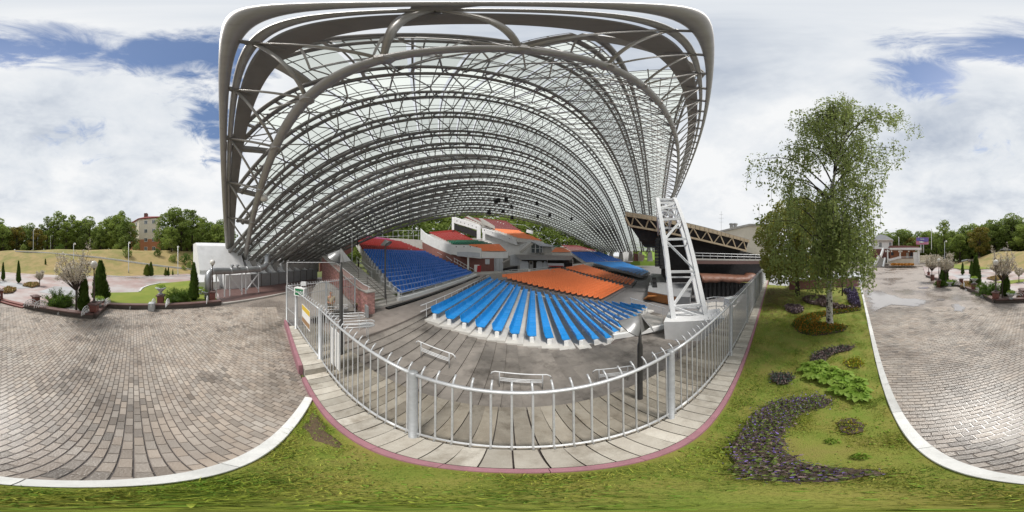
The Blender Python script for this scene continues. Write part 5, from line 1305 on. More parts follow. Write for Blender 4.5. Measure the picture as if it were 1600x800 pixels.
# ================================================================== LATTICE ARCH AND STAGE
la = thing('lattice_arch', 'white steel lattice arch standing on a white concrete block before the stage', 'arch', G(1078, 535, -3.3))
blk = [G(1040, 537, -2.75), G(1128, 535, -2.75)]
bA, bB = G(1041, 538, -2.9), G(1122, 536, -2.9); dv = Vector((bA.x + bB.x, bA.y + bB.y, 0)).normalized(); bt4 = [bA, bB, bB + dv * 2.8, bA + dv * 2.8]
tA, tB = Q(1037, 503, bA.to_2d().length + .35), Q(1131, 497, bB.to_2d().length + .45)
m = MB(); m.hexa([v + Vector((0, 0, -.8)) for v in bt4], [tA, tB, tB + dv * 2.2, tA + dv * 2.2]); m.build('base_block', 'concrete_white', la)
rb0 = bA.to_2d().length + .9
LC = [(1053, 502, rb0 + .1), (1047, 450, rb0 + 1.2), (1042, 400, rb0 + 2.3), (1034.5, 352, rb0 + 3.4), (1029.5, 325, rb0 + 4.4), (1028, 313, rb0 + 5.8), (1027, 311.5, rb0 + 8)]
RC = [(1104, 497, rb0 + .6), (1093, 448, rb0 + 1.7), (1082.5, 400, rb0 + 2.8), (1069, 350, rb0 + 3.9), (1060, 325, rb0 + 4.9), (1055, 313, rb0 + 6.2), (1052, 311.5, rb0 + 8.4)]
Lp = [Q(*c) for c in LC]; Rp = [Q(*c) for c in RC]
away = Vector((math.sin(R_(52)), math.cos(R_(52)), 0))
for pts in (Lp, Rp):                          # the arch carries on over the stage
    e_ = pts[-1]
    for k in range(1, 9): pts.append(e_ + away * (3.2 * k) + Vector((0, 0, -.012 * (3.2 * k) ** 2)))
def spl(pts, n=4):
    o_ = []
    for i in range(len(pts) - 1):
        p0, p1, p2, p3 = pts[max(i - 1, 0)], pts[i], pts[i + 1], pts[min(i + 2, len(pts) - 1)]
        for k in range(n):
            t = k / n; o_.append(.5 * (2 * p1 + (p2 - p0) * t + (2 * p0 - 5 * p1 + 4 * p2 - p3) * t * t + (3 * p1 - p0 - 3 * p2 + p3) * t ** 3))
    return o_ + [pts[-1]]
Ls_, Rs_ = spl(Lp), spl(Rp)
def inner(ps):
    o_ = []
    for i, p in enumerate(ps):
        t = (ps[min(i + 1, len(ps) - 1)] - ps[max(i - 1, 0)]).normalized(); n = Vector((t.z * away.x, t.z * away.y, -t.dot(away))); o_.append(p + n.normalized() * 1.5)
    return o_
Li, Ri = inner(Ls_), inner(Rs_)
for ps, w, nm in ((Ls_, .34, 'chord'), (Rs_, .34, 'chord'), (Li, .30, 'chord'), (Ri, .30, 'chord')):
    m = MB()
    for a, b in zip(ps, ps[1:]): m.bar(a, b + (b - a).normalized() * .02, w, w, up=(Rs_[0] - Ls_[0]))
    m.build(nm, 'whitemetal', la)
idx_ = [0, 2, 6, 10, 13, 16, 18, 21, 26, 30, 34, 38]
for n_, k in enumerate(idx_):
    MB().bar(Ls_[k], Rs_[k], .20, .2).build('cross_beam', 'whitemetal', la); MB().bar(Li[k], Ri[k], .12).build('cross_beam', 'whitemetal', la)
    MB().bar(Ls_[k], Li[k], .11).build('web', 'whitemetal', la); MB().bar(Rs_[k], Ri[k], .11).build('web', 'whitemetal', la)
    if n_ + 1 < len(idx_):
        k2 = idx_[n_ + 1]; a, b = (Ls_[k], Rs_[k2]) if n_ % 2 else (Rs_[k], Ls_[k2]); MB().bar(a, b, .17).build('diagonal', 'whitemetal', la)

# stage canopy
A0 = Q(977, 331, 30); B0 = Q(1171, 374.5, 36); nS = Vector((.751, .660, 0))
A1 = Q(984, 353, 30.3); B1 = Q(1166, 392, 36)
scn = thing('stage_roof', 'sloping stage roof with beige truss edge and black underside', 'roof', (A1 + B1) / 2)
def sp(t, s): return (A0.lerp(B0, t)).lerp(A1.lerp(B1, t), s)
m = MB(); dn = Vector((0, 0, -.85)); m.hexa([A0 + dn, B0 + dn * .8, B0 + nS * .25 + dn * .8, A0 + nS * .25 + dn], [A0, B0, B0 + nS * .25, A0 + nS * .25]); m.build('fascia', 'beige_steel', scn)
for k in range(28):
    t = (k + .5) / 28; p = A0.lerp(B0, t) - nS * .03; MB().bar(p + Vector((0, 0, -.82)), p, .05).build('fascia_rib', 'beige_steel', scn)
MB().bar(A1, B1, .34, .34).build('bottom_chord', 'beige_steel', scn)
MB().bar(A0 + Vector((0, 0, -1)), A1, .3).build('end_post', 'beige_steel', scn)
NT = 9
for k in range(NT):
    a = sp((k + .1) / NT, 1); b = sp((k + .5) / NT, .25); c = sp((k + 1) / NT, 1); MB().bar(a, b, .2).build('diagonal', 'beige_steel', scn); MB().bar(b, c, .2).build('diagonal', 'beige_steel', scn)
for s in (.45, .62, .8):
    MB().bar(sp(.02, s) + nS * .8, sp(.98, s) + nS * .8, .1).build('purlin', 'galv', scn)
m = MB(); dd = nS * 26; m.hexa([A1 + nS * .3 + Vector((0, 0, .1)), B1 + nS * .3 + Vector((0, 0, .1)), B1 + dd, A1 + dd], [A0 + nS * .3 + Vector((0, 0, -.3)), B0 + nS * .3 + Vector((0, 0, -.3)), B0 + dd, A0 + dd])
m.v = m.v; m.build('deck', 'black_soft', scn)
m = MB(); m.hexa([A0 + Vector((0, 0, -.02)), B0 + Vector((0, 0, -.02)), B0 + dd + Vector((0, 0, .01)), A0 + dd + Vector((0, 0, .01))], [A0 + Vector((0, 0, .1)), B0 + Vector((0, 0, .1)), B0 + dd + Vector((0, 0, .12)), A0 + dd + Vector((0, 0, .12))]); m.build('roof_sheet', 'roof_sheet', scn)
m = MB(); fA = A1 + nS * .4; m.hexa([fA + Vector((1.2, -1.3, -2.6)), fA + Vector((4.5, -5, -3.0)), fA + Vector((4.5, -5, -3.0)) + dd, fA + Vector((1.2, -1.3, -2.6)) + dd], [fA, fA + Vector((6, -7, -1.4)), fA + Vector((6, -7, -1.4)) + dd, fA + dd]); m.build('acoustic_ceiling', 'black_soft', scn)
# stage building: black side wall, balcony slab, curtains, platform
sb_ = thing('stage_house', 'black draped stage house with dark red balcony slab under the stage roof', 'stage', G(1110, 470, -3.4))
fa, fb = sp(.30, 1) + nS * 2.5, sp(1.3, 1) + nS * 2.5
m = MB(); m.hexa([Vector((fa.x, fa.y, -3.4)), Vector((fb.x, fb.y, -3.4)), Vector((fb.x, fb.y, -3.4)) + nS * 18, Vector((fa.x, fa.y, -3.4)) + nS * 18], [fa + Vector((0, 0, .2)), fb + Vector((0, 0, .1)), fb + nS * 18 + Vector((0, 0, .1)), fa + nS * 18 + Vector((0, 0, .2))]); m.build('side_wall', 'black_soft', sb_)
sa, sb2 = Q(1086, 405, 26), Q(1212, 406.5, 34)
for nm, ml, z0, z1, off in (('balcony_slab', 'concrete', -.15, .05, 0), ('balcony_fascia', 'granite_dark', -.75, -.153, .02)):
    m = MB(); o_ = nS * off; m.hexa([sa + o_ + Vector((0, 0, z0)), sb2 + o_ + Vector((0, 0, z0)), sb2 + nS * 5 + Vector((0, 0, z0)), sa + nS * 5 + Vector((0, 0, z0))], [sa + o_ + Vector((0, 0, z1)), sb2 + o_ + Vector((0, 0, z1)), sb2 + nS * 5 + Vector((0, 0, z1)), sa + nS * 5 + Vector((0, 0, z1))]); m.build(nm, ml, sb_)
for h in (.55, 1.0): MB().tube([sa + Vector((0, 0, h)), sb2 + Vector((0, 0, h))], .035, 4).build('balcony_rail', 'galv', sb_)
for k in range(14): p = sa.lerp(sb2, k / 13); MB().tube([p, p + Vector((0, 0, 1))], .03, 4).build('balcony_post', 'galv', sb_)
for k in range(34):                            # hanging black drapes, folded
    t = k / 34; p = Q(1088 + 116 * t, 440, 23.5 + 8 * t); q = Q(1088 + 116 * (k + 1) / 34, 440, 23.5 + 8 * (k + 1) / 34); b_ = nS * (.35 if k % 2 else .0)
    m = MB(); m.hexa([Vector((p.x, p.y, -3.4)) + b_, Vector((q.x, q.y, -3.4)) + b_ * .6, Vector((q.x, q.y, -3.4)) + b_ + nS * .1, Vector((p.x, p.y, -3.4)) + b_ + nS * .15], [p + b_, q + b_ * .6, q + b_ + nS * .1, p + b_ + nS * .15]); m.build('drape', 'black', sb_)
m = MB(); V = []; F = []; nn = 24
for k in range(nn + 1):
    t = k / nn; x = 1097 + 88 * t; sag_ = math.sin(k * 1.3) * .18 + math.sin(k * .5) * .2; r = 22.6 + 7.5 * t
    for j, (yy, o_) in enumerate(((429, 1.8), (431.5, .5), (435.5, .0), (440.5, .05))): p = Q(x, yy + sag_ * (j + .6) + (2.5 * t if j < 2 else 1.2 * t) - (4 if (j < 2 and t > .86) else 0), r); V.append(p + nS * (o_ + .12 * math.sin(k * 2.1 + j)))
for k in range(nn):
    for j in range(3): F.append((k * 4 + j, (k + 1) * 4 + j, (k + 1) * 4 + j + 1, k * 4 + j + 1))
m.add(V, F); o_ = m.build('tarpaulin', 'tarp', None, True); tag(o_, 'crumpled brown tarpaulin hanging over the black stage drapes', 'tarpaulin')
sol = o_.modifiers.new('thickness', 'SOLIDIFY'); sol.thickness = .05
# platform with apron
pf = thing('stage_platform', 'grey stage floor on a wooden skirted plinth with small steps', 'stage', G(1030, 466, -3.4))
pts = [G(1012, 455, -2.0), G(1056, 463, -2.0), G(1078, 464, -2.0), G(1085, 432, -2.0), G(1018, 427, -2.0)]
m = MB(); m.prism([(p.x, p.y) for p in pts], -3.2, -2.0); m.build('platform', 'panel_grey', pf)
for i in range(1):
    a, b = pts[i], pts[i + 1]; n_ = Vector((a.x + b.x, a.y + b.y, 0)).normalized() * -.06
    m = MB(); m.hexa([a + n_ + Vector((0, 0, -1.3)), b + n_ + Vector((0, 0, -1.3)), b + Vector((0, 0, -1.3)), a + Vector((0, 0, -1.3))], [a + n_ + Vector((0, 0, -.1)), b + n_ + Vector((0, 0, -.1)), b + Vector((0, 0, -.1)), a + Vector((0, 0, -.1))]); m.build('wooden_skirt', 'wood', pf)
a = G(1019, 445, -1.99); b = G(1022, 434, -1.99)
m = MB(); m.hexa([Q(1019, 434, 34), Q(1025, 434, 34), Q(1027, 449, 27.5), Q(1020, 449, 27.5)], [v + Vector((0, 0, .08)) for v in (Q(1019, 434, 34), Q(1025, 434, 34), Q(1027, 449, 27.5), Q(1020, 449, 27.5))]); m.build('dark_grille', 'black', pf)
for k in range(5):
    p = G(1013 + 3.0 * k * .5, 466 - 2.3 * k * .5, -3.2 + .22 * k); MB().box((p.x, p.y, -3.3 + .22 * k), (1.4, .4, .12), R_(-35)).build('step', 'wood', pf)
for k, (x, y0, y1) in enumerate(((1029, 372, 417), (1036, 374, 420))):
    o_ = thing('line_array', 'tall hanging black line array loudspeaker at the stage edge', 'speaker', Q(x, y1, 29), 0, 'line array speakers at the stage edge')
    for j in range(9):
        yy = lerp(y0, y1, j / 9); p = Q(x - .35 * math.sin(j * .35) * 3, yy + 2.2, 29); MB().box(p, (1.1, .7, .52), R_(-40), top=.97).build('cabinet', 'black', o_)
    MB().tube([Q(x, y0, 29), Q(x, y0 - 9, 29)], .05, 4).build('cable', 'lamp_black', o_)
for k, x in enumerate((1060, 1066, 1072, 1078, 1084)):
    pass
gd = thing('guard_rail', 'white curved pipe railing on the paved ledge beside the lattice arch block', 'railing', G(1125, 497, -2.6))
for dy in (0, 7, 14):
    MB().tube([Q(1104, 466 + dy, 15), Q(1115, 464 + dy, 15), Q(1130, 464.5 + dy, 14), Q(1146, 467 + dy, 12.5)], .04, 6).build('rail', 'whitemetal', gd)
for x in (1106, 1119, 1132, 1144): MB().tube([Q(x, 465, 14.2), Q(x, 488, 14.2)], .035).build('post', 'whitemetal', gd)
m = MB(); lp = [G(1100, 500, -2.6), G(1150, 498, -2.6), G(1160, 470, -2.6), G(1100, 472, -2.6)]; m.prism([(p.x, p.y) for p in lp], -3.4, -2.6); struct(m.build('ledge', 'concrete'))
fl2 = thing('floodlight', 'white box floodlight standing behind the fence beside the white railing', 'floodlight', Q(1142, 480, 11))
p = Q(1141, 470.5, 11); MB().box(p, (.75, .5, .5), R_(-30)).build('housing', 'white_plain', fl2); MB().tube([p, p + Vector((0, 0, -3))], .05).build('stand', 'galv', fl2)
# pale paved slab right of the azure rows
m = MB(); sl = [G(962, 524, -2.15), G(1037, 509, -2.2), G(1035, 496, -2.4), G(1010, 489, -2.9)]
m.hexa([Vector((v.x, v.y, -3.4)) for v in sl], sl); struct(m.build('side_ledge', 'concrete'))
m = MB(); m.bar(G(958, 526, -2.15), G(1037, 510, -2.2), .25, .35); tag(m.build('white_ledge_wall', 'white_plain'), 'low white wall edging the paved ledge before the lattice arch', 'wall')
hr = thing('handrail', 'long low white handrail on the arena floor before the wooden stage skirt', 'handrail', G(1010, 478, -3.3))
MB().tube([Q(985, 465.5, 20), Q(1000, 470, 19), Q(1040, 482, 16)], .035, 6).build('rail', 'whitemetal', hr)
for x, y, r in ((987, 466, 20), (1012, 473.6, 18), (1036, 481, 16.2)): p = Q(x, y, r); MB().tube([p, Vector((p.x, p.y, -3.4))], .03).build('post', 'whitemetal', hr)
# service building and mast beyond the stage
sv = thing('service_building', 'pale pink flat service building with roof vents beyond the stage roof', 'building', Q(1165, 400, 60))
m = MB(); pxprism(m, [(1124, 362), (1172, 351), (1204, 351), (1204, 405), (1124, 405)], 60, 72); m.build('wall', 'cream', sv)
m = MB(); pxprism(m, [(1122, 364), (1172, 352.5), (1206, 352.5), (1206, 350), (1171, 349.6), (1122, 361)], 59.5, 60); m.build('cornice', 'concrete', sv)
for x in (1143, 1149): p = Q(x, 352, 63); MB().lathe([(.7, -1), (.7, .2), (1.0, .25), (.9, .7), (.1, .9)], p, 12).build('roof_vent', 'panel_grey', sv)
an = thing('antenna_mast', 'thin lattice antenna mast with crossarms above the stage roof', 'mast', Q(1127, 362, 64))
MB().tube([Q(1127, 366, 64), Q(1127, 330, 64)], .07, 5).build('mast', 'galv', an)
for y, w in ((335, 3), (341, 4), (347, 3)): MB().tube([Q(1127 - w, y, 64), Q(1127 + w, y, 64)], .05, 4).build('crossarm', 'galv', an)
# ================================================================== VEGETATION
def quad_leaf(m, c, s, rr, flat=0.0, el=1.0):
    a = rr.uniform(0, 6.283); z = rr.uniform(-1, 1) * (1 - flat); q = math.sqrt(max(0, 1 - z * z))
    d = Vector((q * math.cos(a), q * math.sin(a), z)); e_ = d.orthogonal().normalized(); f = d.cross(e_)
    w = rr.uniform(0, 6.283); u = e_ * math.cos(w) + f * math.sin(w); v = d.cross(u)
    m.add([c + u * s * el, c + v * s * .55, c - u * s * el, c - v * s * .55], [(0, 1, 2, 3)])
def leaf_cloud(m, lumps, n, s, rr):
    W = [l[1] ** 2 for l in lumps]
    for _ in range(n):
        c, r, sz = rr.choices(lumps, W)[0]
        while True:
            p = Vector((rr.uniform(-1, 1), rr.uniform(-1, 1), rr.uniform(-1, 1)))
            if .05 < p.length <= 1: break
        p = p.normalized() * (p.length ** .45); quad_leaf(m, c + Vector((p.x * r, p.y * r, p.z * r * sz)), s * rr.uniform(.6, 1.3), rr)
def make_tree(seed, h, w, trunk_h, nleaf, leaf, leaf_m, lumps_n=16, conic=False, airy=0.0):
    rr = random.Random(seed); o = thing('tree_source', None, None); m = MB(); lumps = []
    tr = MB(); top = Vector((rr.uniform(-.04, .04) * h, rr.uniform(-.04, .04) * h, h * .9))
    tr.tube([Vector((0, 0, -.3)), Vector((rr.uniform(-.1, .1), rr.uniform(-.1, .1), h * .25)), top * .6, top], [h * .022 + .05, h * .018 + .03, h * .009 + .02, .02], 7)
    for k in range(lumps_n):
        t = (k + .5) / lumps_n; z = trunk_h + (h - trunk_h) * t
        rad = w * (math.sin(math.pi * min(1, (t * .88 + .14))) ** .7 if not conic else (1.05 - t))
        a = k * 2.4 + rr.uniform(-.5, .5); d = rad * rr.uniform(.3, 1.0)
        c = Vector((d * math.cos(a), d * math.sin(a), z + rr.uniform(-.3, .3))); r = w * rr.uniform(.20, .42) * (1 if not conic else (1.1 - t) * 1.1)
        lumps.append((c, max(r, w * .13), rr.uniform(.65, .95)))
        p0 = Vector((0, 0, max(trunk_h * .8, z - rad * .7))); tr.tube([p0, (p0 + c) / 2 + Vector((0, 0, .1 * rad)), c], [h * .007 + .015, h * .005 + .01, .01], 5)
    leaf_cloud(m, lumps, nleaf, leaf, rr)
    for _ in range(int(nleaf * .10)):          # stray sprays that break the outline
        c, r, sz = rr.choice(lumps); a = rr.uniform(0, 6.28); quad_leaf(m, c + Vector((math.cos(a), math.sin(a), rr.uniform(-.4, 1))) * r * rr.uniform(.85, 1.15), leaf * .7, rr)
    tr.build('trunk', 'bark', o, True, world=False); m.build('crown', leaf_m, o, world=False); return o
SRC = []
def hide_sources():
    for o in SRC:
        for c in list(o.children): bpy.data.objects.remove(c)
        bpy.data.objects.remove(o)
def src(o): SRC.append(o); return o
def T_(kind, seed):
    if kind == 'round': return src(make_tree(seed, 12, 4.2, 1.6, 3400, .26, 'leaf_dark', 24))
    if kind == 'mid': return src(make_tree(seed, 12, 3.8, 2.0, 3000, .26, 'leaf_mid', 22))
    if kind == 'tall': return src(make_tree(seed, 15, 2.8, 3.5, 2300, .25, 'leaf_mid', 24))
    if kind == 'pine': return src(make_tree(seed, 16, 2.6, 7.5, 1200, .26, 'leaf_dark', 14))
    if kind == 'yellow': return src(make_tree(seed, 9, 3.0, 1.6, 2200, .24, 'leaf_yellow', 16))
VAR = {k: [T_(k, 10 + 7 * n + len(k)) for n in range(3)] for k in ('round', 'mid', 'tall', 'pine', 'yellow')}
KL = {'round': ('broad dark green tree', ), 'mid': ('mid green leafy tree', ), 'tall': ('tall slender green tree', ), 'pine': ('bare stemmed thin crowned tree', ), 'yellow': ('yellowish green tree', )}
KH = {'round': 12.0, 'mid': 12.0, 'tall': 15.0, 'pine': 16.0, 'yellow': 9.0}
def hillz(x, y):
    a = Vector((-27, -11.5, 0)); b = Vector((16, -45, 0)); d = (b - a).normalized(); n = Vector((d.y, -d.x, 0))
    if n.y > 0: n = -n
    s = (Vector((x, y, 0)) - a).dot(n); al = (Vector((x, y, 0)) - a).dot(d)
    t = max(0, min(1, s / 17)); base = 5.0 * (t * t * (3 - 2 * t))
    fade = max(0, min(1, (78 - al) / 18)) * max(0, min(1, (al + 32) / 14))
    return base * fade + .25 * math.sin(x * .31) * math.sin(y * .27) * t
def far_tree(kind, x, ytop, r, grp_label, grp, z=None, wide=1.0):
    p = P((x - 800) * .225, r); z = hillz(p.x, p.y) - .2 if z is None else z
    top = H + r * math.tan((400 - ytop) / 800 * math.pi); s = max(.25, (top - z) / KH[kind])
    o = copy_tree(random.choice(VAR[kind])); o.name = 'tree'
    o.matrix_basis = Matrix.Translation((p.x, p.y, z)) @ Matrix.Rotation(rnd(0, 6.28), 4, 'Z') @ Matrix.Diagonal((s * wide, s * wide, s, 1))
    tag(o, KL[kind][0] + ' ' + grp_label, 'tree', grp + ', ' + kind)
# west and south ridge behind the garden
rr = random.Random(3)
for x, y, k, r in [(4, 352, 'mid', 62), (14, 357, 'round', 66), (27, 356, 'yellow', 64), (36, 355, 'round', 70), (48, 353, 'round', 66), (58, 358, 'yellow', 62), (66, 356, 'mid', 68), (74, 339, 'pine', 66), (82, 346, 'tall', 64), (91, 333, 'tall', 66), (99, 336, 'pine', 70), (104, 348, 'mid', 62), (113, 338, 'tall', 66), (122, 346, 'mid', 64), (131, 343, 'tall', 66), (139, 344, 'round', 62), (148, 362, 'mid', 58),
                   (157, 362, 'round', 55), (166, 344, 'mid', 56), (174, 342, 'round', 60), (182, 338, 'mid', 54), (190, 332, 'tall', 58), (197, 345, 'round', 50), (203, 356, 'mid', 50), (264, 335, 'round', 48), (274, 329, 'round', 46), (283, 340, 'mid', 46), (292, 328, 'pine', 52), (301, 329, 'pine', 50), (309, 340, 'mid', 50), (318, 342, 'tall', 46), (327, 350, 'round', 46), (337, 352, 'mid', 44), (346, 347, 'round', 50), (352, 355, 'mid', 44), (268, 356, 'mid', 42)]:
    far_tree(k, x, y, r, 'on the grassy ridge behind the garden', 'trees on the ridge behind the garden', wide=1.25)
for x, y, k, r in [(1386, 367, 'mid', 85), (1396, 368, 'round', 90), (1408, 362, 'round', 84), (1418, 364, 'round', 82), (1426, 373, 'yellow', 80), (1446, 364, 'mid', 88), (1451, 362, 'mid', 92), (1463, 366, 'round', 84), (1476, 347, 'tall', 74), (1488, 362, 'mid', 80), (1500, 367, 'mid', 72), (1509, 356, 'round', 82), (1520, 352, 'mid', 80), (1530, 356, 'yellow', 66), (1538, 354, 'round', 80), (1546, 344, 'pine', 84), (1553, 350, 'round', 74), (1561, 353, 'mid', 74), (1570, 345, 'round', 78), (1580, 340, 'round', 74), (1587, 343, 'round', 76), (1594, 352, 'mid', 66), (1597, 346, 'round', 80)]:
    far_tree(k, x, y, r, 'on the bank beyond the round flower emblem', 'trees on the bank beyond the flower emblem', wide=1.3)
for k in range(40):                           # second rank closing the gaps
    x = k * 9 if k < 39 else 355
    far_tree(rr.choice(['round', 'mid', 'round']), x + rr.uniform(-3, 3), 362 + rr.uniform(-5, 6), rr.uniform(80, 95), 'in the far wood behind the garden ridge', 'trees of the far wood behind the ridge', wide=1.5)
for k in range(26):
    far_tree(rr.choice(['round', 'mid', 'round']), 1376 + k * 8.8 + rr.uniform(-3, 3), 368 + rr.uniform(-5, 5), rr.uniform(98, 115), 'in the far wood beyond the flower emblem', 'trees of the far wood beyond the emblem', wide=1.5)
# trees seen under and behind the canopy
for k in range(24):
    x = 548 + k * 17 + rr.uniform(-5, 5); r = 62 + k * 2.2 if k < 14 else 108
    if x < 960: far_tree(rr.choice(['round', 'mid', 'mid']), x, (338 if x < 720 else 330) + (x - 720) * (.10 if x > 720 else 0) + rr.uniform(-4, 6), r + rr.uniform(14, 22), 'in the wood behind the stands', 'trees of the wood behind the stands', z=2.0, wide=1.4)
for x, y, k in [(524, 402, 'mid'), (536, 398, 'mid'), (548, 392, 'mid'), (530, 390, 'round'), (560, 372, 'mid'), (545, 380, 'round')]:
    far_tree(k, x, y - 14, 42 + rr.uniform(0, 6), 'growing low behind the dull red sloping wall', 'trees behind the sloping wall', z=.5)
gh = MB(); V = [Q(975, 398, 125), Q(995, 388, 135), Q(1012, 378, 150), Q(1040, 372, 170), Q(1090, 380, 170), Q(1090, 410, 120), Q(1030, 408, 115), Q(1000, 405, 115)]
gh.add(V + [Vector((v.x, v.y, -4)) for v in V], [tuple(range(8))] + [(i, (i + 1) % 8, 8 + (i + 1) % 8, 8 + i) for i in range(8)]); struct(gh.build('green_hill', 'hill_green'))
for x, y, k, r in [(988, 376, 'round', 118), (994, 380, 'mid', 122), (1013, 388, 'round', 118), (982, 382, 'mid', 116)]: far_tree(k, x, y, r, 'on the bright green slope behind the stage', 'trees on the green slope behind the stage', z=2.5)
fb_ = thing('ticket_booth', 'small brown and yellow timber booth below the green slope behind the stage', 'booth', Q(1000, 403, 95))
wall_px([(990, 396), (997, 396), (997, 408), (990, 408)], 95, 98, 'wall', 'roof_brown', fb_); wall_px([(998, 396.5), (1007, 398.5), (1007, 406), (998, 408)], 94, 97, 'slatted_front', 'beige_steel', fb_)
wall_px([(973, 391), (989, 391), (989, 409), (973, 409)], 104, 108, 'white_annex', 'white_wall', fb_)
# near-side hedge wall to the far canopy foot
fa2 = thing('far_abutment', 'white concrete foot of the canopy far behind the azure seats', 'abutment', P(42, 100, 0))
for k in range(6):
    c = P(31.5 + 3.4 * k, 101, 3.2); MB().box(c, (3.2, 3.2, 6.0), R_(-40), top=.6).build('footing', 'concrete', fa2)

# ---- birch on the lawn
def birch():
    base = G(1297, 508, .06); rr = random.Random(21); o = thing('birch_tree', 'tall weeping birch with white black flecked trunk on the lawn', 'tree', base)
    tr = MB(); rv_ = Vector((base.x, base.y, 0)).normalized(); lt_ = Vector((rv_.y, -rv_.x, 0)); path = [Vector((0, 0, -.1)), Vector((.03, .02, .6)), Vector((-.02, .04, 2.4)), Vector((.05, .0, 4.6)), Vector((0, 0, 7.0)) + lt_ * .15, Vector((0, 0, 9.6)) + lt_ * .6, Vector((0, 0, 12.2)) + lt_ * 1.2]
    tr.tube([base + p for p in spl(path, 3)], [.20 - .185 * (k / 18) ** .8 for k in range(19)], 10); tr.build('trunk', 'birch_bark', o, True)
    br = MB(); m = MB(); ends = []
    rad_az = math.atan2(base.y, base.x); latv = Vector((-math.sin(rad_az), math.cos(rad_az), 0)); depv = Vector((math.cos(rad_az), math.sin(rad_az), 0))
    latv = Vector((depv.y, -depv.x, 0))        # to the right as seen from the camera
    limbs = []
    def trunk_at(z): return Vector((0, 0, z)) + latv * (1.25 * max(0, (z - 6) / 6.5) ** 1.4)
    for k in range(66):
        ze = 3.4 + 9.6 * ((k + rr.random()) / 66); a = rr.uniform(0, 6.28); cs = math.cos(a)
        lft = pl([(3, 2.6), (5.6, 4.5), (8, 3.4), (11, 2.0), (13.2, .5)], ze); rgt = pl([(3, 1.3), (5, 1.8), (8, 2.5), (10, 3.4), (12, 2.6), (13.2, 1.0)], ze)
        rch = (rgt if cs > 0 else lft) * abs(cs) + 2.3 * (1 - abs(cs)); rch *= rr.uniform(.5, 1.05)
        d = (latv * cs + depv * math.sin(a)).normalized(); t = (ze - 3) / 10
        s0 = trunk_at(max(2.2, min(11.8, ze - .5 * rch))); e2 = Vector((0, 0, ze)) + d * rch + (latv * .6 if ze > 10.5 else Vector()); e1 = s0.lerp(e2, .55) + Vector((0, 0, .22 * rch))
        br.tube([base + q for q in spl([s0, e1, e2], 3)], [.045 * (1 - .5 * t), .04, .032, .026, .02, .014, .008][:7], 5)
        limbs.append((s0, e1, e2))
        for _ in range(11):
            w = rr.uniform(.45, 1.12); q = s0.lerp(e1, w * 2) if w < .5 else e1.lerp(e2, (w - .5) * 2)
            q = q + Vector((rr.gauss(0, .28), rr.gauss(0, .28), rr.gauss(0, .18))); ends.append(q)
    for k in range(40): ends.append(latv * 1.1 + Vector((rr.gauss(0, .6), rr.gauss(0, .6), rr.uniform(10.5, 13.3))))
    for e_ in ends:                              # hanging twigs strung with small leaves
        L_ = rr.uniform(.6, 2.0) * (1 if e_.z < 9 else .8); drift = Vector((rr.gauss(0, .12), rr.gauss(0, .12), 0))
        pts = [e_ + Vector((0, 0, .06)) + drift * .2, e_ + drift * .6 + Vector((0, 0, -.3 * L_)), e_ + drift + Vector((0, 0, -L_))]
        br.tube([base + p for p in pts], .006, 3, False)
        for _ in range(int(25 * L_) + 7):
            s = rr.random() ** .8; p = e_ + drift * s + Vector((rr.gauss(0, .09), rr.gauss(0, .09), -L_ * s + rr.gauss(0, .04))); quad_leaf(m, base + p, rr.uniform(.045, .078), rr, .2)
    lumps = []
    for s0, e1, e2 in limbs: lumps += [(base + e1.lerp(e2, .35), .42, .7), (base + e2, .5, .8), (base + e2 + Vector((0, 0, -.5)), .42, 1.1)]
    leaf_cloud(m, lumps, 9500, .055, rr)
    # curtain of hanging twigs low on the picture-right side
    for _ in range(200):
        a = rr.uniform(-.4, .9); q = latv * rr.uniform(-.6, 2.0) + depv * rr.uniform(-.9, .9) + Vector((0, 0, rr.uniform(3.0, 6.0))); L_ = rr.uniform(.9, 2.0)
        if q.z - L_ < 1.7: L_ = q.z - 1.7
        br.tube([base + q + Vector((0, 0, .2)), base + q + Vector((0, 0, -L_))], .005, 3, False)
        for _ in range(34): s = rr.random(); quad_leaf(m, base + q + Vector((rr.gauss(0, .08), rr.gauss(0, .08), -L_ * s)), rr.uniform(.045, .08), rr, .2)
    br.build('limb_mass', 'bark', o, True); m.build('crown', 'leaf_birch', o)
    m2 = MB()
    for k in range(900): a = rr.uniform(0, 6.28); d = abs(rr.gauss(0, .16)) + .14; m2.tube([base + Vector((d * math.cos(a), d * math.sin(a), -.03)), base + Vector((d * 1.1 * math.cos(a), d * 1.1 * math.sin(a), rr.uniform(.04, .12)))], [.006, .001], 3, False)
    tag(m2.build('tuft', 'blade', o), kind='stuff')
birch()
def linden():
    base = G(1246, 461, .06); rr = random.Random(33); o = thing('linden_tree', 'rounded dark stemmed tree with yellowing leaves between birch and fence', 'tree', base)
    tr = MB(); tr.tube([base + Vector(p) for p in ((0, 0, -.1), (.02, 0, .7), (0, .05, 1.7), (.1, 0, 2.6), (.0, .1, 4.6), (0, 0, 7.4))], [.24, .19, .17, .15, .09, .02], 9); lumps = []
    for k in range(40):
        t = (k + .5) / 40; a = k * 2.399; rad = 3.4 * math.sin(math.pi * (t * .78 + .20)) ** .7; c = Vector((rad * math.cos(a), rad * math.sin(a), 1.9 + 5.8 * t)) * 1.0; c.x *= rr.uniform(.7, 1); c.y *= rr.uniform(.7, 1)
        lumps.append((base + c, rr.uniform(.7, 1.25), .75)); s0 = Vector((0, 0, min(c.z - .5, 1.9 + 3.2 * t)))
        tr.tube([base + s0, base + s0.lerp(c, .5) + Vector((0, 0, .15)), base + c], [.06, .04, .015], 5)
    tr.build('trunk', 'bark', o, True); m = MB(); leaf_cloud(m, lumps, 24000, .115, rr); m.build('crown', 'leaf_linden', o)
linden()
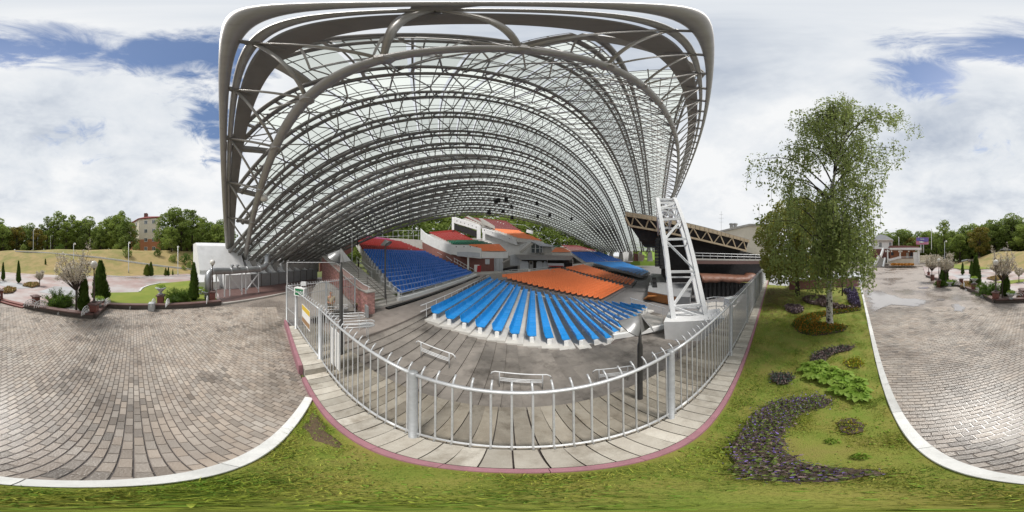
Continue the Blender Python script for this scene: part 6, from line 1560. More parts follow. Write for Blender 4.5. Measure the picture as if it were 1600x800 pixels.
def small_lawn_tree():
    p = G(1316, 462, .06); o = thing('young_tree', 'thin dark stemmed young tree beside the lavender bed', 'tree', p)
    MB().tube([p, p + Vector((0, 0, 1.6)), p + Vector((.05, 0, 3.4))], [.06, .05, .02], 7).build('trunk', 'bark', o, True)
    m = MB(); leaf_cloud(m, [(p + Vector((rnd(-.7, .7), rnd(-.7, .7), 2.3 + .28 * k)), .7, .8) for k in range(7)], 1700, .07, random.Random(4)); m.build('crown', 'leaf_birch', o)
small_lawn_tree()

# ---- flower beds in the lawn
def fill(outline, n, rr):
    xs_ = [p.x for p in outline]; ys_ = [p.y for p in outline]; out_ = []
    def inside(x, y):
        c = False; j = len(outline) - 1
        for i in range(len(outline)):
            a, b = outline[i], outline[j]
            if (a.y > y) != (b.y > y) and x < (b.x - a.x) * (y - a.y) / (b.y - a.y) + a.x: c = not c
            j = i
        return c
    while len(out_) < n:
        x, y = rr.uniform(min(xs_), max(xs_)), rr.uniform(min(ys_), max(ys_))
        if inside(x, y): out_.append((x, y))
    return out_
def bed(outline, label, kinds, seed, h=.05):
    rr = random.Random(seed); z = .075; raw = [Vector((p.x, p.y, z)) for p in outline]; pts = []
    for a_, b_ in zip(raw, raw[1:] + raw[:1]):
        nsp = max(1, int((b_ - a_).length / .07))
        for q in range(nsp): v = a_.lerp(b_, q / nsp); pts.append(v + Vector((rr.gauss(0, .014), rr.gauss(0, .014), 0)))
    o = thing('flower_bed', label, 'flower bed', sum(pts, Vector()) / len(pts))
    m = MB(); n = len(pts); m.add([p + Vector((0, 0, -.05)) for p in pts] + [p + Vector((0, 0, .022)) for p in pts], [tuple(range(n, 2 * n))] + [(i, (i + 1) % n, n + (i + 1) % n, n + i) for i in range(n)]); m.build('soil', 'soil', o)
    for (nm, ml, cnt, s, hh, flat) in kinds:
        m = MB()
        for x, y in fill(pts, cnt, rr):
            zz = z + .02 + rr.uniform(0, hh); x += rr.gauss(0, .05); y += rr.gauss(0, .05)
            quad_leaf(m, Vector((x, y, zz)), s * rr.uniform(.6, 1.3), rr, flat)
        tag(m.build(nm, ml, o), kind='stuff')
    return o
def outline(pix, z=.07): return [G(x, y, z) for x, y in pix]
bed(outline([(1150, 738), (1143, 712), (1150, 690), (1165, 668), (1180, 645), (1205, 630), (1240, 622), (1275, 618), (1300, 626), (1292, 634), (1268, 642), (1245, 652), (1228, 668), (1222, 685), (1228, 705), (1250, 722), (1300, 730), (1360, 734), (1385, 740), (1330, 748), (1240, 754), (1180, 750)]),
    'long S shaped bed of violet flowers in dark soil on the lawn', [('foliage', 'leaf_bronze', 1100, .028, .07, .2), ('leaf_mass', 'leaf_bed', 1500, .026, .11, .15), ('blossom', 'petal_purple', 1000, .018, .13, .5)], 1)
bed(outline([(1265, 566), (1270, 556), (1285, 548), (1310, 543), (1336, 541), (1328, 548), (1300, 553), (1290, 562), (1285, 570)]), 'curved dark bed with bluish flowers above the hosta clumps', [('foliage', 'leaf_bronze', 900, .035, .10, .2), ('leaf_mass', 'leaf_blue', 420, .03, .10, .2)], 2)
bed(blob(G(1334, 568, .07), .27, .23, 0, .07, seed=5), 'small round bed of yellow green rosettes beside the hostas', [('rosette', 'petal_yellow', 330, .035, .07, .5), ('leaf_mass', 'leaf_hosta', 160, .03, .06, .4)], 3)
bed(blob(G(1221, 592, .07), .24, .20, 0, .07, seed=6), 'small round dark bed of bluish plants alone in the grass toward the fence', [('foliage', 'leaf_blue', 280, .03, .09, .2), ('leaf_mass', 'leaf_bronze', 450, .03, .07, .2)], 4)
bed(blob(G(1329, 666, .07), .20, .17, 0, .07, seed=7), 'round bed of yellow rosettes enclosed by the S shaped violet bed', [('rosette', 'petal_yellow', 150, .026, .05, .6), ('leaf_mass', 'leaf_hosta', 80, .022, .05, .4)], 5)
bed(outline([(1239, 510), (1243, 501), (1258, 494), (1278, 490), (1300, 487), (1330, 485), (1347, 484), (1330, 487), (1305, 491), (1282, 497), (1279, 503), (1288, 508), (1310, 509), (1323, 511), (1318, 517), (1296, 522), (1270, 525), (1250, 521)]), 'sickle shaped bed of orange marigolds around the birch', [('foliage', 'leaf_thuja', 3400, .05, .14, .1), ('blossom', 'petal_orange', 2600, .034, .17, .6)], 6)
bed(outline([(1254, 469), (1262, 465), (1280, 464), (1296, 466), (1290, 470), (1296, 474), (1315, 480), (1340, 483), (1310, 483), (1280, 478), (1262, 474)]), 'hooked brown bed of bronze leaved plants behind the birch', [('foliage', 'leaf_bronze', 3200, .08, .2, .1), ('leaf_mass', 'leaf_litter', 900, .05, .2, .3)], 7)
bed(blob(G(1241, 484, .07), .68, .50, R_(10), .07, seed=8), 'oval dark purple bed below the linden trunk', [('foliage', 'leaf_bronze', 1500, .06, .2, .1), ('blossom', 'petal_violet', 500, .045, .2, .4)], 8)
bed(outline([(1317, 456), (1325, 453), (1335, 453), (1339, 458), (1341, 468), (1345, 482), (1336, 480), (1325, 472), (1326, 463)]), 'lavender bed hugging the white kerb end', [('foliage', 'leaf_bronze', 1500, .06, .2, .1), ('blossom', 'petal_violet', 3600, .06, .32, .2)], 9)
def hosta(c, R, n, label, seed):
    rr = random.Random(seed); o = thing('hosta', label, 'plant', c)
    for k in range(n):
        t = (k / n) ** .7; a = k * 2.399 + rr.uniform(-.4, .4); el = R_(78 - 52 * t + rr.uniform(-14, 14)); d = Vector((math.cos(a), math.sin(a), 0)); L_ = R * (.35 + .62 * t) * rr.uniform(.75, 1.15)
        stalk = c + d * .02 + Vector((0, 0, .02)); e1 = stalk + d * L_ * .5 * math.cos(el) + Vector((0, 0, L_ * .55 * math.sin(el) + .04)); tip = stalk + d * L_ * math.cos(el) * 1.05 + Vector((0, 0, L_ * .55 * math.sin(el) - .02)); s = Vector((-d.y, d.x, 0)); w = min(.075, L_ * .27)
        q1, q2 = e1.lerp(tip, .12), e1.lerp(tip, .55); m = MB(); dn = Vector((0, 0, -.018)); upz = Vector((0, 0, .015))
        m.add([stalk, e1 + s * .012, e1 - s * .012, q1 + s * w * .7 + upz, q1 + dn, q1 - s * w * .7 + upz, q2 + s * w * .85 + upz, q2 + dn, q2 - s * w * .85 + upz, tip], [(0, 1, 2), (1, 3, 4), (1, 4, 2), (2, 4, 5), (3, 6, 7, 4), (4, 7, 8, 5), (6, 9, 7), (7, 9, 8)])
        m.build('leaf', 'leaf_hosta', o, True)
    return o
for k_, (hx, hy) in enumerate([(1262, 577), (1280, 573), (1277, 588), (1300, 584), (1296, 596), (1318, 592), (1340, 602), (1318, 612), (1342, 616)]):
    hosta(G(hx, hy, .07), .30 + .03 * (k_ % 3), 75, 'bright green broad leaved hosta in the group beside the curved dark bed', k_ + 1)['group'] = 'hostas beside the curved dark bed'
hosta(G(1345, 714, .07), .10, 22, 'small leafy weed rosette at the lower tip of the S shaped bed', 4)
hosta(G(1300, 690, .07), .09, 18, 'small leafy weed rosette inside the bend of the S shaped bed', 5)
# low pink wall closing the lawn, with white bars
lw = thing('low_wall', 'low plum coloured garden wall with white benches closing the far end of the lawn', 'wall', G(1290, 450))
a, b = G(1233, 453.5), G(1342, 446.5); n_ = Vector((a.x + b.x, a.y + b.y, 0)).normalized()
m = MB(); m.hexa([a, b, b + n_ * .4, a + n_ * .4], [v + Vector((0, 0, .95)) for v in (a, b, b + n_ * .4, a + n_ * .4)]); m.build('wall', 'kerb_pink', lw)
m = MB(); m.hexa([v + Vector((0, 0, .953)) for v in (a - n_ * .05, b - n_ * .05, b + n_ * 3.5, a + n_ * 3.5)], [v + Vector((0, 0, 1.08)) for v in (a - n_ * .05, b - n_ * .05, b + n_ * 3.5, a + n_ * 3.5)]); m.build('coping', 'light_panel', lw)
for k in range(2):
    aa, bb = a.lerp(b, .03) + n_ * (.6 + .8 * k) + Vector((0, 0, 1.55 + .25 * k)), a.lerp(b, .97) + n_ * (.6 + .8 * k) + Vector((0, 0, 1.55 + .25 * k)); MB().bar(aa, bb, .12, .1).build('bar', 'white_plain', lw)
    for t in (.05, .35, .65, .95): p = aa.lerp(bb, t); MB().bar(p, p + Vector((0, 0, -.5 - .25 * k)), .08).build('support', 'white_plain', lw)
# paved yard behind that wall
m = MB(); q = [G(1200, 449), G(1345, 445), G(1362, 424), G(1205, 430)]; m.add([v + Vector((0, 0, .02)) for v in q], [(0, 1, 2, 3)]); struct(m.build('yard', 'plaza_grey'))

# ================================================================== GARDEN AND RIDGE
# ridge terrain
m = MB(); V = []; F = []; nx, ny = 70, 34
a = Vector((-27, -11.5, 0)); b = Vector((16, -45, 0)); d = (b - a).normalized(); n_ = Vector((d.y, -d.x, 0))
if n_.y > 0: n_ = -n_
for i in range(nx + 1):
    for j in range(ny + 1):
        s = (j / ny) ** 1.4 * 90; al = -40 + 150 * i / nx; p = a + d * al + n_ * s; V.append((p.x, p.y, hillz(p.x, p.y) + (.02 if j else -.05)))
for i in range(nx):
    for j in range(ny): q = i * (ny + 1) + j; F.append((q, q + 1, q + ny + 2, q + ny + 1))
m.add(V, F); struct(m.build('grass_bank', 'dry_grass', smooth=True))
# white path edge climbing over the bank
kp = thing('path_edge', 'white kerb line of the path climbing across the dry bank', 'kerb', G(150, 402, 4))
pe = []
for x, y in [(24, 393.2), (60, 394.8), (105, 398), (150, 402.5), (190, 408), (225, 413), (260, 417.5), (300, 421.5)]:
    best = None
    for k in range(300):
        r = 24 + k * .15; q = P((x - 800) * .225, r); q.z = hillz(q.x, q.y); yy = 400 - math.atan2(q.z - H, r) / math.pi * 800
        if best is None or abs(yy - y) < best[0]: best = (abs(yy - y), q)
    pe.append(best[1] + Vector((0, 0, .12)))
for a_, b_ in zip(pe, pe[1:]): MB().bar(a_, b_, .35, .3).build('kerb_stone', 'kerb_white', kp)
# lower garden: pink and grey paving, road, lawns
gz = .10
def area(pix, z, ml, nm, rz=None):
    pts = [G(x, y, z) for x, y in pix]; m = MB(); n = len(pts); m.add(pts + [p + Vector((0, 0, -.25)) for p in pts], [tuple(range(n))] + [(i, n + i, n + (i + 1) % n, (i + 1) % n) for i in range(n)]); return struct(m.build(nm, ml))
ga_pts = [Vector((x, y, gz)) for x, y in BOUND[:9]] + [Vector((15.5, -22.5, gz)), Vector((30, -42, gz)), Vector((18, -47, gz)), Vector((0, -34.5, gz)), Vector((-28, -12.5, gz)), Vector((-25, -9, gz)), Vector((-13.6, -3.2, gz))]
m = MB(); n = len(ga_pts); m.add(ga_pts + [p + Vector((0, 0, -.2)) for p in ga_pts], [tuple(range(n))] + [(i, n + i, n + (i + 1) % n, (i + 1) % n) for i in range(n)]); struct(m.build('garden_paving', 'plaza_pink'))
area([(85, 447), (120, 449), (118, 464), (60, 456)], .118, 'plaza_grey', 'grey_paving'); area([(0, 439), (34, 443), (60, 449), (30, 451), (0, 446)], .118, 'plaza_grey', 'grey_paving'); area([(1488, 430), (1530, 428), (1545, 432), (1500, 436)], .118, 'plaza_grey', 'grey_paving')
area([(166, 457), (218, 456), (228, 448), (245, 443), (300, 438), (322, 441), (340, 470), (250, 475), (168, 475)], .135, 'green_grass', 'garden_lawn')
area([(1440, 408), (1560, 412), (1600, 414), (1600, 419), (1500, 420), (1462, 413)], .30, 'green_grass', 'garden_lawn')
area([(1552, 440), (1600, 436), (1600, 440), (1575, 444)], .128, 'green_grass', 'garden_lawn')
kb3 = thing('kerb', None, None); kb3['kind'] = 'structure'
for pix in ([(0, 419.6), (50, 421), (87, 424.5), (125, 427.5), (162, 430.5), (190, 432.3), (213, 433.5), (245, 432.5), (300, 430.5)], [(218, 455.5), (222, 450.5), (232, 446.5), (250, 442.5)], [(1470, 419), (1510, 421), (1560, 421), (1600, 420)]):
    pts = [G(x, y, .12) for x, y in pix]
    for a_, b_ in zip(pts, pts[1:]): MB().bar(a_, b_, .18, .16).build('kerb_stone', 'kerb_white', kb3)
# low granite wall of the garden with pillars, lamps, urns, fan grilles
gw = thing('garden_wall', 'low dark granite wall with flat coping zigzagging along the plaza edge', 'wall', (-4.6, -7.1, 0))
bpts = [Vector((x, y, 0)) for x, y in BOUND[:9]] + [Vector((15, -22, 0))]
for k, (a_, b_) in enumerate(zip(bpts, bpts[1:])):
    if k in (4,):                              # broad granite steps instead of wall
        continue
    d_ = (b_ - a_); Ln = d_.length; d_.normalize(); nseg = max(1, int(Ln / 1.25))
    MB().bar(a_ + Vector((0, 0, .12)), b_ + Vector((0, 0, .12)), .26, .24).build('plinth', 'wall_dark', gw)
    for s in range(nseg):
        p, q = a_.lerp(b_, s / nseg) + d_ * .006, a_.lerp(b_, (s + 1) / nseg) - d_ * .006; MB().bar(p + Vector((0, 0, .275)), q + Vector((0, 0, .275)), .40, .07).build('coping_slab', 'granite_dark', gw)
gs = thing('garden_steps', 'broad red granite steps from the plaza up into the garden', 'steps', bpts[4])
for k in range(2):
    a_, b_ = bpts[4] + Vector((.1, .1, 0)), bpts[5] + Vector((-.1, .1, 0)); n2 = Vector((a_.x + b_.x, a_.y + b_.y, 0)).normalized() * (.32 * k)
    MB().bar(a_ + n2 + Vector((0, 0, .05 + .08 * k)), b_ + n2 + Vector((0, 0, .05 + .08 * k)), .34, .08).build('step', 'granite', gs)
def pillar_parts(o, h=.80, w=.40):
    MB().box((0, 0, h / 2), (w, w, h)).build('shaft', 'granite', o, world=False)
    MB().box((0, 0, h + .035), (w + .14, w + .14, .07)).build('cap', 'granite_dark', o, world=False)
    MB().box((0, 0, h + .10), (w + .02, w + .02, .06), top=.6).build('cap_top', 'granite_dark', o, world=False)
pil = src(thing('granite_pillar', None, None)); pillar_parts(pil, .72, .40)
lam = src(thing('globe_lamp', None, None))
MB().lathe([(.15, 0), (.15, .04), (.07, .07), (.085, .12), (.055, .17), (.05, .75), (.07, .78), (.07, .84), (.045, .87), (.05, .93), (.065, .95), (.05, .98), (.035, 1.0), (.03, 1.80), (.055, 1.83), (.09, 1.87), (.05, 1.90)], (0, 0, 0), 14).build('post', 'iron_brown', lam, True, False)
MB().lathe([(.06, 0), (.14, .06), (.19, .16), (.20, .21), (.19, .27), (.14, .36), (.06, .405), (.01, .41)], (0, 0, 1.885), 20).build('globe', 'globe', lam, True, False)
urn = src(thing('stone_urn', None, None))
MB().lathe([(.17, 0), (.17, .05), (.09, .09), (.08, .14), (.14, .19), (.27, .33), (.34, .40), (.37, .42), (.37, .45), (.30, .45)], (0, 0, 0), 20).build('bowl', 'urn', urn, True, False)
m = MB(); leaf_cloud(m, [(Vector((.16 * math.cos(k), .16 * math.sin(k), .50)), .20, .8) for k in range(6)], 520, .04, random.Random(8)); tag(m.build('planting', 'leaf_hosta', urn, world=False), kind='stuff')
m = MB(); leaf_cloud(m, [(Vector((.16 * math.cos(k), .16 * math.sin(k), .58)), .16, .6) for k in range(6)], 70, .03, random.Random(9)); tag(m.build('blossom', 'petal_yellow', urn, world=False), kind='stuff')
fan = src(thing('fan_grille', None, None)); m = MB()
for r in (.10, .19, .28): m.tube([(r * math.cos(math.pi * k / 14), 0, r * math.sin(math.pi * k / 14)) for k in range(15)], .014, 5)
for k in range(1, 6): a_ = math.pi * k / 6; m.tube([(.05 * math.cos(a_), 0, .05 * math.sin(a_)), (.28 * math.cos(a_), 0, .28 * math.sin(a_))], .010, 4)
m.build('grille', 'whitemetal', fan, world=False)
def put(s, x, y, z, label, cat, rz=0, sc=1.0, r=None, grp=None):
    p = G(x, y, z) if r is None else P((x - 800) * .225, r, z); o = place(s, (p.x, p.y, z), rz, sc); o.name = s.name.split('.')[0]; tag(o, label, cat, grp); return o, p
LZ = .0
for (x, y, what, rz, lab) in [(147, 494, 'lamp', 35, 'at the outer corner by the large blossom tree'), (332, 471, 'lamp', 10, 'at the wall end beside the silver pipe'), (1556, 472, 'lamp', -10, 'beside the bushy juniper and column thuja'), (1467, 448.5, 'lamp', 20, 'at the corner before two dark thuja columns'), (1451, 432, 'lamp', 20, 'at the far end of the wall, small with distance'),
                              (56, 479.5, 'plain', 15, 'next to the granite steps, its top slab slipped askew'), (159, 474, 'plain', 30, 'behind the outer corner lamp, at the lawn edge'), (251, 478, 'urn', 20, 'bearing an urn midway along the lawn'), (1522, 456, 'urn', 0, 'bearing a planted urn before the tall thuja'), (1502, 446, 'plain', 10, 'in the inner corner of the zigzag wall'), (0.5, 468, 'plain', 0, 'at the steps, across from the slipped one'), (1596, 466, 'plain', 0, 'near the peach bed by the steps'), (1457, 438, 'plain', 0, 'just before the farthest lamp')]:
    p = G(x, y, 0); o = place(pil, (p.x, p.y, 0), R_(rz), 1.0 if x != 1451 else .95); o.name = 'granite_pillar'; tag(o, 'red granite pillar ' + lab, 'pillar')
    if what == 'lamp': l = place(lam, (p.x, p.y, .845), 0, 1.0); l.name = 'globe_lamp'; tag(l, 'white globe lamp on the pillar ' + lab, 'lamp')
    if what == 'urn': l = place(urn, (p.x, p.y, .845), 0, 1.0); l.name = 'stone_urn'; tag(l, 'grey stone urn on the granite pillar ' + lab.replace('bearing an urn ', '').replace('bearing a planted urn ', ''), 'urn')
for (x, y, z, lab) in [(155, 478, .31, 'on the coping right behind the outer corner lamp'), (313, 459, .14, 'dark rimmed, on the lawn by the cone thuja'), (322, 464, .31, 'low on the coping beside the wall end lamp'), (1484, 447, .31, 'on the coping before the two dark thujas'), (1580, 467, .31, 'on the coping beside the column thuja and peach bed')]:
    p = G(x, y, z); o = place(urn, (p.x, p.y, z), 0, .95); o.name = 'stone_urn'; tag(o, 'stone urn with yellow green plants ' + lab, 'urn')
for (x, y, z, rz) in [(94, 491, .02, 25), (205, 482, .02, 15), (295, 478, .02, 12), (1509, 455, .02, -40), (1534, 465, .02, -40)]:
    p = G(x, y, z); o = place(fan, (p.x, p.y, z), R_(rz), .8); o.name = 'fan_grille'; tag(o, 'small white fan shaped grille set against the foot of the garden wall', 'grille', 'fan grilles at the wall foot')
for (x, y, z, rz) in [(48, 478, .31, 10), (64, 480, .31, 10), (134, 490, .31, 30), (240, 477, .31, 15), (262, 477, .31, 15), (324, 472, .31, 10), (168, 476, .31, 25), (1527, 456, .31, -50), (1497, 446, .31, 0), (1592, 463, .31, 0), (1506, 448, .31, -60)]:
    p = G(x, y, z); o = place(fan, (p.x, p.y, z), R_(rz), 1.55); o.name = 'fan_grille'; tag(o, 'white fan shaped railing standing on the coping beside a granite pillar', 'grille', 'fan railings on the coping')
m = MB(); p = G(237, 485); m.box((p.x, p.y, .25), (.42, .36, .5), R_(25)); bi = m.build('bin', 'urn'); tag(bi, 'small square grey stone litter bin at the foot of the garden wall', 'bin')
# thujas, junipers, blossom trees
def make_cone(seed, h, w, n, leaf, ml, col=.35):
    rr = random.Random(seed); o = src(thing('thuja_source', None, None)); m = MB(); tr = MB()
    tr.tube([(0, 0, -.1), (0, 0, h * .5), (0, 0, h * .92)], [.05, .035, .01], 6)
    core = MB(); core.lathe([(w * .35, .05), (w * .72, h * .12), (w * .74, h * .4), (w * .45, h * .72), (w * .05, h * .95)], (0, 0, 0), 10)
    for _ in range(n):
        t = rr.random() ** 1.25; z = .03 + h * t; r = w * (1 - t) ** .62 * min(1, (t + .04) * 7) * rr.uniform(.72, 1.12); a = rr.uniform(0, 6.28); r *= 1 + .16 * math.sin(a * 3 + z * 5) 
        c = Vector((r * math.cos(a), r * math.sin(a), z)); s = leaf * rr.uniform(.6, 1.4); up_ = Vector((math.cos(a) * .45, math.sin(a) * .45, 1)).normalized(); sd_ = Vector((-math.sin(a + rr.uniform(-.8, .8)), math.cos(a + rr.uniform(-.8, .8)), rr.uniform(-.3, .3))).normalized()
        m.add([c - sd_ * s * .4, c + sd_ * s * .4, c + up_ * s * 1.5], [(0, 1, 2)])
    tr.build('trunk', 'bark', o, world=False); core.build('inner_foliage', ml, o, True, False); m.build('foliage', ml, o, world=False); return o
TH = [make_cone(1, 2.0, .42, 3600, .085, 'leaf_thuja'), make_cone(2, 2.0, .36, 3200, .085, 'leaf_thuja'), make_cone(3, 1.6, .5, 2600, .09, 'leaf_thuja_gold')]
for (x, y, ytop, k, wd, lab) in [(131, 487, 431, 0, .78, 'broad dark thuja column leaning into the large blossom tree by the corner lamp'), (157, 471, 410, 0, .95, 'tall leafy thuja beside the corner lamp on the lawn edge'), (303, 469, 413, 1, .72, 'slim cone thuja at the lawn end by the silver pipe'), (5, 438, 411, 1, .6, 'slim thuja beside the distant paving, wider spaced of two'), (29, 442, 409, 1, .6, 'slim thuja with split tip at the peach flower bed'),
                                 (1571, 462, 425, 0, 1.0, 'stout rounded thuja column under the white blossom tree by the globe lamp'), (1525, 448, 402, 0, .85, 'tall conical thuja behind the planted urn on its pillar'), (1477, 443, 411, 0, .8, 'dark thuja column before the far blossom tree'), (1472, 440, 414, 1, .8, 'dark thuja close behind another beside the far corner lamp'), (1504, 429, 411, 1, .8, 'small pointed thuja alone at the paving edge'), (1518, 430, 408, 0, .8, 'medium thuja cone left of the tall conical one'), (230, 431, 414, 2, 1.1, 'golden thuja at the bank foot, beside a darker one'), (236, 431, 410, 0, .9, 'dark thuja at the bank foot, beside the golden one'), (263, 431, 418, 1, .8, 'small dark thuja at the bank foot by the street lamp'), (259, 431, 419, 2, .7, 'small golden thuja at the bank foot by the street lamp'), (306, 427, 408, 2, .8, 'golden thuja on the slope beside the white abutment'), (270, 430, 421, 1, .7, 'tiny thuja next to the street lamp post'), (71, 424, 405, 1, .6, 'slim thuja rising out of a round juniper on the dry bank')]:
    p = G(x, y, .12); r = math.hypot(p.x, p.y); top = H + r * math.tan((400 - ytop) / 800 * math.pi); hh = max(.3, (top - .12) / (1.6 if k == 2 else 2.0)); o = place(TH[k], (p.x, p.y, .1), rnd(0, 6), 1); o.name = 'thuja'
    o.matrix_basis = Matrix.Translation((p.x, p.y, .1)) @ Matrix.Rotation(rnd(0, 6), 4, 'Z') @ Matrix.Diagonal((hh * wd * 1.1, hh * wd * 1.1, hh, 1)); tag(o, lab, 'thuja')
def juniper(x, y, rx, h, lab, seed, ml='leaf_juniper'):
    rr = random.Random(seed); p = G(x, y, .12); o = thing('juniper', lab, 'shrub', p); m = MB()
    st = MB()
    for k in range(80):
        a = k * 2.399; el = R_(rr.uniform(10, 70)); L_ = rx * rr.uniform(.6, 1.1); d = Vector((math.cos(a) * math.cos(el), math.sin(a) * math.cos(el), math.sin(el) * h / rx * 1.3)); st.tube([p, p + d * L_ * .6, p + d * L_ + Vector((0, 0, -.02))], [.02, .012, .004], 4)
        for _ in range(60):
            s = rr.uniform(.2, 1.05); c = p + d * L_ * s + Vector((rr.gauss(0, .07), rr.gauss(0, .07), rr.gauss(0, .05) - .06 * s * s)); q = d.normalized() + Vector((rr.gauss(0, .4), rr.gauss(0, .4), rr.gauss(.2, .3))); w = q.orthogonal().normalized() * .014; m.add([c - w * 1.6, c + w * 1.6, c + q * rr.uniform(.05, .12)], [(0, 1, 2)])
            quad_leaf(m, c, .03, rr, .3)
    core = MB(); core.lathe([(rx * .62, .02), (rx * .6, h * .35), (rx * .3, h * .6), (.02, h * .7)], (p.x, p.y, p.z), 12); core.build('inner_foliage', 'leaf_thuja', o, True)
    st.build('stems', 'bark', o); m.build('foliage', ml, o)
juniper(94, 476, 1.3, .85, 'wide spreading juniper beside the corner lamp and granite wall', 1)
juniper(279, 470, 1.25, .78, 'spreading juniper on the lawn between urn pillar and cone thuja', 2)
juniper(1546, 460, 1.5, .95, 'large bushy juniper behind the wall by the corner lamp', 3)
juniper(1484, 444, 1.0, .5, 'low juniper beside the far dark thujas', 4); juniper(1470, 446, .8, .45, 'small juniper in the far wall corner', 5)
juniper(70, 424, 1.1, .9, 'round juniper cushion at the foot of the dry bank', 6)
juniper(1470, 416, 1.6, 1.0, 'round clipped bush on the far lawn', 7)
def blossom_tree(x, y, ytop, wpx, lab, seed, lean=0.0, r=None):
    rr = random.Random(seed); p = G(x, y, .12); r = math.hypot(p.x, p.y); top = H + r * math.tan((400 - ytop) / 800 * math.pi) - .12; W_ = wpx / 254.6 * r / 2; o = thing('blossom_tree', lab, 'tree', p); br = MB(); pet = MB()
    rv = Vector((p.x, p.y, 0)).normalized(); lat_ = Vector((rv.y, -rv.x, 0)); fork = Vector((0, 0, top * .34)); br.tube([p, p + fork], [.06, .045], 7); n = 26
    for k in range(n):
        a = k * 2.399; t = rr.uniform(.25, 1); d = lat_ * (math.cos(a) * W_ * rr.uniform(.5, 1) + lean * W_) + rv * math.sin(a) * W_ * .8; e_ = fork + d + Vector((0, 0, (top - fork.z) * t)); mid = fork.lerp(e_, .5) + Vector((0, 0, .1 * top * (1 - t))) + d * .1
        br.tube([p + fork, p + mid, p + e_], [.03, .018, .006], 5)
        for j in range(9):
            s = rr.uniform(.3, 1); q = (fork.lerp(mid, s * 2) if s < .5 else mid.lerp(e_, s * 2 - 1)); tw = q + Vector((rr.gauss(0, .16), rr.gauss(0, .16), rr.uniform(0, .38))) * (top / 2.6); br.tube([p + q, p + tw], [.007, .003], 3, False)
            for _ in range(30): u_ = rr.random(); quad_leaf(pet, p + q.lerp(tw, u_) + Vector((rr.gauss(0, .05), rr.gauss(0, .05), rr.gauss(0, .05))), rr.uniform(.018, .036) * (1 + r / 26), rr)
    br.build('trunk', 'bark', o); pet.build('blossom', 'petal_white', o)
blossom_tree(119, 488, 385, 64, 'large white blossoming tree with dark twigs beside the corner globe lamp', 11, -.15)
blossom_tree(1566, 465, 389, 50, 'white blossoming tree with upright sprays by the corner lamp and stout thuja', 12)
blossom_tree(1478, 446, 394, 34, 'pale pinkish blossoming tree behind the far corner lamp', 13); blossom_tree(1456, 438, 396, 28, 'pale blossoming tree next to the farthest globe lamp', 14)
blossom_tree(62, 446, 424, 15, 'tiny pale blossoming sapling beside the peach flower bed', 15); blossom_tree(1592, 440, 418, 18, 'slight pale blossoming sapling beside the road paving', 16)
m = MB(); p = G(121, 486); m.lathe([(.055, 0), (.05, 1.75), (.0, 1.77)], (p.x, p.y, 0), 10); tag(m.build('stake', 'galv'), 'plain grey metal post standing beside the large blossom tree', 'post')
# peach flower beds in the garden
def gbed(pix, lab, seed):
    pts = [G(x, y, .12) for x, y in pix]; rr = random.Random(seed); o = thing('flower_bed', lab, 'flower bed', sum(pts, Vector()) / len(pts)); m = MB(); n = len(pts); m.add([p + Vector((0, 0, -.02)) for p in pts] + [p + Vector((0, 0, .05)) for p in pts], [tuple(range(n, 2 * n))] + [(i, (i + 1) % n, n + (i + 1) % n, n + i) for i in range(n)]); m.build('soil', 'soil', o)
    for ml, nm, c, s in (('petal_peach', 'blossom', 1500, .06), ('leaf_thuja_gold', 'foliage', 700, .06)):
        m = MB()
        for x, y in fill(pts, c, rr): quad_leaf(m, Vector((x, y, .17 + rr.uniform(0, .22))), s * rr.uniform(.6, 1.3), rr, .2)
        tag(m.build(nm, ml, o), kind='stuff')
gbed([(35, 447), (46, 443), (60, 443.5), (62, 447), (50, 450)], 'peach and yellow flower bed by the tiny sapling', 1); gbed([(3, 455), (12, 450), (26, 453), (20, 458), (6, 459)], 'peach and yellow flower bed near the granite steps', 2)
gbed([(1500, 449), (1508, 441), (1520, 443), (1518, 452)], 'peach coloured flower bed behind the inner wall corner', 3); gbed([(1541, 436), (1560, 431), (1572, 435), (1556, 439)], 'peach flower bed on the paving under the white blossom tree', 4); gbed([(1588, 464), (1596, 455), (1599, 455), (1599, 466)], 'yellow and peach flower bed at the plaza wall by the stout thuja', 5)
# round flower emblem on the bank
def bank_pt(x, y):
    best = None
    for k in range(420):
        r = 30 + k * .12; q = P((x - 800) * .225, r); q.z = hillz(q.x, q.y); yy = 400 - math.atan2(q.z - H, r) / math.pi * 800
        if best is None or abs(yy - y) < best[0]: best = (abs(yy - y), q)
    return best[1] + Vector((0, 0, .12))
em = thing('flower_emblem', 'oval emblem planted on the bank, dark ring round a green field', 'flower emblem', bank_pt(1514, 402))
def ell(rx, ry, n=28): return [bank_pt(1514 + rx * math.cos(2 * math.pi * k / n), 402 + ry * math.sin(2 * math.pi * k / n)) for k in range(n)]
o1, i1 = ell(17, 7.8), ell(12.5, 5.4); m = MB(); n = 28; upz = Vector((0, 0, .35))
m.add([p + upz for p in o1] + [p + upz for p in i1] + o1, [(k, (k + 1) % n, n + (k + 1) % n, n + k) for k in range(n)] + [(2 * n + k, 2 * n + (k + 1) % n, (k + 1) % n, k) for k in range(n)]); m.build('dark_ring', 'leaf_bronze', em)
m = MB(); m.add([p + Vector((0, 0, .08)) for p in i1], [tuple(range(n))]); m.build('green_field', 'leaf_hosta', em)
sp_ = [bank_pt(x, y) + Vector((0, 0, .3)) for x, y in ((1511, 397.5), (1506, 398), (1507, 400.5), (1511, 402), (1512, 404.5), (1507, 406), (1503, 405))]
MB().tube(spl(sp_, 3), .45, 6).build('gravel_line', 'urn', em)
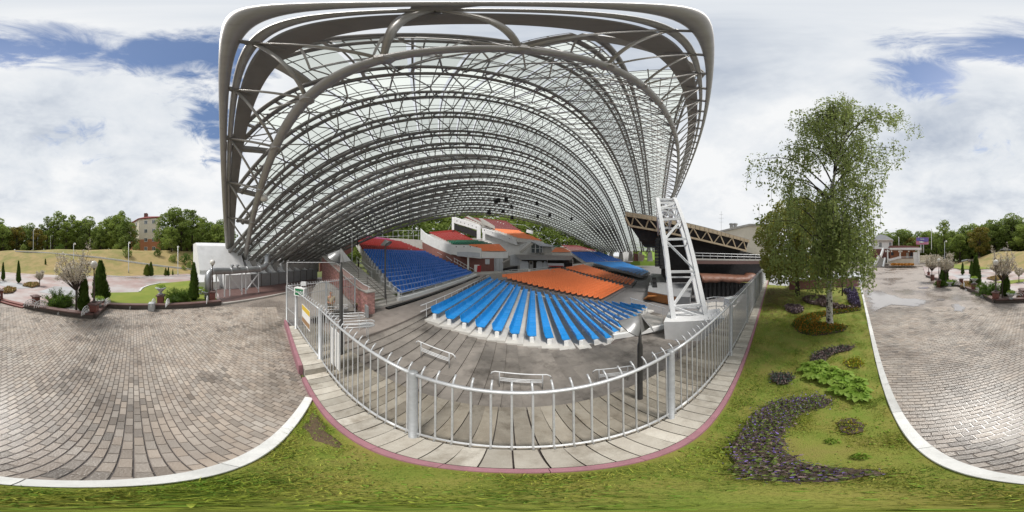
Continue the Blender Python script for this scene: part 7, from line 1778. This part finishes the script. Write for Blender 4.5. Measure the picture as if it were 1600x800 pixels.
# street lamps on the bank
sl_ = src(thing('street_lamp', None, None)); MB().lathe([(.14, 0), (.12, .8), (.07, .9), (.06, 7.0)], (0, 0, 0), 8).build('post', 'galv', sl_, True, False); MB().tube([(0, 0, 7), (.15, 0, 7.3), (.5, 0, 7.25)], .04).build('arm', 'galv', sl_, world=False); MB().lathe([(.04, .30), (.22, .18), (.26, 0), (.2, -.14), (.05, -.2)], (.5, 0, 7.0), 14).build('globe', 'globe', sl_, True, False)
for (x, y, yt, lab) in [(52, 418, 384, 'at the bank foot beyond the round juniper'), (201, 429, 381, 'at the bank foot before the red roofed flats'), (278, 430, 384, 'at the bank foot close to the white abutment'), (1536, 410, 379, 'on the far lawn beside the flower emblem'), (1592, 408, 381, 'on the bank beyond the white blossom tree'), (1476, 414, 376, 'behind the far blossom trees'), (115, 428, 384, 'half hidden by the large blossom tree')]:
    p = G(x, y, .1); r = math.hypot(p.x, p.y); top = H + r * math.tan((400 - yt) / 800 * math.pi); s = top / 7.3; o = place(sl_, (p.x, p.y, hillz(p.x, p.y)), R_(200), s); o.name = 'street_lamp'; tag(o, 'grey street lamp with white globe ' + lab, 'street lamp')
for k, (x, r, yt) in enumerate([(59, 62, 368), (79, 62, 369), (148, 58, 372)]):
    p = P((x - 800) * .225, r); z = hillz(p.x, p.y); top = H + r * math.tan((400 - yt) / 800 * math.pi); m = MB(); m.tube([(p.x, p.y, z - .3), (p.x, p.y, top), (p.x - .9, p.y + .3, top + .25)], .09); tag(m.build('road_lamp', 'whitemetal'), 'tall pale road lamp with bent arm at the wood edge on the ridge', 'street lamp', 'road lamps on the ridge')
# block of flats on the ridge
fl = thing('apartment_building', 'cream block of flats with dark red roof and orange brick base on the ridge', 'building', P((237 - 800) * .225, 62, 4.5))
c1 = Q(201, 392, 70); c2 = Q(251, 393, 62); 
r1 = 62.0; pA, pB, pC = P((217 - 800) * .225, 63), P((251 - 800) * .225, 60), P((200 - 800) * .225, 76)
zb = 4.2; zt_ = Q(251, 340, 60).z; zm = Q(251, 373, 60).z; dB = (pB - pA); bk_ = (pC - pA)
def bx4(mb, A, B, Cv, z0, z1): q = [A, B, B + Cv, A + Cv]; mb.hexa([Vector((v.x, v.y, z0)) for v in q], [Vector((v.x, v.y, z1)) for v in q]); return mb
bx4(MB(), pA, pB, bk_, zm, zt_).build('wall', 'cream', fl); bx4(MB(), pA, pB, bk_, zb, zm).build('base_wall', 'brick_orange', fl)
d_ = dB.normalized(); out_n = Vector((d_.y, -d_.x, 0)); out_n = -out_n if out_n.dot(pA) > 0 else out_n
def fwin(A, D, o_n, s, z, w=1.3, h=1.5):
    p = A + D * s + o_n * .05; fo_ = MB().hexa([p + Vector((0, 0, z)), p + D * w + Vector((0, 0, z)), p + D * w + o_n * .08 + Vector((0, 0, z)), p + o_n * .08 + Vector((0, 0, z))], [p + Vector((0, 0, z + h)), p + D * w + Vector((0, 0, z + h)), p + D * w + o_n * .08 + Vector((0, 0, z + h)), p + o_n * .08 + Vector((0, 0, z + h))]).build('window', 'white_plain', fl)
    for k in range(2):
        q = p + D * (.1 + k * (w - .1) / 2) + o_n * .09; ww = (w - .3) / 2; MB().add([q + Vector((0, 0, z + .12)), q + D * ww + Vector((0, 0, z + .12)), q + D * ww + Vector((0, 0, z + h - .12)), q + Vector((0, 0, z + h - .12))], [(0, 1, 2, 3)]).build('pane', 'glass', fo_)
hf = (zt_ - zb) / 4
for f in range(4):
    for s in (2.6, 6.2): fwin(pA, d_, out_n, s * dB.length / 10, zb + hf * f + hf * .35)
d2 = bk_.normalized(); o2 = Vector((d2.y, -d2.x, 0)); o2 = -o2 if o2.dot(d_) > 0 else o2
for f in range(4):
    for s in (2, 6, 10): fwin(pA, d2, o2, s, zb + hf * f + hf * .35)
    p = pA + d2 * 3.6 + o2 * .1; MB().hexa([p + Vector((0, 0, zb + hf * f + .5)), p + d2 * 2 + Vector((0, 0, zb + hf * f + .5)), p + d2 * 2 + o2 * 1.1 + Vector((0, 0, zb + hf * f + .5)), p + o2 * 1.1 + Vector((0, 0, zb + hf * f + .5))], [p + Vector((0, 0, zb + hf * f + 1.5)), p + d2 * 2 + Vector((0, 0, zb + hf * f + 1.5)), p + d2 * 2 + o2 * 1.1 + Vector((0, 0, zb + hf * f + 1.5)), p + o2 * 1.1 + Vector((0, 0, zb + hf * f + 1.5))]).build('balcony', 'brick_orange' if f else 'cream', fl)
e_ = .6; rA_, rB_ = pA - d_ * e_ - d2 * e_, pB + d_ * e_ - d2 * e_; rC, rD = rB_ + bk_ + d2 * 2 * e_, rA_ + bk_ + d2 * 2 * e_
ridge = [((rA_ + rB_) / 2).lerp((rC + rD) / 2, .25), ((rA_ + rB_) / 2).lerp((rC + rD) / 2, .75)]
V = [Vector((v.x, v.y, zt_ + .02)) for v in (rA_, rB_, rC, rD)] + [Vector((v.x, v.y, zt_ + 1.5)) for v in ridge] + [Vector((v.x, v.y, zt_ + .32)) for v in (rA_, rB_, rC, rD)]
m = MB(); m.add(V, [(3, 2, 1, 0), (0, 1, 7, 6), (1, 2, 8, 7), (2, 3, 9, 8), (3, 0, 6, 9), (6, 7, 4), (7, 8, 5, 4), (8, 9, 5), (9, 6, 4, 5)]); rf = m.build('roof', 'roof_red', fl)
p = ridge[0]; MB().box((p.x, p.y, zt_ + 1.9), (1.6, 1.2, 1.6), R_(20)).build('chimney', 'roof_brown', rf)
# white building with red plinth, stairs and pavilion
wh = thing('house', 'white house with grey pitched roof on a dark red plinth beyond the plaza', 'house', Q(1385, 405, 60))
def bpx(x0, x1, y0, y1, r0, r1, nm, ml, par): return wall_px([(x0, y0), (x1, y0), (x1, y1), (x0, y1)], r0, r1, nm, ml, par)
bpx(1362, 1394.5, 376, 389, 60, 70, 'wall', 'white_wall', wh); bpx(1360, 1394.5, 389, 404, 59.9, 70, 'plinth', 'roof_brown', wh)
wall_px([(1358, 376.5), (1396, 376.5), (1396, 374.8), (1385, 368), (1376, 366), (1358, 374)], 59.3, 70.5, 'roof', 'light_panel', wh)
wall_px([(1360, 375.6), (1395, 375.6), (1395, 374.6), (1360, 374.6)], 59.1, 59.25, 'eaves_band', 'cream', wh)
for x in (1374, 1389.5): o_ = bpx(x, x + 3.4, 379, 386, 59.8, 59.95, 'window', 'glass', wh); bpx(x + 1.5, x + 1.9, 379, 386, 59.7, 59.78, 'mullion', 'white_plain', wh)
pv = thing('pavilion', 'low white pavilion with flat brown roof, columns and hanging lamps beyond the plaza', 'pavilion', Q(1415, 412, 50))
wall_px([(1388, 386), (1390, 384), (1414, 383.6), (1436, 385), (1436, 387), (1388, 387.3)], 50, 60, 'roof', 'roof_brown', pv)
wall_px([(1390, 387.3), (1440, 387), (1440, 390.2), (1390, 390.2)], 49.4, 60, 'white_fascia', 'white_plain', pv)
bpx(1391, 1430, 390.5, 404, 55, 56, 'back_wall', 'brick_orange', pv); bpx(1427, 1434, 394, 412, 50, 54, 'end_block', 'white_plain', pv)
for x in (1387, 1406.5, 1434.5, 1436): MB().bar(Q(x, 390, 49.8), Q(x, 411.5, 49.8), .3).build('column', 'white_plain', pv)
for x in (1384, 1389, 1393, 1404.5, 1409, 1420): p = Q(x, 392.8, 49.5); MB().lathe([(.05, -.25), (.22, -.1), (.22, .1), (.05, .25)], p, 10).build('lamp_globe', 'globe', pv, True)
bpx(1392, 1396, 394, 399, 54.6, 54.8, 'window', 'glass', pv); bpx(1416, 1420, 395, 403, 54.6, 54.8, 'door', 'white_plain', pv); bpx(1422, 1426, 394, 403, 54.6, 54.8, 'door', 'glass', pv)
bpx(1387, 1428, 404.3, 411.5, 49.6, 54, 'terrace_wall', 'cream', pv)
MB().bar(Q(1388, 407, 49.3), Q(1408, 401.5, 49.3), .35, .7).build('ramp', 'white_plain', pv); 
for dy in (0, 3): MB().bar(Q(1408, 401 + dy * .6, 49.2), Q(1427, 401 + dy * .6, 49.2), .1).build('rail', 'whitemetal', pv)
bsn = thing('flower_strip', 'orange flower strip along the pavilion terrace wall', 'flower bed', Q(1410, 415, 47)); m = MB(); rr = random.Random(9)
for _ in range(900): quad_leaf(m, Q(rr.uniform(1392, 1428), rr.uniform(411.5, 414.5), rr.uniform(45.5, 49)), .22, rr, .2)
tag(m.build('blossom', 'petal_orange', bsn), kind='stuff')
os_ = thing('outdoor_stair', 'white walled outdoor stairs descending to the plaza left of the pavilion', 'staircase', Q(1375, 415, 50))
for (xa, ya, xb, yb) in ((1366, 416, 1373, 401), (1380, 417.5, 1383, 404), (1376, 401, 1380, 389)): MB().bar(Q(xa, ya, 48.5), Q(xb, yb, 51), .45, .9).build('cheek_wall', 'white_plain', os_)
for k in range(7): bpx(1367 + k * .9, 1381 + .3 * k, 415.5 - 2.0 * k, 417.2 - 2.0 * k, 49 + .35 * k, 50.5 + .35 * k, 'tread', 'concrete', os_)
tw = thing('terrace_wall', 'pale stepped terrace walls right of the pavilion', 'wall', Q(1443, 410, 52))
for k in range(4): bpx(1437, 1455 - k, 399 + 3.1 * k, 401.3 + 3.1 * k, 56 - k, 57 - k, 'course', 'cream', tw)
bbd = thing('billboard', 'purple and pink advertising billboard on two posts among the trees', 'billboard', Q(1441, 393, 70))
bpx(1431.5, 1451, 371, 382, 70, 70.4, 'frame', 'ad_pink', bbd); wall_px([(1432, 371.4), (1450.6, 371.4), (1450.6, 377), (1446, 378), (1440, 376.6), (1432, 376)], 69.8, 69.95, 'print', 'ad_purple', bbd)
wall_px([(1436, 377.5), (1440, 376.8), (1444, 378.2), (1441, 379.4), (1436.5, 379)], 69.6, 69.75, 'print', 'white_plain', bbd); bpx(1438, 1444, 373.2, 374.4, 69.6, 69.75, 'print', 'light_panel', bbd)
for x in (1439, 1443): MB().bar(Q(x, 382, 70.2), Q(x, 395, 70.2), .35).build('post', 'galv', bbd)
for k, (x, y0, y1, r) in enumerate([(1455.5, 358, 390, 68), (1404.5, 371, 384, 66)]): m = MB().tube([Q(x, y1, r), Q(x, y0, r), Q(x - 1, y0 - .6, r)], .14); tag(m.build('mast', 'white_plain'), ['tall white flag mast right of the billboard', 'white lamp mast behind the pavilion roof'][k], 'mast')
def far_car(x, y, r, ml, lab):
    p = Q(x, y, r); z = hillz(p.x, p.y); o = thing('parked_car', lab, 'car', (p.x, p.y, z)); rz = math.atan2(p.y, p.x) + math.pi / 2; M = Matrix.Translation((p.x, p.y, z)) @ Matrix.Rotation(rz, 4, 'Z'); tf = lambda v: M @ Vector(v)
    def pr(prof, hw, nm, ml_): V = [tf((a_, -hw, b_)) for a_, b_ in prof] + [tf((a_, hw, b_)) for a_, b_ in prof]; n = len(prof); MB().add(V, [tuple(range(n)), tuple(range(2 * n - 1, n - 1, -1))] + [(i, n + i, n + (i + 1) % n, (i + 1) % n) for i in range(n)]).build(nm, ml_, o)
    pr([(-2.1, .35), (-2.15, .75), (-1.2, .88), (1.3, .92), (2.0, .85), (2.1, .4)], .85, 'body', ml); pr([(-1.1, .885), (-.5, 1.42), (.9, 1.45), (1.55, .925)], .72, 'glasshouse', 'glass')
    for sx in (-1.3, 1.3):
        for sy in (-.8, .8): MB().tube([tf((sx, sy - .1, .32)), tf((sx, sy + .1, .32))], .32, 12).build('wheel', 'black', o)
far_car(1571, 391, 62, 'panel_grey', 'silver grey car parked on the ridge road behind the emblem bank')
far_car(314, 389, 52, 'white_plain', 'pale car parked among trees on the ridge above the abutment')
# dry trees' undergrowth on the ridge
for k, (x, y, r, s) in enumerate([(182, 390, 45, 1), (215, 391, 44, 1.2), (245, 401, 38, 1.0), (272, 402, 36, 1.0), (196, 402, 36, 1.2), (291, 398, 36, 1.3), (310, 396, 38, 1.5), (38, 388, 50, 1.1), (94, 387, 52, 1.4), (287, 416, 33, .5), (295, 412, 34, .8)]):
    p = P((x - 800) * .225, r); z = hillz(p.x, p.y); m = MB(); leaf_cloud(m, [(Vector((p.x + rnd(-.5, .5) * s, p.y + rnd(-.5, .5) * s, z + .5 * s + .35 * j * s)), .8 * s * (1.1 - .2 * j), .8) for j in range(4)], 650, .12 * s, random.Random(k)); tag(m.build('bush', ['leaf_mid', 'leaf_dark', 'leaf_thuja'][k % 3]), 'small leafy bush growing on the dry grass of the ridge', 'bush', 'bushes on the ridge')
# trees just inside the canopy foot (left, behind abutment)
hide_sources()
